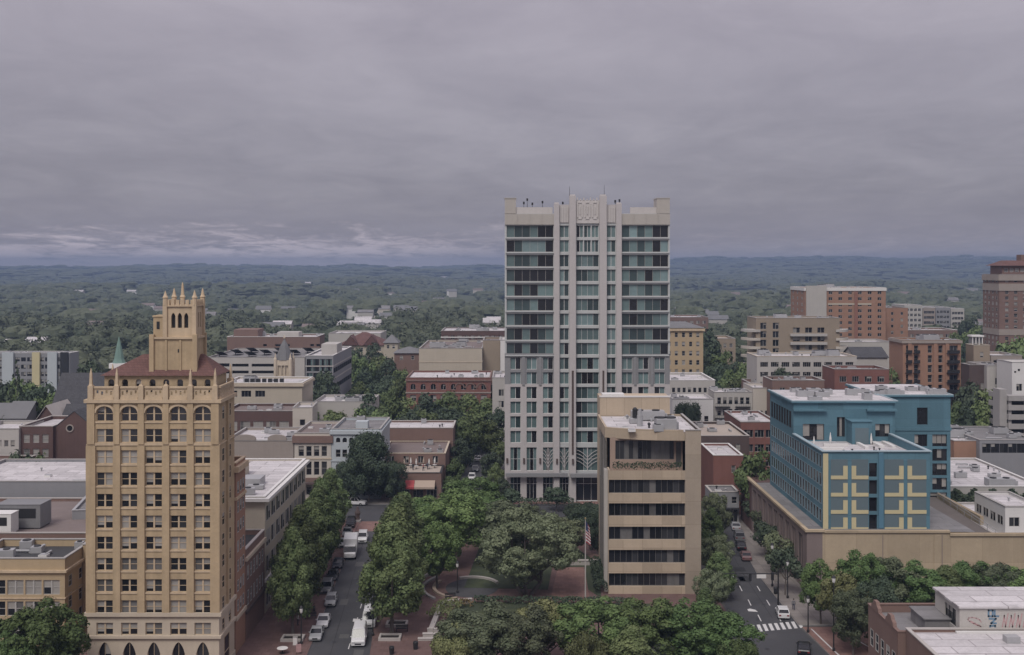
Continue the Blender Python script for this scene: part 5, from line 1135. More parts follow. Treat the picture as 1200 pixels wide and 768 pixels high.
building('white_low_block', 'low white walled block partly behind the round tree', wx(788, 318), wx(836, 318), 318, wz(468, 318), 14, M_white, M_roofw, front=[(gridops(11.4, [(10, 12)], 3, 1.2), 'sash')], clutter=3)
Y_ = 326; bh = B('balcony_house', 'pale three storey house with two tiers of dark balconies', 837, 882, 460, Y_, depth=10, wall=M_palewall, roof=M_roofw, par=.45, rows=3, fh=3.3, n=6, ww=1.1, wh=2.0, style='sash', var='dark', clutter=7)
for z in (10.2, 13.5):
    for x in (-3.2, 2.6):
        q = MB(); q.box(x - 2.1, x + 2.1, -1.3, -.003, z, z + .18); 
        for k in range(9): q.tube((x - 2.05 + k * .51, -1.25, z + .18), (x - 2.05 + k * .51, -1.25, z + 1.1), .03, n=4)
        q.box(x - 2.1, x + 2.1, -1.3, -1.2, z + 1.1, z + 1.18); q.build('balcony', M_metald, bh)
building('tan_gable_house', 'narrow tan house with one dark window beside the balcony house', wx(882.5, 325), wx(906, 325), 325, wz(455, 325), 14, M_cream, M_roofw, front=[([(1.6, 2.8, 9.6, 12.6), (3.4, 4.6, 9.6, 12.6)], 'sash', 'dark')], clutter=1)
building('tall_chimney_house', 'brown block with tall square chimney behind the narrow tan house', wx(880, 340), wx(938, 340), 340, wz(450, 340), 14, M_brickb, M_roofb, front=[(gridops(14.8, [(13.5, 15.4)], 4, 1.5), 'pair', 'dark')], clutter=3)
Y_ = 264; db = B('dark_brick_building', 'dark brown brick building with beige roof and four pale framed windows', 822, 878, 511, Y_, pback=494.5, wall=M_brickd, roof=M_roofbeige, par=.5, d=.25, rw=[(wz(528, Y_), wz(520.5, Y_))], n=4, ww=1.0, style='sash', var='pale', clutter=3, coping=M_wallwhite, margin=1.6)
building('red_brick_annex', 'small red brick annex with white coping below the beige roof', wx(836, 246), wx(871, 246), 246, wz(534, 246), 16.5, M_brick, M_roofw, par=.4, front=[([(3.9, 4.8, 9.2, 10.8)], 'sash', 'pale'), ([(.6, 2.6, .3, 2.8), (3.6, 5.6, .3, 2.8)], 'shop', 'dark')], clutter=1, coping=M_white, right=None)
B('brick_loft', 'red brick loft with wide dark openings and white roof', 868, 912, 495, 282, depth=22, wall=M_brick, roof=M_roofw, par=.5, d=.4, rows=3, fh=3.6, n=3, ww=2.3, wh=1.9, style='triple', var='dark', clutter=4)
gs = building('grey_shopfront', 'low grey shopfront with dark awnings in front of the red brick annex', wx(833, 238), wx(866, 238), 238, 6.6, 7, M_greywall, M_roofg, par=.3, front=[(gridops(5.9, [(.3, 3.0)], 2, 2.4), 'shop', 'dark'), (gridops(5.9, [(4.2, 5.6)], 3, 1.1), 'sash', 'dark')], clutter=2, coping=M_palewall)
q = MB(); q.box(-2.9, 2.9, -1.5, -.003, 3.2, 3.35); q.build('awning', M_metald, gs)
building('cafe_pavilion', 'small shop with cluttered white roof at the far end of the podium street', wx(858, 248), wx(884, 248), 248.5, wz(570, 248), 10, M_bronze, M_roofw, front=[(gridops(4.8, [(.4, 3.2)], 2, 1.9), 'shop', 'dark')], clutter=4, yaw=.1)
# balcony condominium
Y_ = 420; cd = B('condominium', 'tan condominium with deep curved white balconies on both corners', 886, 984, 373, Y_, depth=16, wall=M_taupe, roof=M_roofw, par=.5, d=.5, clutter=4, big=1, fh=3.15,
  front=[(gridops(10, [(wz(379 + 10 * k, Y_) - 2.2, wz(379 + 10 * k, Y_) + .2) for k in range(8)], 2, 2.2, .4), 'pair', 'dark'), ([(q0 + 12.5, q1 + 12.5, a_, b_) for q0, q1, a_, b_ in gridops(14, [(wz(384 + 10 * k, Y_) - 2.0, wz(384 + 10 * k, Y_)) for k in range(7)], 3, 2.6, .2)], 'pair', 'office')])
hw_ = (wx(984, Y_) - wx(886, Y_)) / 2
for sg in (-1, 1):
    for k in range(8):
        z = wz(381 + 10 * k, Y_) - 2.6; q = MB(); cx_ = sg * hw_
        pts = [(cx_ + sg * 4.5 * math.sin(t), -.2 + 6 - 6.5 * math.cos(t)) for t in [math.pi / 2 * i / 8 for i in range(9)]]
        poly = [(cx_ - sg * 1.5, -.5)] + pts + [(cx_, 6)]
        if sg < 0: poly = poly[::-1]
        q.prism(poly, z, z + .9); q.build('curved_balcony', M_cream if k else M_palewall, cd)
for k in range(6):
    q = MB(); z = wz(389 + 10 * k, Y_) - 1.6; q.box(-3.0, 10.6, -1.2, -.003, z, z + .9); q.build('balcony', M_palewall, cd)
# tall brick tower block
Y_ = 520; bt = B('brick_tower', 'tall orange brick tower block with white lift shaft and white top band', 943, 1038, 337.5, Y_, depth=26, wall=M_bricko, roof=M_roofw, par=.5, d=.3, rows=12, fh=2.75, n=8, ww=1.7, wh=1.4, style='pair', var='dark', clutter=6, big=2, side='left', sn=3, coping=M_white, bands=((wz(341, Y_), wz(337.6, Y_), .3, M_white),))
x = wx(956, Y_) - (wx(943, Y_) + wx(1038, Y_)) / 2; q = MB(); q.box(x - 4.6, x + 4.6, -1.2, -.31, 0, wz(335, Y_)); q.build('lift_shaft', M_palewall, bt)
x = wx(1003, Y_) - (wx(943, Y_) + wx(1038, Y_)) / 2; q = MB(); q.box(x - .7, x + .7, -.5, -.31, 0, wz(342, Y_)); q.build('brick_pier', M_terra, bt)
q = MB(); q.box(-8, 12, -.12, -.003, wz(357.5, Y_), wz(355.5, Y_)); q.build('string_course', M_beige, bt)
B('brick_shoulder_block', 'lower plain brick block attached to the tall brick tower', 1038.5, 1064, 361, 540, depth=24, wall=M_bricko, roof=M_roofb, n=2, rows=7, fh=3, ww=1.2, wh=1.4, clutter=3)
B('pale_institution', 'long pale grey institutional block with grouped windows and cluttered roof', 887, 1004, 418, 345, depth=15, wall=M_palewall, roof=M_roofw, par=.5, d=.3, rows=3, fh=3.0, n=9, ww=2.4, wh=1.5, style='quad', var='dark', clutter=7, big=3, coping=M_stonebase)
B('red_brick_garage', 'low red brick block in front of the pale institution', 978, 1042, 433, 328, depth=13, wall=M_brick, roof=M_roofg, n=4, rows=1, ww=2, style='triple', var='dark', clutter=4)
B('brown_low_block', 'low brown block with a broad grey roof behind the blue hotel', 905, 966, 446, 318, depth=12, wall=M_brickb, roof=M_roofb, n=3, rows=1, ww=1.5, style='pair', var='dark', clutter=4)
gabled('grey_roofed_house', 'grey hip roofed house between the brick garage and orange apartments', wx(1002, 372), wx(1040, 372), 372, 14, wz(419, 372), wz(409, 372), M_palewall, M_slate, 'x')
B('white_long_wall_block', 'long plain white walled block at the foot of the tall brick tower', 984, 1045, 401, 440, depth=18, wall=M_palewall, roof=M_roofw, clutter=2)
# orange brick apartments with dark balcony slots
Y_ = 345; oa = B('orange_brick_apartments', 'orange brick apartments with tall dark window slots and small balconies', 1058, 1126, 399, Y_, depth=12.5, wall=M_bricko, roof=M_roofg, par=.5, d=.6, clutter=6, big=1, coping=M_stucco,
  front=[([(x_, x_ + 1.3, wz(405 + 11.5 * k, Y_) - 2.3, wz(405 + 11.5 * k, Y_)) for k in range(6) for x_ in (1.0, 3.4, 7.6, 10.8)], 'sash', 'dark'), ([(13.4, 16.7, wz(405 + 11.5 * k, Y_) - 2.3, wz(405 + 11.5 * k, Y_)) for k in range(6)], 'triple', 'dark')], bands=((wz(402.4, Y_), wz(399.4, Y_), .4, M_stucco),))
for k in range(6):
    q = MB(); z = wz(405 + 11.5 * k, Y_) - 2.4
    for c in (1.65, 4.05): q2 = MB(); x = c - (wx(1126, Y_) - wx(1058, Y_)) / 2; q2.box(x - .9, x + .9, -1.0, -.003, z, z + .12); q2.box(x - .9, x + .9, -1.0, -.92, z + .12, z + 1.0); q2.build('balcony', M_metald, oa)
    x = 15.05 - (wx(1126, Y_) - wx(1058, Y_)) / 2; q.box(x - 1.9, x + 1.9, -1.1, -.003, z, z + .15); q.box(x - 1.9, x + 1.9, -1.1, -1.0, z + .15, z + 1.0); q.build('balcony', M_metald, oa)
for px in (1066, 1096, 1110): 
    q = MB(); x = wx(px, Y_) - (wx(1126, Y_) + wx(1058, Y_)) / 2; q.box(x - .55, x + .55, -.3, -.003, 0, wz(402.6, Y_)); q.build('pilaster', M_bricko, oa)
# far white and grey apartments, then the big brown hotel
Y_ = 700
for k, (a_, b_, t_, m) in enumerate(((1060, 1081, 358, M_palewall), (1081.5, 1096, 361, M_stucco), (1096.5, 1114, 360.5, M_greywall), (1114.5, 1130, 362, M_palewall))):
    B('far_apartments', ('pale render', 'brownish', 'dark grey', 'light grey')[k] + ' section of the apartment row on the wooded slope', a_, b_, t_, Y_ + k * 1.5, depth=24, wall=m, roof=M_roofw, n=4, rows=7, fh=3.2, ww=1.6, wh=1.7, style='pair', var='dark', clutter=2, coping=M_white)
B('low_brick_row', 'low brown brick row with white edge below the far apartments', 1064, 1122, 387, 560, depth=20, wall=M_brickb, roof=M_roofw, n=8, rows=2, ww=1.6, style='pair', clutter=4, coping=M_white)
Y_ = 430; bp = B('brown_grand_hotel', 'massive dark brown brick hotel with arcaded attic rising above the trees', 1171, 1262, 322, Y_, depth=14.8, wall=M_brickb, roof=M_redroof, par=.2, d=.3, clutter=0, rw=[(wz(405.5 - 6.75 * k, Y_), wz(401.5 - 6.75 * k, Y_)) for k in range(12)], n=8, ww=1.3, style='sash', var='blinds', margin=1.2, side='left', sn=4,
  bands=((wz(329, Y_), wz(322.3, Y_), .5, M_stucco), (wz(341, Y_), wz(332.6, Y_), .22, M_stucco), (wz(393, Y_), wz(386, Y_), .15, M_stucco)))
hw_ = (wx(1262, Y_) - wx(1171, Y_)) / 2
up = MB(); uo = gridops(2 * hw_ - 4, [(wz(319, Y_), wz(314.8, Y_))], 12, 1.5, .5); cells(up, (-hw_ + 2, 2), (1, 0), 2 * hw_ - 4, wz(322, Y_), wz(311.5, Y_), uo, .3)
cells(up, (-hw_ + 2, 12.8), (0, -1), 10.8, wz(322, Y_), wz(311.5, Y_), [], .3); up.build('attic_wall', M_brickb, bp)
W = Wins(bp, 30, M_white, GL, 'pale'); W.put((-hw_ + 2, 2), (1, 0), uo, .3, 'single')
q = MB(); z = wz(311.5, Y_); P = [(-hw_ + .6, .6, z), (hw_ - .6, .6, z), (hw_ - .6, 14.2, z), (-hw_ + .6, 14.2, z)]; T = [(-hw_ + 5, 5, z + 2.0), (hw_ - 5, 5, z + 2.0), (hw_ - 5, 10, z + 2.0), (-hw_ + 5, 10, z + 2.0)]
for i in range(4): q.face([P[i], P[(i + 1) % 4], T[(i + 1) % 4], T[i]])
q.face(T); q.face(P[::-1]); q.build('hipped_roof', M_redroof, bp)
q = MB(); q.box(-4, 8, 5.5, 9.5, z + 2.0, z + 4.2); q.build('roof_house', M_brickb, bp)
# cluster at the east edge
B('tan_tower_house', 'square tan tower house with flat cap above the garage trees', 1141, 1160, 405, 345, depth=6, wall=M_taupe, roof=M_roofg, clutter=1, rows=2, n=1, ww=1, coping=M_beige)
building('brown_brick_house', 'brown brick house under the square tan tower house', wx(1136, 332), wx(1156, 332), 332, wz(428, 332), 6, M_brickd, M_roofb, front=[(gridops(5, [(14, 15.8), (18, 19.8)], 2, .9), 'sash', 'pale')], clutter=1)
building('pale_porch_house', 'pale rendered house with one dark window beside the brown brick house', wx(1156.5, 330), wx(1182, 330), 330, wz(429, 330), 14, M_palewall, M_roofb, front=[(gridops(6.3, [(15, 17), (19.5, 21.5)], 1, 1.5), 'pair', 'dark')], clutter=2)
building('taupe_arcade_house', 'taupe block with three dark square openings behind the pale porch house', wx(1161, 350), wx(1198, 350), 350, wz(417, 350), 16, M_stucco, M_roofw, front=[(gridops(9.7, [(22.6, 25)], 3, 1.5), 'single', 'dark')], clutter=2)
building('white_signboard_house', 'small block with bright white front and dark specks at the picture edge', wx(1186, 318), wx(1222, 318), 318, wz(425, 318), 10, M_white, M_roofw, front=[([(.6, 1.2, 24.0, 24.6), (1.6, 2.3, 24.5, 25.2)], 'single', 'dark'), (gridops(8, [(19, 21)], 2, 1.6), 'pair', 'dark')], clutter=1)
q = thing('white_cupola', 'little white columned cupola beside the brown grand hotel', 'cupola', (wx(1146, 350), 350, 0)); FOOT.append((141, 147, 348, 353))
k = MB(); k.box(-1.7, 1.7, 0, 3.4, 0, wz(405, 350)); k.build('base_wall', M_palewall, q); z = wz(405, 350); k = MB()
for x in (-1.5, -.5, .5, 1.5): k.lathe(x, .3, [(.18, z), (.16, z + 2.6)], 8)
k.build('columns_row', M_white, q) if False else None
for x in (-1.5, -.5, .5, 1.5):
    c = MB(); c.lathe(x, .3, [(.18, z), (.16, z + 2.6)], 8); c.build('column', M_white, q)
k = MB(); k.box(-1.6, 1.6, 1.2, 3.2, z, z + 2.6); k.build('core', M_greywall, q); k = MB(); k.box(-1.9, 1.9, -.1, 3.6, z + 2.6, z + 3.1); k.build('cap', M_white, q)
# open parking decks at the edge
Y_ = 283; x0, x1 = wx(1182, Y_), wx(1262, Y_); og = thing('open_parking_garage', 'pale concrete parking garage with long dark open decks', 'parking garage', ((x0 + x1) / 2, Y_, 0)); FOOT.append((x0, x1, Y_, Y_ + 34)); hw_ = (x1 - x0) / 2
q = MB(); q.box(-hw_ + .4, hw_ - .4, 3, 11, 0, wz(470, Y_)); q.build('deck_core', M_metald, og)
for k in range(7):
    z = wz(464 + 11 * k, Y_); q = MB(); q.box(-hw_, hw_, 0, .35, z - 1.3, z); q.box(-hw_, -hw_ + .35, .352, 12, z - 1.3, z); q.box(-hw_ + .36, hw_ - .36, .36, 12, z - 1.25, z - 1.05); q.build('deck_parapet', M_concrete, og)
for i in range(5):
    q = MB(); x = -hw_ + .6 + i * (2 * hw_ - 1.2) / 4; q.box(x - .35, x + .35, .5, 1.2, 0, wz(466, Y_)); q.build('column', M_concrete, og)
q = MB(); q.box(-hw_ - 1.8, -hw_ - .01, 1, 5, 0, wz(457, Y_)); q.build('stair_tower', M_concrete, og)
B('rusty_brick_block', 'orange brick block with sloping dark glazed front below the parking garage', 1118, 1152, 517, 268, pback=502, wall=M_bricko, roof=M_roofw, par=.4, clutter=4, big=1)
B('dark_glazed_block', 'low dark glazed block with grey roof beside the orange brick block', 1148, 1215, 516, 266, pback=500, wall=M_greywall, roof=M_roofg, par=.3, rw=[(wz(531, 266), wz(520, 266))], n=6, ww=2.0, style='pair', var='dark', clutter=5, big=1, frame=M_framed)
building('white_roof_hall', 'broad low hall with a stained white roof and scattered vents', wx(1113, 230), wx(1225, 230), 230.5, 9.2, 34, M_palewall, M_roofw, par=.35, clutter=9, big=2, coping=M_white, front=[(gridops(19.3, [(3, 5)], 5, 1.6), 'pair')])
building('white_roof_shop', 'low shop with white sheet roof behind the parking deck railing', 83.3, 112, 193.5, 7.6, 29, M_palewall, M_roofw, par=.3, clutter=4, big=1, coping=M_wallwhite)
sw = building('small_white_office', 'small white office with ribbon windows on the picture edge above the ochre wall', wx(1178, 196), wx(1222, 196), 196, 12.4, 13, M_white, M_roofw, par=.4, left=[(gridops(13, [(9, 10.6)], 4, 2.2, .5), 'pair', 'dark')], front=[(gridops(6.3, [(9, 10.6), (5, 6.6)], 2, 1.8), 'pair', 'dark')], clutter=1)
# ---- corner with the graffiti penthouse
X0 = 46.8
e1 = building('brick_corner_shop', 'red brick corner shop with shaped parapets and grey roof', X0, 66.5, 137.6, 9.6, 11.5, M_brickb, M_roofg, par=1.0, d=.3, left=[(gridops(11.5, [(.4, 3.0)], 3, 2.4, .5), 'shop', 'dark'), (gridops(11.5, [(4.6, 6.8)], 5, 1.2, .5), 'sash', 'dark')], coping=M_brickb, clutter=1)
def shaped(parent, hw, depth, ylo, nm):
    for y in ylo:
        q = MB(); q.T = Matrix.Translation((-hw, y, 9.742)) @ Matrix.Rotation(-math.pi / 2, 4, 'Z')
        q.extr([(-1.5, 0), (1.5, 0), (1.3, .5), (.8, .7), (.5, 1.15), (-.5, 1.15), (-.8, .7), (-1.3, .5)], -.08, .38); q.build(nm, M_brickb, parent)
shaped(e1, (66.5 - X0) / 2, 11.5, (3.0, 8.6), 'shaped_gable')
q = MB(); q.box(-5.5, -1, 3, 8, 8.61, 10.2); q.box(-5.7, -.8, 2.8, 8.2, 10.2, 10.35); q.build('roof_light_box', M_roofg, e1)
e2 = building('brick_corner_store', 'red brick store with broad white roof and a graffitied rooftop room', X0 + .9, 84, 112, 10.1, 25.4, M_brickb, M_roofw, par=.35, d=.3, left=[(gridops(25.4, [(.4, 3.0)], 7, 2.4, .5), 'shop', 'dark'), (gridops(25.4, [(4.6, 6.8)], 10, 1.2, .5), 'sash', 'dark')], coping=M_wallwhite, clutter=0)
cx_ = (X0 + .9 + 84) / 2
q = MB(); q.box(58 - cx_, 59.6 - cx_, 21, 22.2, 9.76, 10.5); q.build('roof_hatch', M_metal, e2)
q = MB(); q.box(53.5 - cx_, 74 - cx_, 24.5, 25.0, 9.76, 10.0); q.build('roof_curb', M_white, e2)
pr = MB(); px0, px1, py0, py1 = 54.2 - cx_, 74 - cx_, 25.42, 33.4
cells(pr, (px0, py0), (1, 0), px1 - px0, 9.3, 12.6, [], .2); cells(pr, (px0, py1), (0, -1), py1 - py0, 9.3, 12.6, [(3.2, 6.8, 9.9, 12.0)], .25); cells(pr, (px1, py1), (-1, 0), px1 - px0, 9.3, 12.6, [], .2); cells(pr, (px1, py0), (0, 1), py1 - py0, 9.3, 12.6, [], .2)
pr.build('rooftop_room', M_palewall, e2); q = MB(); q.box(px0 - .25, px1 + .25, py0 - .25, py1 + .25, 12.6, 12.85); q.build('rooftop_roof', M_roofw, e2)
W = Wins(e2, 9, M_framed, GL, 'dark'); W.put((px0, py1), (0, -1), [(3.2, 6.8, 9.9, 12.0)], .25, 'triple')
M_gb = mat('blue_spray_paint', (.10, .22, .34), .7, .3, 2, 5); M_gp = mat('pink_spray_paint', (.50, .27, .27), .7, .25, 2, 5); M_gg = mat('grey_green_spray_paint', (.42, .45, .42), .7, .25, 2, 5)
def stroke(mb, pts, wd):
    for (xa, za), (xb, zb) in zip(pts, pts[1:]):
        d = Vector((xb - xa, zb - za)); n = Vector((-d.y, d.x)).normalized() * wd / 2; e = d.normalized() * wd * .4
        mb.face([(xa - e.x - n.x, py0 - .012, za - e.y - n.y), (xb + e.x - n.x, py0 - .012, zb + e.y - n.y), (xb + e.x + n.x, py0 - .012, zb + e.y + n.y), (xa - e.x + n.x, py0 - .012, za - e.y + n.y)][::1])
g1 = MB(); bx_ = px0 + 3.5
for pts in ([(0, 2.9), (0, 2.2), (.5, 2.2), (.5, 2.9), (0, 2.9)], [(.75, 2.9), (.75, 2.2), (1.2, 2.2)], [(.1, 1.9), (.9, 1.9), (.3, 1.35), (.9, 1.35)], [(.2, 1.05), (.2, .5), (.8, .5), (.8, 1.05), (.2, 1.05)]): stroke(g1, [(bx_ + x, 9.4 + z) for x, z in pts], .22)
g1.build('graffiti', M_gb, e2)
g2 = MB()
for k in range(5):
    x = px0 + 5.1 + k * .85
    stroke(g2, [(x, 9.9), (x + .3, 11.7), (x + .45, 10.3), (x + .75, 11.9)], .14)
g2.build('graffiti', M_gp, e2); g3 = MB(); stroke(g3, [(px0 + 1.8 + .8 * math.cos(t * 1.3), 10.9 + .55 * math.sin(t)) for t in [k * .5 for k in range(14)]], .12); g3.build('graffiti', M_gp, e2)
# ================================================================== vegetation
def leafmat(name, c0, c1, rnd=0.35):
    m = bpy.data.materials.new(name); m.use_nodes = True; t = m.node_tree; n = t.nodes; l = t.links; b = n['Principled BSDF']; b.inputs['Roughness'].default_value = .65; b.inputs['Specular IOR Level'].default_value = .2
    g = n.new('ShaderNodeTexCoord'); oi = n.new('ShaderNodeObjectInfo')
    q = n.new('ShaderNodeTexNoise'); q.inputs['Scale'].default_value = .55; q.inputs['Detail'].default_value = 4; q.inputs['Roughness'].default_value = .7
    va = n.new('ShaderNodeVectorMath'); va.operation = 'ADD'; l.new(g.outputs['Object'], va.inputs[0]); l.new(oi.outputs['Location'], va.inputs[1]); l.new(va.outputs[0], q.inputs['Vector'])
    cr = n.new('ShaderNodeValToRGB'); l.new(q.outputs['Fac'], cr.inputs[0]); e = cr.color_ramp.elements; e[0].position = .36; e[0].color = (*c0, 1); e[1].position = .66; e[1].color = (*c1, 1)
    hs = n.new('ShaderNodeHueSaturation'); l.new(cr.outputs[0], hs.inputs['Color'])
    k = n.new('ShaderNodeMapRange'); k.inputs[3].default_value = 1 - rnd; k.inputs[4].default_value = 1 + rnd; l.new(oi.outputs['Random'], k.inputs[0]); l.new(k.outputs[0], hs.inputs['Value'])
    k2 = n.new('ShaderNodeMapRange'); k2.inputs[3].default_value = .482; k2.inputs[4].default_value = .512
    fr = n.new('ShaderNodeMath'); fr.operation = 'FRACT'; ml = n.new('ShaderNodeMath'); ml.operation = 'MULTIPLY'; ml.inputs[1].default_value = 7.31; l.new(oi.outputs['Random'], ml.inputs[0]); l.new(ml.outputs[0], fr.inputs[0]); l.new(fr.outputs[0], k2.inputs[0]); l.new(k2.outputs[0], hs.inputs['Hue'])
    l.new(hs.outputs[0], b.inputs['Base Color'])
    tr = n.new('ShaderNodeBsdfTranslucent'); l.new(hs.outputs[0], tr.inputs['Color']); ms = n.new('ShaderNodeMixShader'); ms.inputs[0].default_value = .14; l.new(b.outputs[0], ms.inputs[1]); l.new(tr.outputs[0], ms.inputs[2]); l.new(ms.outputs[0], n['Material Output'].inputs['Surface']); return m
LM = dict(mid=leafmat('leaf_mid_green', (.098, .138, .056), (.150, .190, .082)), fresh=leafmat('leaf_fresh_green', (.084, .136, .048), (.136, .196, .072)), dull=leafmat('leaf_grey_green', (.108, .134, .076), (.162, .188, .110)), dark=leafmat('leaf_dark_green', (.050, .074, .048), (.092, .120, .074), .25), olive=leafmat('leaf_olive', (.116, .132, .056), (.168, .178, .082)), rust=leafmat('leaf_rust', (.10, .065, .03), (.17, .12, .055)))
M_bark = mat('bark', (.13, .105, .085), .95, .25, 1, 6)
def crown_geo(seed, rx, rz, zc, n, ls, kind='round', nl=30, lobe=(.30, .46), jit=.36):
    g = np.random.default_rng(seed)
    d = g.normal(size=(nl, 3)); d /= np.linalg.norm(d, axis=1)[:, None]
    r = g.uniform(.42, .96, nl)[:, None]
    c = d * r
    if kind == 'cone':
        h = g.uniform(-1, 1, nl); rad = (1 - (h + 1) / 2) ** .8 * .8 + .04; a = g.uniform(0, 6.283, nl); c = np.stack([np.cos(a) * rad * g.uniform(.5, 1, nl), np.sin(a) * rad * g.uniform(.5, 1, nl), h], 1)
    if kind == 'pyramid':
        h = g.uniform(-1, 1, nl); rad = np.where(h < -.35, .62 + .38 * (h + 1) / .65, np.clip((1 - (h + .35) / 1.35), .03, 1) ** .75) * .86; a = g.uniform(0, 6.283, nl); k = g.uniform(.25, 1, nl) ** .5; c = np.stack([np.cos(a) * rad * k, np.sin(a) * rad * k, h * .92], 1)
    if kind == 'oval': c[:, :2] *= (1 - .42 * np.clip(c[:, 2:3], 0, 1))
    if kind == 'flat': c[:, 2] = np.abs(c[:, 2]) * .9 - .25
    lr = g.uniform(*lobe, nl)
    if kind == 'cone': lr = lr * np.clip(1.05 - (c[:, 2] + 1) / 2, .22, 1)
    w = lr ** 2; li = g.choice(nl, n, p=w / w.sum())
    v = g.normal(size=(n, 3)); v /= np.linalg.norm(v, axis=1)[:, None]
    out = c[li] / (np.linalg.norm(c[li], axis=1)[:, None] + 1e-6)
    v = v + out * .55 + np.array([0, 0, .22]); v /= np.linalg.norm(v, axis=1)[:, None]
    rr_ = g.uniform(.72, 1.04, n) ** 1.0
    stray = g.random(n) < .10; rr_ = np.where(stray, g.uniform(1.04, 1.32, n), rr_)
    p = c[li] + v * (lr[li] * rr_)[:, None]
    S = np.array([rx, rx, rz]); p = p * S + np.array([0, 0, zc])
    nrm = v / S; nrm /= np.linalg.norm(nrm, axis=1)[:, None]; nrm = nrm + g.normal(size=(n, 3)) * jit; nrm /= np.linalg.norm(nrm, axis=1)[:, None]
    u = np.cross(nrm, g.normal(size=(n, 3))); u /= np.linalg.norm(u, axis=1)[:, None] + 1e-9; t = np.cross(nrm, u)
    sz = (ls * g.uniform(.55, 1.35, n))[:, None]
    q = np.stack([p - u * sz * .6, p - t * sz * .42 + nrm * sz * .1, p + u * sz * .6, p + t * sz * .42 + nrm * sz * .1], 1)
    return q, c * S + np.array([0, 0, zc])
def quads_mesh(name, q, m): 
    v = q.reshape(-1, 3); f = np.arange(len(v)).reshape(-1, 4); return np_mesh(name, v, f, m)
def trunk_mesh(seed, h, r, tips, zs, multi=1):
    g = random.Random(seed); mb = MB()
    for k in range(multi):
        a = k * 6.283 / multi + .4; ox, oy = (math.cos(a) * .9, math.sin(a) * .5) if multi > 1 else (0, 0)
        tx, ty = (math.cos(a) * 2.4, math.sin(a) * 1.4) if multi > 1 else (g.uniform(-.2, .2), g.uniform(-.2, .2))
        mb.tube((ox, oy, -.1), (ox + (tx - ox) * .15, oy + (ty - oy) * .15, .5), r * 1.35, r, 8); mb.tube((ox + (tx - ox) * .15, oy + (ty - oy) * .15, .5), (tx, ty, zs), r, r * .75, 8); mb.tube((tx, ty, zs), (tx * 1.2, ty * 1.2, h * .8), r * .72, r * .2, 7)
        for t in g.sample(list(tips), min(6, len(tips))): mb.tube((tx, ty, zs * g.uniform(.85, 1.3)), tuple(t), r * .42, r * .1, 6)
    return mb.mesh('trunk', M_bark)
# kinds of tree: (crown mesh per leaf material, trunk mesh, height, width)
PROTO = {}
def proto(key, seed, height, width, n, ls, kind, clear, leaf, nl=30, lobe=(.30, .46), multi=1, tr=.22):
    if n > 5000: n, ls = int(n * 1.45), ls * .83
    rz = (height - clear) / 2; zc = clear + rz
    q, tips = crown_geo(seed, width / 2 / 1.08, rz / 1.08, zc, n, ls, kind, nl, lobe)
    PROTO.setdefault(key, []).append((quads_mesh('crown', q, LM[leaf]), trunk_mesh(seed, height, tr, tips[np.argsort(tips[:, 2])[: nl // 2]], clear * 1.05, multi), height, width))
for i in range(3): proto('street', 10 + i, 13, 8.2, 12000, .34, 'pyramid', 2.4, 'mid', 130, (.13, .24))
for i in range(3): proto('broad', 20 + i, 12, 10, 10500, .38, 'round', 2.4, 'fresh', 85, (.15, .27))
for i in range(2): proto('dull', 30 + i, 12, 10.5, 10500, .36, 'round', 2.2, 'dull', 95, (.13, .25))
for i in range(2): proto('olive', 40 + i, 9, 10, 9000, .35, 'flat', 1.2, 'olive', 80, (.14, .26))
proto('willow', 50, 14.3, 17.5, 22000, .38, 'round', 1.8, 'dull', 150, (.10, .20), 3, .32)
for i in range(2): proto('dark', 60 + i, 14, 11, 8500, .44, 'oval', 1.2, 'dark', 38, (.24, .4))
proto('conifer', 70, 14, 6.5, 5500, .4, 'cone', .6, 'dark', 46, (.22, .36))
for i in range(3): proto('city', 80 + i, 12, 10, 2600, .66, 'round', 2, 'mid', 30, (.25, .42))
for i in range(2): proto('citydark', 90 + i, 12, 10, 2600, .66, 'round', 2, 'dark', 30, (.25, .42))
for i in range(3): proto('small', 100 + i, 5, 4.2, 1800, .30, 'round', 1.5, 'dark', 18, (.3, .48), 1, .09)
for i in range(2): proto('smalldull', 110 + i, 5.5, 5, 2200, .30, 'round', 1.4, 'dull', 18, (.3, .48), 1, .09)
NTREE = 0
def tree(key, x, y, h, wd, label, group=None, name='tree', z=0.0):
    global NTREE; NTREE += 1
    cm, tm, H0, W0 = R.choice(PROTO[key])
    t = thing(name, label, 'tree', (x, y, z), R.uniform(0, 6.28), group); t.scale = (wd / W0, wd / W0, h / H0)
    obj('trunk', tm, t); obj('crown', cm, t); return t
def tree_at(key, px, ptop, Y, wpx, label, group=None, name='tree'):
    h = wz(ptop, Y); wpx = max(wpx, .55 * h * F / Y) if key in ('city', 'citydark') else wpx; return tree(key, wx(px, Y), Y, h, wpx * Y / F, label, group, name)
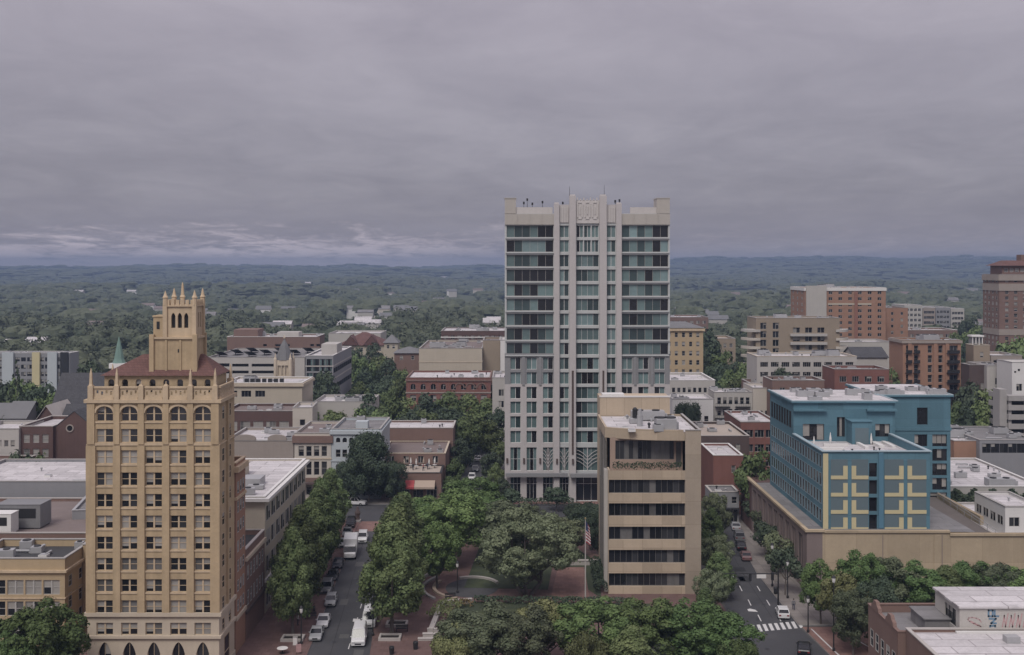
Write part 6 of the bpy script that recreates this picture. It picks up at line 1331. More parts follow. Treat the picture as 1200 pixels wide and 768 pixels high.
# avenue, west row
WL = ['tall street tree in a stone edged pit at the near end of the west row', 'second street tree of the west row, overhanging the parked silver cars', 'third street tree of the west row, in front of the cream office', 'fourth street tree of the west row, in front of the cream office', 'fifth street tree of the west row, under the white roof corner', 'last but one street tree of the west row', 'last street tree of the west row, closest to the cross street']
for i, lab in enumerate(WL):
    Y = 166 + i * 10.4; tree('street', -32.0 - i * .66 + R.uniform(-.4, .4), Y, [15.4, 16.4, 15.4, 15.6, 15, 14, 13][i], [8.4, 10.2, 9.4, 9.8, 9.4, 9, 8.6][i], lab, 'street trees of the west row')
EL = ['big street tree in a stone edged pit at the near end of the east row', 'second street tree of the east row, behind the first bench pit', 'third street tree of the east row, beside the parked white vans', 'fourth street tree of the east row', 'last street tree of the east row, pointed crown near the cross street']
for i, lab in enumerate(EL):
    Y = 166 + i * 10.6; tree('street', -17.6 - i * .55, Y, [16.4, 16.6, 15.6, 14.0, 12.2][i], [11.6, 11.6, 11.2, 10.8, 10][i], lab, 'street trees of the east row')
# the square
tree_at('willow', 617, 594, 186.5, 136, 'wide grey green tree of several stems in the middle of the lawn')
for k, (px, pt, Y, w_, lab) in enumerate(((527, 574, 204, 90, 'fresh green round tree over the plaza ledges'), (556, 558, 236, 80, 'fresh green tree at the far edge of the square near the hotel street'), (506, 580, 226, 62, 'fresh green tree behind the pointed street row'), (575, 582, 222, 66, 'low fresh green tree behind the many stemmed tree'), (486, 584, 212, 66, 'fresh green tree between the east street row and the plaza ledges'), (545, 568, 248, 60, 'fresh green tree nearest to the red awning'), (512, 612, 190, 62, 'fresh green tree leaning over the grey curved ledges'))): tree_at('broad', px, pt, Y, w_, lab)
for px, pt, Y, w_, lab in ((590, 586, 214, 86, 'pale grey green tree behind the many stemmed tree'), (660, 604, 210, 64, 'grey green tree between the flagpole and hotel doors'), (618, 590, 226, 44, 'small grey green tree in front of the hotel doors')): tree_at('dull', px, pt, Y, w_, lab)
for px, pt, Y, w_, lab in ((690, 586, 222, 54, 'dark tree against the west side of the buff office block'), (676, 590, 236, 40, 'dark tree just in front of the hotel entrance canopy'), (700, 600, 212, 30, 'dark narrow tree touching the buff office block')): tree_at('dark', px, pt, Y, w_, lab)
for px, pt, Y, w_, lab in ((602, 572, 252, 26, 'small dark clipped tree at the west corner of the hotel'), (652, 571, 250, 30, 'small rounded tree in front of the tall hotel windows'), (585, 580, 250, 20, 'little dark tree beside the hotel corner steps')): tree_at('small', px, pt, Y, w_, lab)
# front edge
for k, (key, px, pt, Y, w_, lab) in enumerate((('dull', 566, 706, 148, 116, 'pale green tree below the shrub bed steps'), ('olive', 534, 726, 145, 66, 'yellowish low tree at the bottom edge beside the plaza steps'), ('olive', 640, 696, 154, 96, 'olive tinted spreading tree below the middle of the lawn'), ('dull', 612, 708, 147, 96, 'pale green tree right at the bottom edge below the lawn'), ('broad', 700, 702, 150, 112, 'deep green tree below the flagpole'), ('broad', 757, 700, 150, 100, 'deep green tree below the buff office block corner'), ('broad', 812, 704, 151, 100, 'deep green tree below the east pier of the buff office block'), ('broad', 850, 720, 149, 90, 'deep green tree hiding the street corner by the crosswalk'), ('mid' if False else 'street', 740, 736, 138, 90, 'deep green tree lowest on the bottom edge'), ('broad', 868, 748, 140, 60, 'low green tree at the bottom edge beside the asphalt junction'), ('olive', 690, 728, 139, 60, 'olive tinted tree low on the bottom edge between the deep green ones'))): tree_at(key, px, pt, Y, w_, lab)
for px, pt, Y, w_, lab in ((52, 704, 141, 112, 'broad green tree in front of the buff brick block with stepped parapet'), (14, 742, 137, 60, 'lower green tree at the bottom corner beside the broad one')): tree_at('broad', px, pt, Y, w_, lab)
# beside the east street
for i, (px, pt, Y, w_) in enumerate(((838, 576, 222, 40), (834, 596, 208, 42), (838, 622, 196, 44), (842, 648, 183, 52), (836, 664, 174, 46), (826, 690, 166, 44), (846, 590, 240, 30))): tree_at('street' if i % 2 else 'dull', px, pt, Y, w_, ['slim', 'dense', 'drooping', 'pale feathery', 'round', 'low', 'distant'][i] + ' tree in the strip between the buff office block and the east street')
for i, (px, pt, Y, w_) in enumerate(((920, 644, 186, 40), (910, 626, 198, 38), (901, 610, 210, 36), (893, 596, 222, 32), (884, 586, 234, 30), (878, 576, 243, 28))): tree_at('smalldull' if i % 2 else 'small', px, pt, Y, w_, 'small pavement tree beside the mauve podium, ' + ['opposite the crosswalk', 'second from the crosswalk', 'third from the crosswalk', 'fourth from the crosswalk', 'fifth from the crosswalk', 'sixth from the crosswalk'][i], 'pavement trees along the podium')
RT = ((962, 657, 171, 44, 'fresh'), (990, 664, 163, 58, ''), (1012, 652, 172, 56, ''), (1043, 655, 174, 62, ''), (1076, 662, 173, 62, ''), (1108, 664, 172, 60, ''), (1140, 662, 174, 60, ''), (1172, 660, 173, 62, ''), (1204, 662, 172, 62, ''), (1000, 690, 157, 50, ''), (1030, 678, 160, 48, ''))
RL_ = ['bushy tree nearest to the podium corner', 'tree beside the pink crosswalk paving', 'taller tree in front of the blue hotel corner strip', 'tree below the yellow motifs of the blue hotel', 'tree below the middle of the ochre wall', 'tree behind the brick shop with shaped parapets', 'tree behind the graffitied rooftop room', 'tree below the small white office', 'tree at the picture edge below the ochre wall', 'lower tree over the brick pavement by the junction', 'low grey tree beside the shaped brick parapets']
for i, (px, pt, Y, w_, _) in enumerate(RT): tree_at(['broad', 'olive', 'broad', 'dull', 'broad', 'street', 'broad', 'dull', 'broad', 'dull', 'dark'][i], px, pt - (3, 2, 5, 4, 1, 0, 5, 2, 4, 2, 3)[i], Y, w_ * 1.2, RL_[i])
# the great dark tree before the pale blue house, and its neighbours
for px, pt, Y, w_, lab in ((432, 504, 258.8, 62, 'great dark evergreen standing before the pale blue house'), (410, 536, 257.8, 40, 'lower dark evergreen beside the great one'), (457, 536, 258, 40, 'dark evergreen next to the restaurant terrace')): tree_at('dark', px, pt, Y, w_, lab)
for i, (px, pt, Y, w_) in enumerate(((538, 517, 292, 30), (532, 540, 274, 26), (548, 512, 305, 26), (580, 545, 262, 24), (574, 530, 285, 26), (586, 520, 300, 26), (568, 515, 330, 26), (525, 560, 268, 24), (590, 560, 256, 20))): tree_at('city' if i % 2 else 'citydark', px, pt, Y, w_, 'tree lining the street that runs beside the hotel', 'trees lining the hotel street')
# park behind the row
GP = 'dense park trees behind the old row'
for px, pt, Y, w_ in ((384, 472, 338, 44), (408, 467, 345, 46), (432, 466, 336, 44), (456, 470, 330, 46), (478, 467, 350, 42), (500, 466, 345, 44), (522, 463, 350, 46), (546, 466, 352, 44), (566, 470, 350, 40), (582, 480, 335, 34), (396, 482, 315, 44), (424, 484, 312, 46), (450, 481, 316, 44), (476, 484, 312, 46), (500, 480, 320, 46), (526, 478, 322, 46), (552, 482, 325, 44), (572, 492, 312, 36), (384, 490, 305, 36), (540, 492, 306, 40)): tree_at(R.choice(['city', 'city', 'citydark']), px, pt, Y, w_, 'round crowned green tree packed among others behind the old row', GP)
GQ = 'trees between the blocks west of the hotel'
for px, pt, Y, w_ in ((376, 442, 370, 26), (386, 440, 380, 24), (424, 416, 455, 36), (442, 418, 460, 36), (458, 424, 440, 34), (470, 432, 420, 30), (430, 436, 420, 34), (448, 444, 405, 34), (466, 448, 395, 30), (420, 450, 410, 28), (482, 414, 470, 26), (415, 408, 490, 22), (440, 406, 500, 22), (455, 455, 385, 26), (575, 455, 380, 20)): tree_at(R.choice(['city', 'citydark']), px, pt, Y, w_, 'green tree filling a gap between the blocks west of the hotel', GQ)
GW = 'trees around the slate roofs'
tree_at('conifer', 19, 421, 298, 38, 'tall dark conifer rising above the slate roofs')
for px, pt, Y, w_ in ((4, 446, 320, 30), (36, 446, 318, 28), (50, 450, 310, 26), (54, 462, 292, 24), (34, 466, 290, 26), (28, 530, 236, 18), (36, 536, 233, 14), (96, 436, 330, 22), (8, 470, 300, 22), (108, 430, 360, 26)): tree_at(R.choice(['city', 'citydark']), px, pt, Y, w_, 'green tree among the slate roofs and brick hall', GW)
GE = 'trees between the blocks east of the hotel'
tree_at('dark', 808, 462, 300, 38, 'round dark tree beside the white walled block')
tree_at('city', 889, 528, 236, 30, 'green tree between the red brick annex and blue hotel')
for px, pt, Y, w_ in ((836, 404, 425, 30), (848, 412, 415, 34), (858, 424, 405, 32), (840, 426, 395, 34), (852, 438, 380, 34), (866, 442, 370, 30), (836, 444, 375, 28), (832, 392, 470, 26), (870, 430, 400, 26), (914, 438, 345, 20), (1128, 462, 312, 28), (1142, 456, 308, 32), (1158, 455, 305, 30), (1148, 470, 298, 34), (1132, 480, 296, 28), (1164, 472, 296, 28), (1120, 476, 305, 22), (1130, 388, 520, 30), (1142, 392, 500, 28), (1122, 394, 515, 24), (1190, 396, 380, 24), (1196, 404, 370, 24), (1176, 402, 380, 24), (1135, 372, 640, 26), (1145, 382, 600, 24), (1050, 432, 350, 16), (1010, 425, 390, 18), (804, 408, 430, 20)): tree_at(R.choice(['city', 'citydark']), px, pt, Y, w_, 'green tree filling a gap between the blocks east of the hotel', GE)
# hedge and shrubs
def hedge(name, label, pts, h, n, ls, leaf, cat='hedge'):
    g = np.random.default_rng(len(label)); P = []
    for (ax, ay, bx, by, wd) in pts:
        k = int(n * math.hypot(bx - ax, by - ay) / 10); t = g.random(k); off = g.uniform(-1, 1, k) * wd / 2
        dx, dy = bx - ax, by - ay; ln = math.hypot(dx, dy)
        zz_ = h * (.25 + .8 * np.sqrt(g.random(k))) * (1 - .25 * (off / wd * 2) ** 2) * (.95 + .07 * np.sin(t * ln * 1.7))
        P.append(np.stack([ax + dx * t - dy / ln * off, ay + dy * t + dx / ln * off, zz_], 1))
    p = np.concatenate(P); k = len(p); nr_ = g.normal(size=(k, 3)) + [0, -.3, .6]; nr_ /= np.linalg.norm(nr_, axis=1)[:, None]; u = np.cross(nr_, g.normal(size=(k, 3))); u /= np.linalg.norm(u, axis=1)[:, None]; t = np.cross(nr_, u); s = ls * g.uniform(.6, 1.3, k)[:, None]
    return tag(obj(name, quads_mesh(name, np.stack([p - u * s * .6, p - t * s * .45, p + u * s * .6, p + t * s * .45], 1), LM[leaf])), label, cat)
hedge('hedge', 'long clipped dark hedge between two white roofed halls', [(84, 226.5, 118, 226.5, 2.6)], 9.0, 7000, .5, 'dark')
hedge('hedge', 'dark square hedge along the west foot of the buff office block', [(14.6, 186, 14.9, 203, 2.2)], 2.2, 900, .32, 'dark')
hedge('hedge', 'dark hedge line along the far edge of the front lawn', [(-6, 181.4, 19, 180.6, 1.6)], 1.3, 700, .28, 'dark')
hedge('shrubbery', 'reddish and yellow shrub bed inside the pale granite planter wall', [(-11.2, 172, -9.6, 179.5, 4.0)], 1.7, 900, .3, 'olive', 'shrubs')
hedge('shrubbery', 'rust leaved shrub patch at the corner of the granite planter', [(-8.8, 179, -6.5, 180, 2.2)], 1.3, 700, .26, 'rust', 'shrubs')
hedge('shrubbery', 'dark low shrubs along the foot of the hotel front', [(1.5, 256.5, 14, 256.5, 2.0)], 1.6, 700, .32, 'dark', 'shrubs')
hedge('shrubbery', 'dark planted strip on the penthouse terrace of the buff office block', [(16.6, 187.1, 28.0, 187.1, .6)], 1.7, 700, .24, 'dark', 'shrubs').location.z = 20.0
hedge('shrubbery', 'low green verge beside the brick crossing at the avenue end', [(-27, 244.5, -18, 244, 1.2)], .9, 500, .26, 'mid', 'shrubs')
# houses scattered in the woods
g_ = random.Random(5)
spots = [(413, 362), (428, 366), (447, 362), (452, 371), (470, 361), (478, 364), (425, 377), (436, 379), (92, 342), (172, 354), (187, 356), (104, 366), (250, 335), (306, 332), (312, 335), (246, 362), (275, 366), (318, 383), (520, 326), (575, 378), (1022, 338), (1060, 345), (930, 360), (860, 345), (805, 344), (1118, 352), (800, 365), (812, 368), (822, 367), (834, 369), (20, 404), (40, 402), (330, 380), (364, 384), (500, 352), (560, 340), (880, 352), (1140, 340)]
for k in range(30):
    spots.append((g_.choice((g_.uniform(-10, 590), g_.uniform(300, 590), g_.uniform(790, 1160))), 324 + 62 * g_.random() ** 1.3))
HOUSES = []
for i, (px_, py_) in enumerate(spots):
    Y = F * (H - 9) / (py_ - HY); x = wx(px_, Y); zg = float(terr(x, Y)); w = g_.uniform(9, 15) * (1 + Y / 5000); HOUSES.append((x, Y, w)); ze = (H - (py_ - HY) * Y / F) - zg
    if Y < 640 and any(a - 12 < x < b + 12 and c - 14 < Y < d + 14 for a, b, c, d in FOOT): HOUSES.pop(); continue
    ze = min(max(6, ze), 13); dpt = g_.uniform(8, 12)
    gabled('far_house', ('white', 'pale grey', 'cream')[i % 3] + ' gabled house half buried in the distant woods', x - w / 2, x + w / 2, Y, dpt, ze, ze + g_.uniform(2, 4), (M_white, M_palewall, M_cream)[i % 3], (M_roofg, M_slateg, M_roofw, M_roofb)[(i // 3) % 4], 'x', 'house', z0=zg, parts=None)['group'] = ('white', 'pale grey', 'cream')[i % 3] + ' houses in the woods'
# ---- the far woods: too many to count, one mass
def woods():
    g = np.random.default_rng(77); foot = np.array(FOOT)
    def scatter(y0, y1, sp, frac=1.0):
        k = int(.62 * (y1 ** 2 - y0 ** 2) * 1.06 / (sp * sp) * .5 * frac * 1.5)
        y = np.sqrt(g.uniform(y0 ** 2, y1 ** 2, k)); x = (g.uniform(-.56, .56, k)) * y
        return x, y
    Q = []
    def add(x, y, hh, ww, protos, jit=.25):
        z = terr(x, y)
        for i, pq in enumerate(protos):
            s = np.arange(len(x)) % len(protos) == i; n = s.sum()
            if not n: continue
            a = g.uniform(0, 6.28, n); ca, sa = np.cos(a)[:, None, None], np.sin(a)[:, None, None]
            sc = g.uniform(1 - jit, 1 + jit, n)[:, None, None]; q = pq[None]
            X_ = (q[..., 0] * ca - q[..., 1] * sa) * ww * sc; Y_ = (q[..., 0] * sa + q[..., 1] * ca) * ww * sc; Z_ = q[..., 2] * hh * sc
            Q.append(np.stack([X_ + x[s][:, None, None], Y_ + y[s][:, None, None], Z_ + z[s][:, None, None]], -1).reshape(-1, 4, 3))
    def dome(seed, nlon=9, nlat=4):
        gg = np.random.default_rng(seed); P = np.zeros((nlat + 1, nlon, 3))
        for a in range(nlat + 1):
            for b in range(nlon):
                th = (a / nlat) * 1.75; ph = 2 * math.pi * (b + .5 * (a % 2)) / nlon; r = .5 * gg.uniform(.74, 1.16)
                P[a, b] = (math.sin(th) * math.cos(ph) * r, math.sin(th) * math.sin(ph) * r, .52 + math.cos(th) * r * .95)
            if a == 0: P[a] = P[a].mean(0)
        return np.array([[P[a, b], P[a + 1, b], P[a + 1, (b + 1) % nlon], P[a, (b + 1) % nlon]] for a in range(nlat) for b in range(nlon)])
    def lump(seed, k):
        gg = np.random.default_rng(seed); out = [dome(seed)]
        for i in range(k):
            d = dome(seed * 10 + i, 7, 3) * gg.uniform(.38, .62); a = gg.uniform(0, 6.28); out.append(d + np.array([math.cos(a) * .36, math.sin(a) * .36, gg.uniform(.1, .5)]))
        return np.concatenate(out)
    def lump0(seed): return lump(seed, 4) * np.array([.86, .86, .84]) + np.array([0, 0, .05])
    def unit(seed, n, ls, nl=14, lobe=(.34, .55)): return np.concatenate([crown_geo(seed, .5, .48, .5, n, ls, 'round', nl, lobe, .16)[0], lump0(seed)])
    def clear(x, y, pad):
        ok = np.ones(len(x), bool)
        for a, b, c, d in foot: ok &= ~((x > a - pad) & (x < b + pad) & (y > c - pad) & (y < d + pad))
        for hx, hy, hw in HOUSES: ok &= ~((np.abs(x - hx * y / hy) < hw * .5 + 6) & (y > hy - 40 - hy * .05) & (y < hy + 12))
        return ok
    # keep street-level sight lines of the town open: woods start beyond the last blocks
    x, y = scatter(430, 950, 10.5); az = x / y
    lim = np.where(az > .12, np.where(az > .45, 560, 600), np.where(az < -.36, 500, np.where(az < -.16, 545, 590)))
    lim = np.where((az > .165) & (az < .26), 480, lim)
    ok = clear(x, y, 7) & (y > lim); x, y = x[ok], y[ok]
    gap = vnoise(x / 60, y / 60, 31) > .22; x, y = x[gap], y[gap]
    big = vnoise(x / 45, y / 45, 41) > .5
    add(x[big], y[big], 16, 16, [unit(200 + i, 430, .085, 20, (.26, .42)) for i in range(5)], .32); add(x[~big], y[~big], 11, 11, [unit(205 + i, 330, .095, 16, (.28, .45)) for i in range(5)], .3)
    x, y = scatter(950, 1900, 14); ok = (vnoise(x / 90, y / 90, 32) > .27) & clear(x, y, 4); x, y = x[ok], y[ok]; big = vnoise(x / 60, y / 60, 42) > .55
    add(x[big], y[big], 16, 19, [lump(210 + i, 3) for i in range(5)], .35); add(x[~big], y[~big], 11, 13, [lump(215 + i, 2) for i in range(5)], .35)
    x, y = scatter(1900, 4000, 25); ok = (vnoise(x / 170, y / 170, 33) > .28) & clear(x, y, 4); x, y = x[ok], y[ok]; add(x, y, 15, 27, [lump(220 + i, 1) for i in range(6)], .45)
    x, y = scatter(4000, 8000, 62); add(x, y, 16, 66, [dome(230 + i, 7, 3) for i in range(5)], .5)
    q = np.concatenate(Q)
    m = leafmat('forest_leaf', (.060, .080, .050), (.130, .148, .090), 0)
    # tone changes from tree to tree, over tens of metres
    for nd in m.node_tree.nodes:
        if nd.type == 'TEX_NOISE': nd.inputs['Scale'].default_value = .045; nd.inputs['Detail'].default_value = 8; nd.inputs['Roughness'].default_value = .75
    o = obj('forest', quads_mesh('forest', q, m)); struct(o, 'stuff'); print('forest quads', len(q))
woods()
# ================================================================== vehicles
def paint(name, rgb): return mat(name, rgb, .3, .05, .5, 2, .5)
P_white = paint('white_car_paint', (.62, .62, .62)); P_silver = paint('silver_car_paint', (.30, .31, .32)); P_grey = paint('grey_car_paint', (.14, .145, .155)); P_black = paint('black_car_paint', (.012, .012, .014)); P_dark = paint('dark_blue_car_paint', (.02, .025, .04)); P_maroon = paint('dull_red_car_paint', (.20, .10, .10)); P_red = paint('red_car_paint', (.32, .05, .045))
M_tyre = mat('tyre_rubber', (.018, .018, .018), .9, .1); M_rim = mat('wheel_rim', (.30, .30, .31), .4, .1, spec=.6); M_lampw = mat('headlamp_lens', (.55, .56, .56), .15, .05, spec=.7); M_lampr = mat('tail_lamp_lens', (.28, .02, .02), .2, .05, spec=.6)
def loft(mb, rings, mi=0, cap=True):
    n = len(rings[0]); idx = [[mb.P(p) for p in r] for r in rings]
    for a, b in zip(idx, idx[1:]):
        for k in range(n): mb.f.append([a[k], a[(k + 1) % n], b[(k + 1) % n], b[k]]); mb.m.append(mi)
    if cap: mb.f.append(idx[0][::-1]); mb.m.append(mi); mb.f.append(idx[-1]); mb.m.append(mi)
def ring(y, hw, zl, zh, e=.1):
    return [(-hw + e * .6, y, zl), (hw - e * .6, y, zl), (hw, y, zl + e), (hw, y, (zl + zh) / 2 + .05), (hw - e * .5, y, zh - e * .5), (hw - e * 1.6, y, zh), (-hw + e * 1.6, y, zh), (-hw + e * .5, y, zh - e * .5), (-hw, y, (zl + zh) / 2 + .05), (-hw, y, zl + e)]
CARK = dict(  # length, half width, body stations (y, z top), cabin base y0,y1, roof y0,y1, belt, roof z
    car=(4.6, .90, ((-2.3, .62), (-2.15, .74), (-1.0, .90), (1.5, .96), (2.2, .92), (2.3, .80)), (-1.05, 1.75), (-.25, 1.0), .90, 1.43),
    hatchback=(4.2, .88, ((-2.1, .66), (-1.95, .78), (-1.05, .93), (1.7, 1.0), (2.05, .98), (2.1, .8)), (-1.1, 2.02), (-.3, 1.6), .93, 1.52),
    suv=(4.8, .96, ((-2.4, .78), (-2.28, .95), (-1.15, 1.06), (2.2, 1.10), (2.38, 1.05), (2.4, .9)), (-1.2, 2.32), (-.45, 2.05), 1.06, 1.78),
    van=(5.4, 1.0, ((-2.7, .85), (-2.6, 1.02), (-1.9, 1.18), (2.5, 1.25), (2.68, 1.25), (2.7, 1.2)), (-1.95, 2.68), (-1.1, 2.6), 1.15, 2.25),
    pickup=(5.5, .97, ((-2.75, .82), (-2.6, 1.0), (-1.4, 1.08), (.75, 1.1), (2.7, 1.1), (2.75, 1.0)), (-1.45, .75), (-.75, .5), 1.06, 1.8))
VC = {}
def vehicle(kind, col, x, y, rz, label, group=None, z=.02, cat=None):
    key = (kind, col.name)
    L_, hw, st, (c0, c1), (r0, r1), belt, rz_ = CARK[kind]
    root = thing({'car': 'parked_car', 'hatchback': 'hatchback', 'suv': 'sport_utility_car', 'van': 'van', 'pickup': 'pickup_truck'}[kind], label, cat or {'car': 'car', 'hatchback': 'car', 'suv': 'car', 'van': 'van', 'pickup': 'pickup truck'}[kind], (x, y, z), rz, group)
    if key not in VC:
        d = {}
        b = MB(); loft(b, [ring(yy, hw * (.93 if i in (0, len(st) - 1) else 1), .28, zt) for i, (yy, zt) in enumerate(st)])
        d['body'] = b.mesh('body', col)
        g = MB(); tw = hw * .80
        loft(g, [[(-hw + .07, c0, belt - .05), (hw - .07, c0, belt - .05), (hw - .07, c1, belt - .05), (-hw + .07, c1, belt - .05)], [(-tw, r0, rz_ - .07), (tw, r0, rz_ - .07), (tw, r1, rz_ - .07), (-tw, r1, rz_ - .07)]]); d['cabin_glass'] = g.mesh('cabin_glass', GL[0])
        r = MB(); loft(r, [[(-tw - .03, r0 - .06, rz_ - .075), (tw + .03, r0 - .06, rz_ - .075), (tw + .03, r1 + .06, rz_ - .075), (-tw - .03, r1 + .06, rz_ - .075)], [(-tw + .08, r0 + .1, rz_), (tw - .08, r0 + .1, rz_), (tw - .08, r1 - .1, rz_), (-tw + .08, r1 - .1, rz_)]])
        d['roof'] = r.mesh('roof', col)
        d['pillar'] = []
        for sg in (-1, 1):
            for f_ in (0, .45, 1) if kind != 'van' else (0, .28, 1):
                pl = MB(); yb, yt = c0 + (c1 - c0) * f_, r0 + (r1 - r0) * f_; pl.tube((sg * (hw - .06), yb, belt - .04), (sg * (tw + .01), yt, rz_ - .06), .05 if kind != 'van' or f_ != 1 else .08, n=5); d['pillar'].append(('pillar', pl.mesh('pillar', col)))
            if kind == 'van': pl = MB(); pl.face([(sg * (hw - .05), c0 + (c1 - c0) * .32, belt), (sg * (hw - .05), c1, belt), (sg * (tw + .022), r1, rz_ - .08), (sg * (tw + .022), r0 + (r1 - r0) * .32, rz_ - .08)]); d['pillar'].append(('side_panel', pl.mesh('side_panel', col)))
        w_ = MB(); w_.T = Matrix.Rotation(math.pi / 2, 4, 'Y'); w_.lathe(0, 0, [(.22, -.1), (.33, -.1), (.33, .1), (.22, .1)], 16); d['wheel'] = w_.mesh('wheel', M_tyre)
        w_ = MB(); w_.T = Matrix.Rotation(math.pi / 2, 4, 'Y'); w_.lathe(0, 0, [(.22, -.09), (.05, -.11), (.05, .11), (.22, .09)], 12); d['rim'] = w_.mesh('rim', M_rim)
        h = MB(); h.box(-.2, .2, -.05, .05, -.07, .07); d['headlight'] = h.mesh('headlight', M_lampw); h = MB(); h.box(-.16, .16, -.04, .04, -.09, .09); d['tail_light'] = h.mesh('tail_light', M_lampr)
        gr = MB(); gr.box(-.45, .45, -.03, .03, -.1, .1); d['grille'] = gr.mesh('grille', M_metald)
        mi_ = MB(); mi_.box(-.09, .09, -.06, .06, -.06, .06); d['mirror'] = mi_.mesh('mirror', col)
        VC[key] = d
    d = VC[key]
    obj('body', d['body'], root); obj('cabin_glass', d['cabin_glass'], root); obj('roof', d['roof'], root); [obj(nm, me_, root) for nm, me_ in d['pillar']]
    for sx in (-1, 1):
        for yy in (-L_ * .31, L_ * .29):
            wo = obj('wheel', d['wheel'], root, (sx * (hw - .09), yy, .33)); obj('rim', d['rim'], wo)
        obj('headlight', d['headlight'], root, (sx * (hw * .93 - .28), -L_ / 2 - .01, st[0][1] - .1)); obj('tail_light', d['tail_light'], root, (sx * (hw * .93 - .22), L_ / 2 + .01, st[-1][1] - .12)); obj('mirror', d['mirror'], root, (sx * (hw + .08), c0 + .45, belt + .05))
    obj('grille', d['grille'], root, (0, -L_ / 2 - .005, .5))
    if kind == 'pickup':
        b = MB(); b.box(-hw + .14, hw - .14, .95, 2.6, 1.101, 1.11); b.build('cargo_bed', M_metald, root)
    return root
AV = -.045       # the avenue leans a little
GPK = 'cars parked along the avenue'
def avc(kind, col, px, py, side, label, flip=0, rz=None):
    x, y = G(px, py); vehicle(kind, col, x, y, (0.06 if rz is None else rz) + (math.pi if flip else 0), label, GPK)
avc('car', P_silver, 371, 747, 0, 'silver grey car with dark windscreen parked first along the west kerb'); avc('car', P_white, 379, 732, 0, 'white and silver car parked behind the first silver grey one'); avc('hatchback', P_silver, 388, 708, 0, 'pale silver hatchback parked under the west row crowns'); avc('car', P_black, 382, 722, 0, 'black car tucked in close to the white and silver one', rz=.1) if False else None
avc('suv', P_grey, 383, 693, 0, 'dark grey car roof showing beneath the west row crowns'); avc('car', P_black, 390, 678, 0, 'black car parked below the third west tree'); avc('car', P_dark, 396, 664, 0, 'dark blue car parked behind the truck')
avc('van', P_white, 421, 752, 1, 'white van with grey windscreen parked first along the east kerb'); avc('van', P_white, 433, 731, 1, 'white high roofed van parked behind the first white van'); avc('car', P_grey, 440, 711, 1, 'grey car half hidden under the big east tree'); avc('car', P_black, 444, 700, 1, 'black car deeper under the big east tree')
avc('suv', P_white, 425, 634, 1, 'white car driving on the avenue just beyond the box truck', rz=.07)
x, y = G(415, 592); vehicle('pickup', P_white, x, y, 1.45, 'white pickup truck crossing at the end of the avenue')
x, y = G(397, 594); vehicle('hatchback', P_silver, x, y, 1.5, 'pale car following the white pickup truck')
avc('car', P_black, 402, 671, 0, 'black car almost touching the dark blue one under the west crowns') if False else None
avc('suv', P_black, 366, 757, 0, 'black sport utility car nearest the camera on the west kerb') if False else None
avc('hatchback', P_dark, 385, 700, 0, 'small dark car squeezed between the pale hatchback and dark grey car') if False else None
avc('suv', P_dark, 449, 686, 1, 'dark car third from the white vans on the east kerb'); avc('car', P_silver, 402, 640, 0, 'silver car parked level with the box truck on the west kerb'); avc('car', P_grey, 407, 627, 0, 'grey car parked beyond the box truck on the west kerb'); avc('suv', P_black, 411, 617, 0, 'black car parked last on the west kerb before the brick crossing'); avc('hatchback', P_grey, 452, 674, 1, 'grey hatchback deep in shade on the east kerb')
# box truck
def box_truck(x, y, rz, label):
    t = thing('box_truck', label, 'truck', (x, y, .02), rz); b = MB(); b.box(-1.2, 1.2, -1.6, 3.9, .95, 3.35); b.box(-1.24, 1.24, -1.64, -1.5, .9, 3.4); b.box(-1.24, 1.24, 3.8, 3.94, .9, 3.4); b.build('cargo_box', P_white, t)
    c = MB(); loft(c, [ring(-3.6, 1.0, .5, 1.15), ring(-3.4, 1.1, .45, 1.3), ring(-2.9, 1.1, .45, 1.45), ring(-1.7, 1.1, .45, 1.5)]); c.build('body', P_white, t)
    g = MB(); loft(g, [[(-1.05, -3.15, 1.35), (1.05, -3.15, 1.35), (1.05, -1.7, 1.35), (-1.05, -1.7, 1.35)], [(-.95, -2.6, 2.25), (.95, -2.6, 2.25), (.95, -1.7, 2.25), (-.95, -1.7, 2.25)]]); g.build('cabin_glass', GL[0], t)
    r = MB(); r.box(-1.0, 1.0, -2.65, -1.66, 2.251, 2.4); r.build('roof', P_white, t); r = MB(); r.box(-.45, .45, -1.4, 3.9, .55, .94); r.build('chassis', M_metald, t)
    for sx in (-1, 1):
        for yy in (-2.6, 2.4):
            w_ = MB(); w_.T = Matrix.Translation((sx * .98, yy, .46)) @ Matrix.Rotation(math.pi / 2, 4, 'Y'); w_.lathe(0, 0, [(.28, -.14), (.46, -.14), (.46, .14), (.28, .14)], 16); o = w_.build('wheel', M_tyre, t)
        h = MB(); h.box(sx * .75 - .16, sx * .75 + .16, -3.66, -3.56, .75, .95); h.build('headlight', M_lampw, t)
    return t
x, y = G(408, 656); box_truck(x, y + 3, .1, 'white box truck driving down the avenue towards the parked vans')
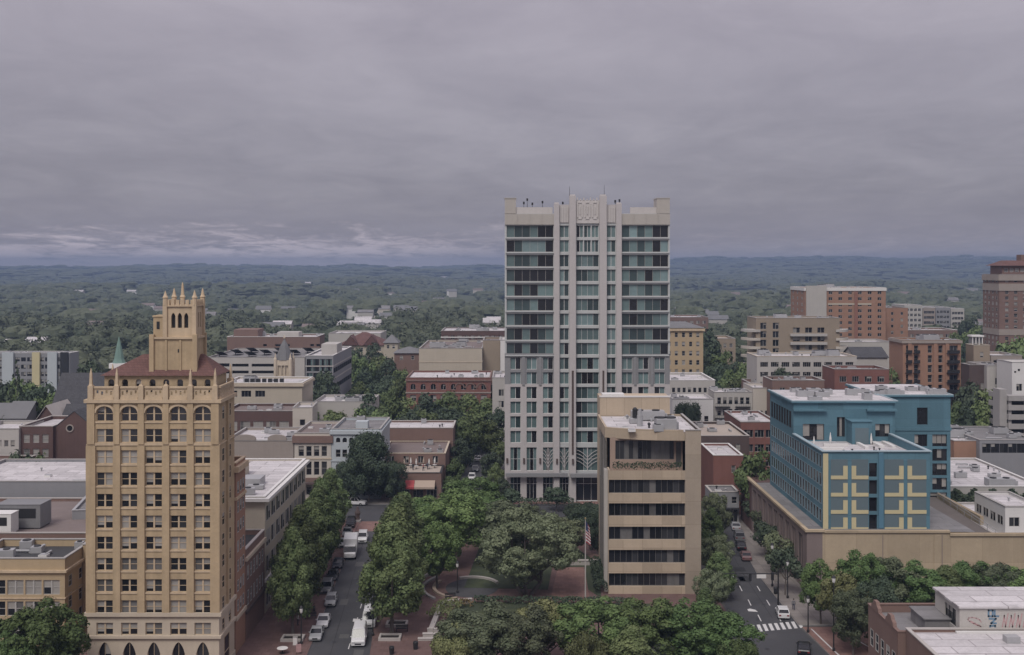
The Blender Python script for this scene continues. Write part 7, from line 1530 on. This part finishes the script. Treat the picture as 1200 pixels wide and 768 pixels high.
# the east street
GE2 = 'cars on the east street'
def esc(kind, col, px, py, rz, label): x, y = G(px, py); vehicle(kind, col, x, y, rz, label, GE2)
esc('hatchback', P_white, 917, 722, math.pi - .12, 'white hatchback driving away just past the crosswalk'); esc('car', P_maroon, 874, 655, math.pi - .1, 'dull red car further up the east street') ; esc('car', P_black, 868, 643, math.pi - .1, 'black car ahead of the dull red one on the east street')
x, y = G(942, 764); vehicle('car', P_black, x, y, 2.9, 'black car turning at the asphalt junction below the crosswalk')
for i, (px, py, kind, col, lab) in enumerate(((866, 632, 'suv', P_grey, 'grey'), (862, 620, 'car', P_silver, 'silver'), (859, 610, 'car', P_black, 'black'), (857, 602, 'hatchback', P_white, 'white'), (856, 594, 'suv', P_dark, 'dark blue'))): esc(kind, col, px, py, math.pi - .1, lab + ' car parked far up the east street along the podium')
for i, (px, py, kind, col, lab) in enumerate(((560, 540, 'car', P_white, 'white'), (557, 552, 'car', P_grey, 'grey'), (549, 545, 'suv', P_silver, 'silver'), (562, 526, 'suv', P_black, 'black'), (566, 516, 'car', P_silver, 'pale silver'), (553, 562, 'hatchback', P_white, 'white hatchback'))):
    x, y = G(px, py); vehicle(kind, col, x, y, 0 if i % 2 else math.pi, lab + ' car on the street that runs back beside the hotel', 'cars on the hotel street')
# rooftop tables and parasols of the restaurant
gt = 'tables on the roof terrace'
for i, px in enumerate((474, 481, 488, 496, 503, 509)):
    x, yy = wx(px, 268.5), 268.5 + (i % 2) * 1.4 - .5; q = thing('cafe_table', 'round cafe table with folded pale parasol on the restaurant roof terrace', 'table', (x, yy, 6.08), 0, gt)
    k = MB(); k.lathe(0, 0, [(.5, .72), (.5, .76)], 14); k.build('table_top', M_white, q); k = MB(); k.lathe(0, 0, [(.28, 0), (.28, .05), (.05, .06), (.05, .72)], 10); k.build('leg', M_metald, q)
    k = MB(); k.lathe(0, 0, [(.05, .77), (.05, 1.1), (.16, 1.15), (.22, 1.6), (.05, 2.5)], 10); k.build('parasol', M_white if i % 3 else M_beigecanvas, q)
# ================================================================== street furniture
def lamp(px, py, h, label, kind='street lamp', g=None):
    x, y = G(px, py); t = thing('street_lamp', label, kind, (x, y, .12), 0, g)
    k = MB(); k.lathe(0, 0, [(.2, 0), (.2, .35), (.1, .5), (.075, h)], 10); k.build('pole', M_metald, t)
    k = MB(); k.lathe(0, 0, [(.1, h), (.2, h + .15), (.26, h + .6), (.12, h + .75)], 10); k.build('lantern', M_white, t); k = MB(); k.lathe(0, 0, [(.32, h + .751), (.2, h + .95), (.03, h + 1.15)], 10); k.build('cap', M_metald, t)
for px, py, h, lab in ((353, 756, 4.4, 'black street lamp on the west pavement beside the silver grey car'), (437, 746, 3.6, 'black street lamp on the east pavement behind the first white van'), (536, 696, 4.2, 'black street lamp standing in front of the dark splash fountain'), (947, 742, 4.3, 'black street lamp on the pale pavement corner by the crosswalk'), (905, 688, 6.2, 'tall black street lamp beside the podium, closest to the signal arm'), (923, 702, 5.2, 'black street lamp near the podium corner trees'), (977, 764, 9.5, 'tall thin lamp pole in the pink crosswalk paving')): lamp(px, py, h, lab)
# traffic signal on a mast arm
x, y = G(912, 712); t = thing('traffic_signal', 'traffic signal with long mast arm and white street sign over the east street', 'traffic signal', (x, y, .12)); k = MB(); k.lathe(0, 0, [(.2, 0), (.14, .5), (.11, 5.8)], 10); k.build('pole', M_metald, t)
k = MB(); k.tube((0, 0, 5.2), (-9.2, -1.0, 5.5), .10, .06); k.build('mast_arm', M_metald, t)
for xx, nm in ((-1.0, ''), (-4.6, '')):
    k = MB(); k.box(xx - .2, xx + .2, -.45 + xx * .1, -.15 + xx * .1, 4.3, 5.5); k.build('signal_head', M_metald, t)
k = MB(); k.box(-3.5, -2.0, -.42, -.38, 4.6, 5.2); k.build('street_sign', M_white, t)
# flagpole
x, y = G(686, 706); t = thing('flagpole', 'tall pale flagpole with a hanging striped flag beside the red brick court', 'flagpole', (x, y, .13)); k = MB(); k.lathe(0, 0, [(.35, 0), (.35, .3), (.12, .4), (.10, 7), (.05, 13.2)], 12); k.build('pole', M_wallwhite, t); k = MB(); k.lathe(0, 0, [(.02, 13.2), (.14, 13.3), (.14, 13.4), (.02, 13.5)], 10); k.build('finial', mat('brass', (.5, .36, .12), .4, .05, metal=.8), t)
M_fr, M_fw, M_fb = mat('flag_red', (.36, .035, .045), .85, .06), mat('flag_white', (.58, .56, .55), .85, .05), mat('flag_blue', (.03, .045, .13), .85, .05)
k = MB(); nx, nz = 10, 26
def fp(i, j):
    u, v = i / nx, j / nz; wdt = .75 + .25 * (1 - v); return (.1 + u * wdt * (.55 + .5 * v), .16 * math.sin(u * 9 + v * 4) * (.3 + u), 12.9 - v * 3.4 - u * .9 * (1 - v * .4))
for i in range(nx):
    for j in range(nz):
        mi = 2 if (i < 5 and j < 11) else (0 if (j // 2) % 2 == 0 else 1)
        k.face([fp(i, j + 1), fp(i + 1, j + 1), fp(i + 1, j), fp(i, j)], mi)
k.build('flag', [M_fr, M_fw, M_fb], t)
# benches round the tree pits, bins, boards, a table
def pit(px, py, label):
    x, y = G(px, py); t = thing('tree_pit', label, 'tree pit', (x, y, .13))
    k = MB()
    for q in ((-1.6, 1.6, -1.0, -.7), (-1.6, 1.6, 1.0, 1.3), (-1.6, -1.3, -.698, .998), (1.3, 1.6, -.698, .998)): k.box(*q, 0, .42)
    k.build('kerb', M_wallwhite, t); k = MB(); k.box(-1.29, 1.29, -.69, .99, 0, .2); k.build('soil', mat('soil', (.035, .026, .02), .95, .3), t)
pit(343, 751, 'pale stone tree pit under the first street tree of the west row'); pit(457, 750, 'pale stone tree pit under the big first street tree of the east row'); pit(465, 734, 'dark soiled tree pit just behind the first pit of the east row')
def bench(px, py, rz, label, g=None):
    x, y = G(px, py); t = thing('park_bench', label, 'bench', (x, y, .13), rz, g); k = MB()
    for i in range(4): k.box(-.9, .9, -.25 + i * .13, -.15 + i * .13, .42, .46)
    k.build('seat', M_metald, t); k = MB()
    for i in range(3): k.box(-.9, .9, .27, .31, .55 + i * .13, .64 + i * .13)
    k.build('backrest', M_metald, t)
    for sx in (-.8, .8): k = MB(); k.box(sx - .04, sx + .04, -.25, .30, 0, .41); k.build('leg', M_metald, t)
bench(471, 741, .1, 'dark slatted bench near the stone tree pit of the east row'); bench(528, 703, .3, 'dark slatted bench against the far planter wall'); bench(364, 726, .2, 'dark slatted bench on the west pavement behind the lamp')
def bin_(px, py, label, m=M_metald):
    x, y = G(px, py); t = thing('litter_bin', label, 'litter bin', (x, y, .13)); k = MB(); k.lathe(0, 0, [(.3, 0), (.36, .9), (.36, .95)], 14); k.build('body', m, t); k = MB(); k.lathe(0, 0, [(.38, .951), (.3, 1.1), (.14, 1.12)], 14); k.build('lid', m, t)
bin_(487, 762, 'black litter bin beside the lowest granite step'); bin_(909, 697, 'black litter bin beside the east street kerb'); bin_(459, 768, 'black litter bin at the bottom edge of the plaza')
x, y = G(331, 767); t = thing('round_table', 'round white table at the bottom edge of the west pavement', 'table', (x, y, .13)); k = MB(); k.lathe(0, 0, [(.75, .7), (.78, .74), (.75, .78)], 18); k.build('table_top', M_white, t); k = MB(); k.lathe(0, 0, [(.4, 0), (.08, .08), (.08, .7)], 10); k.build('leg', M_metald, t)
x, y = G(350, 768); t = thing('notice_board', 'small pink and white notice stand by the avenue kerb', 'notice stand', (x, y, .13), .3); k = MB(); k.box(-.35, .35, -.03, .03, .3, 1.4); k.build('panel', mat('pink_board', (.48, .26, .25), .7, .4, 2.5, 6), t)
for sx in (-.3, .3): k = MB(); k.tube((sx, 0, 0), (sx, 0, .3), .03); k.build('leg', M_metald, t)
x, y = G(346, 757); t = thing('utility_cabinet', 'small pale utility cabinet by the west kerb lamp', 'cabinet', (x, y, .13)); k = MB(); k.box(-.3, .3, -.2, .2, .05, 1.1); k.build('casing', M_white, t); k = MB(); k.box(-.34, .34, -.24, .24, 0, .05); k.build('base', M_concrete, t); k = MB(); k.box(-.33, .33, -.23, .23, 1.1, 1.16); k.build('lid', M_concrete, t)
x, y = G(419, 612); t = thing('bronze_sculpture', 'small dark upright sculpture on the red brick crossing', 'sculpture', (x, y, .02)); k = MB(); k.box(-.7, .7, -.7, .7, 0, .5); k.build('plinth', M_concrete, t); k = MB(); loft(k, [[(math.cos(a) * r_, math.sin(a) * r_ * .7, z_) for a in [i * .785 for i in range(8)]] for z_, r_ in ((.5, .5), (1.2, .42), (1.9, .6), (2.5, .35), (2.9, .2), (3.1, .24), (3.35, .05))]); k.build('figure', M_bronze, t)
# ================================================================== people
def person(px, py, label, top, legs, pose=0, rz=0.0, z=.13, xy=None, hairc=(.03, .02, .015)):
    x, y = xy or G(px, py)
    sw = [.18, .10, .0][pose]; V = []; E = []; RAD = []
    def add(p, r, par=None):
        V.append(p); RAD.append(r)
        if par is not None: E.append((par, len(V) - 1))
        return len(V) - 1
    pel = add((0, 0, .95), .155); ch = add((0, .01, 1.28), .165, pel); sh = add((0, 0, 1.42), .13, ch); nk = add((0, -.01, 1.52), .055, sh); hd = add((0, -.03, 1.64), .095, nk); add((0, -.02, 1.74), .07, hd); add((0, -.12, 1.62), .028, hd)
    for sg in (-1, 1):
        hp = add((sg * .10, 0, .88), .11, pel); kn = add((sg * .11, -sg * sw - .02, .50), .072, hp); an = add((sg * .11, -sg * sw * .7 + (.08 if sg * sw < 0 else 0), .09), .048, kn); add((sg * .12, -sg * sw * .7 - .16 + (.08 if sg * sw < 0 else 0), .045), .04, an)
        s_ = add((sg * .19, 0, 1.40), .07, sh); el = add((sg * .25, sg * sw * .5 + .03, 1.13), .05, s_); wr = add((sg * .25, sg * sw * .9 - .08, .88), .034, el); pm_ = add((sg * .25, sg * sw * .95 - .10, .82), .036, wr)
        for f_ in range(4): add((sg * (.235 + .0 * f_), sg * sw - .135 + .028 * f_, .735 - .008 * (1.5 - abs(f_ - 1.5))), .010, pm_)
        add((sg * .225, sg * sw - .165, .79), .011, pm_)
    me = bpy.data.meshes.new('person'); me.from_pydata(V, E, []); o = obj('person', me, None, (x, y, z), rz); tag(o, label, 'person')
    sk = o.modifiers.new('skin', 'SKIN'); me.skin_vertices or None
    lay = me.skin_vertices[0].data if me.skin_vertices else None
    if lay:
        for i, r in enumerate(RAD): lay[i].radius = (r, r * (.75 if i in (0, 1, 2) else 1)); lay[i].use_root = i == 0
    ss = o.modifiers.new('sub', 'SUBSURF'); ss.levels = 1; ss.render_levels = 2
    m = bpy.data.materials.new('clothed_person'); m.use_nodes = True; n = m.node_tree.nodes; l = m.node_tree.links; b = n['Principled BSDF']; b.inputs['Roughness'].default_value = .8
    tc = n.new('ShaderNodeTexCoord'); sp = n.new('ShaderNodeSeparateXYZ'); l.new(tc.outputs['Object'], sp.inputs[0]); dv = n.new('ShaderNodeMath'); dv.operation = 'DIVIDE'; dv.inputs[1].default_value = 2; l.new(sp.outputs[2], dv.inputs[0])
    cr = n.new('ShaderNodeValToRGB'); cr.color_ramp.interpolation = 'CONSTANT'; e = cr.color_ramp.elements; e[0].position = 0; e[0].color = (.02, .02, .02, 1); e[1].position = .05; e[1].color = (*legs, 1)
    for p, c in ((.485, top), (.755, (.42, .24, .17))): q = e.new(p); q.color = (*c, 1)
    l.new(dv.outputs[0], cr.inputs[0]); l.new(cr.outputs[0], b.inputs['Base Color']); me.materials.append(m)
    h = MB(); h.lathe(0, .0, [(.098, 1.63), (.108, 1.69), (.095, 1.76), (.05, 1.80), (.01, 1.81)], 12); h.build('hair', mat('hair_%d' % int(hairc[0] * 1000), hairc, .7, .1), o)
    return o
person(298, 730, 'person in dark jacket walking past the storefront of the brown brick shop', (.025, .025, .035), (.03, .03, .045), 0, .4)
person(349, 734, 'person in a white shirt beside the black west lamp', (.60, .58, .56), (.06, .06, .08), 1, 2.2)
person(368, 722, 'person in dark clothes standing behind the bench on the west pavement', (.05, .04, .045), (.03, .03, .03), 1, 1.0)
person(930, 716, 'person in grey shirt walking up the pale pavement near the crosswalk', (.16, .16, .17), (.04, .045, .07), 0, 2.9)
person(560, 548, 'person in pale shirt on the hotel street kerb', (.5, .48, .45), (.05, .05, .06), 1, .3, xy=(-15.6, 292))
for i, (px, yy, c) in enumerate(((484, 266.5, (.03, .03, .03)), (496, 265.6, (.30, .06, .05)), (501, 267.4, (.08, .09, .12)))): person(0, 0, ('person in black standing at the terrace tables', 'person in a red top on the restaurant terrace', 'person in blue grey on the restaurant terrace')[i], c, (.04, .04, .05), 1, i * 1.3, 6.08, (wx(px, yy), yy))
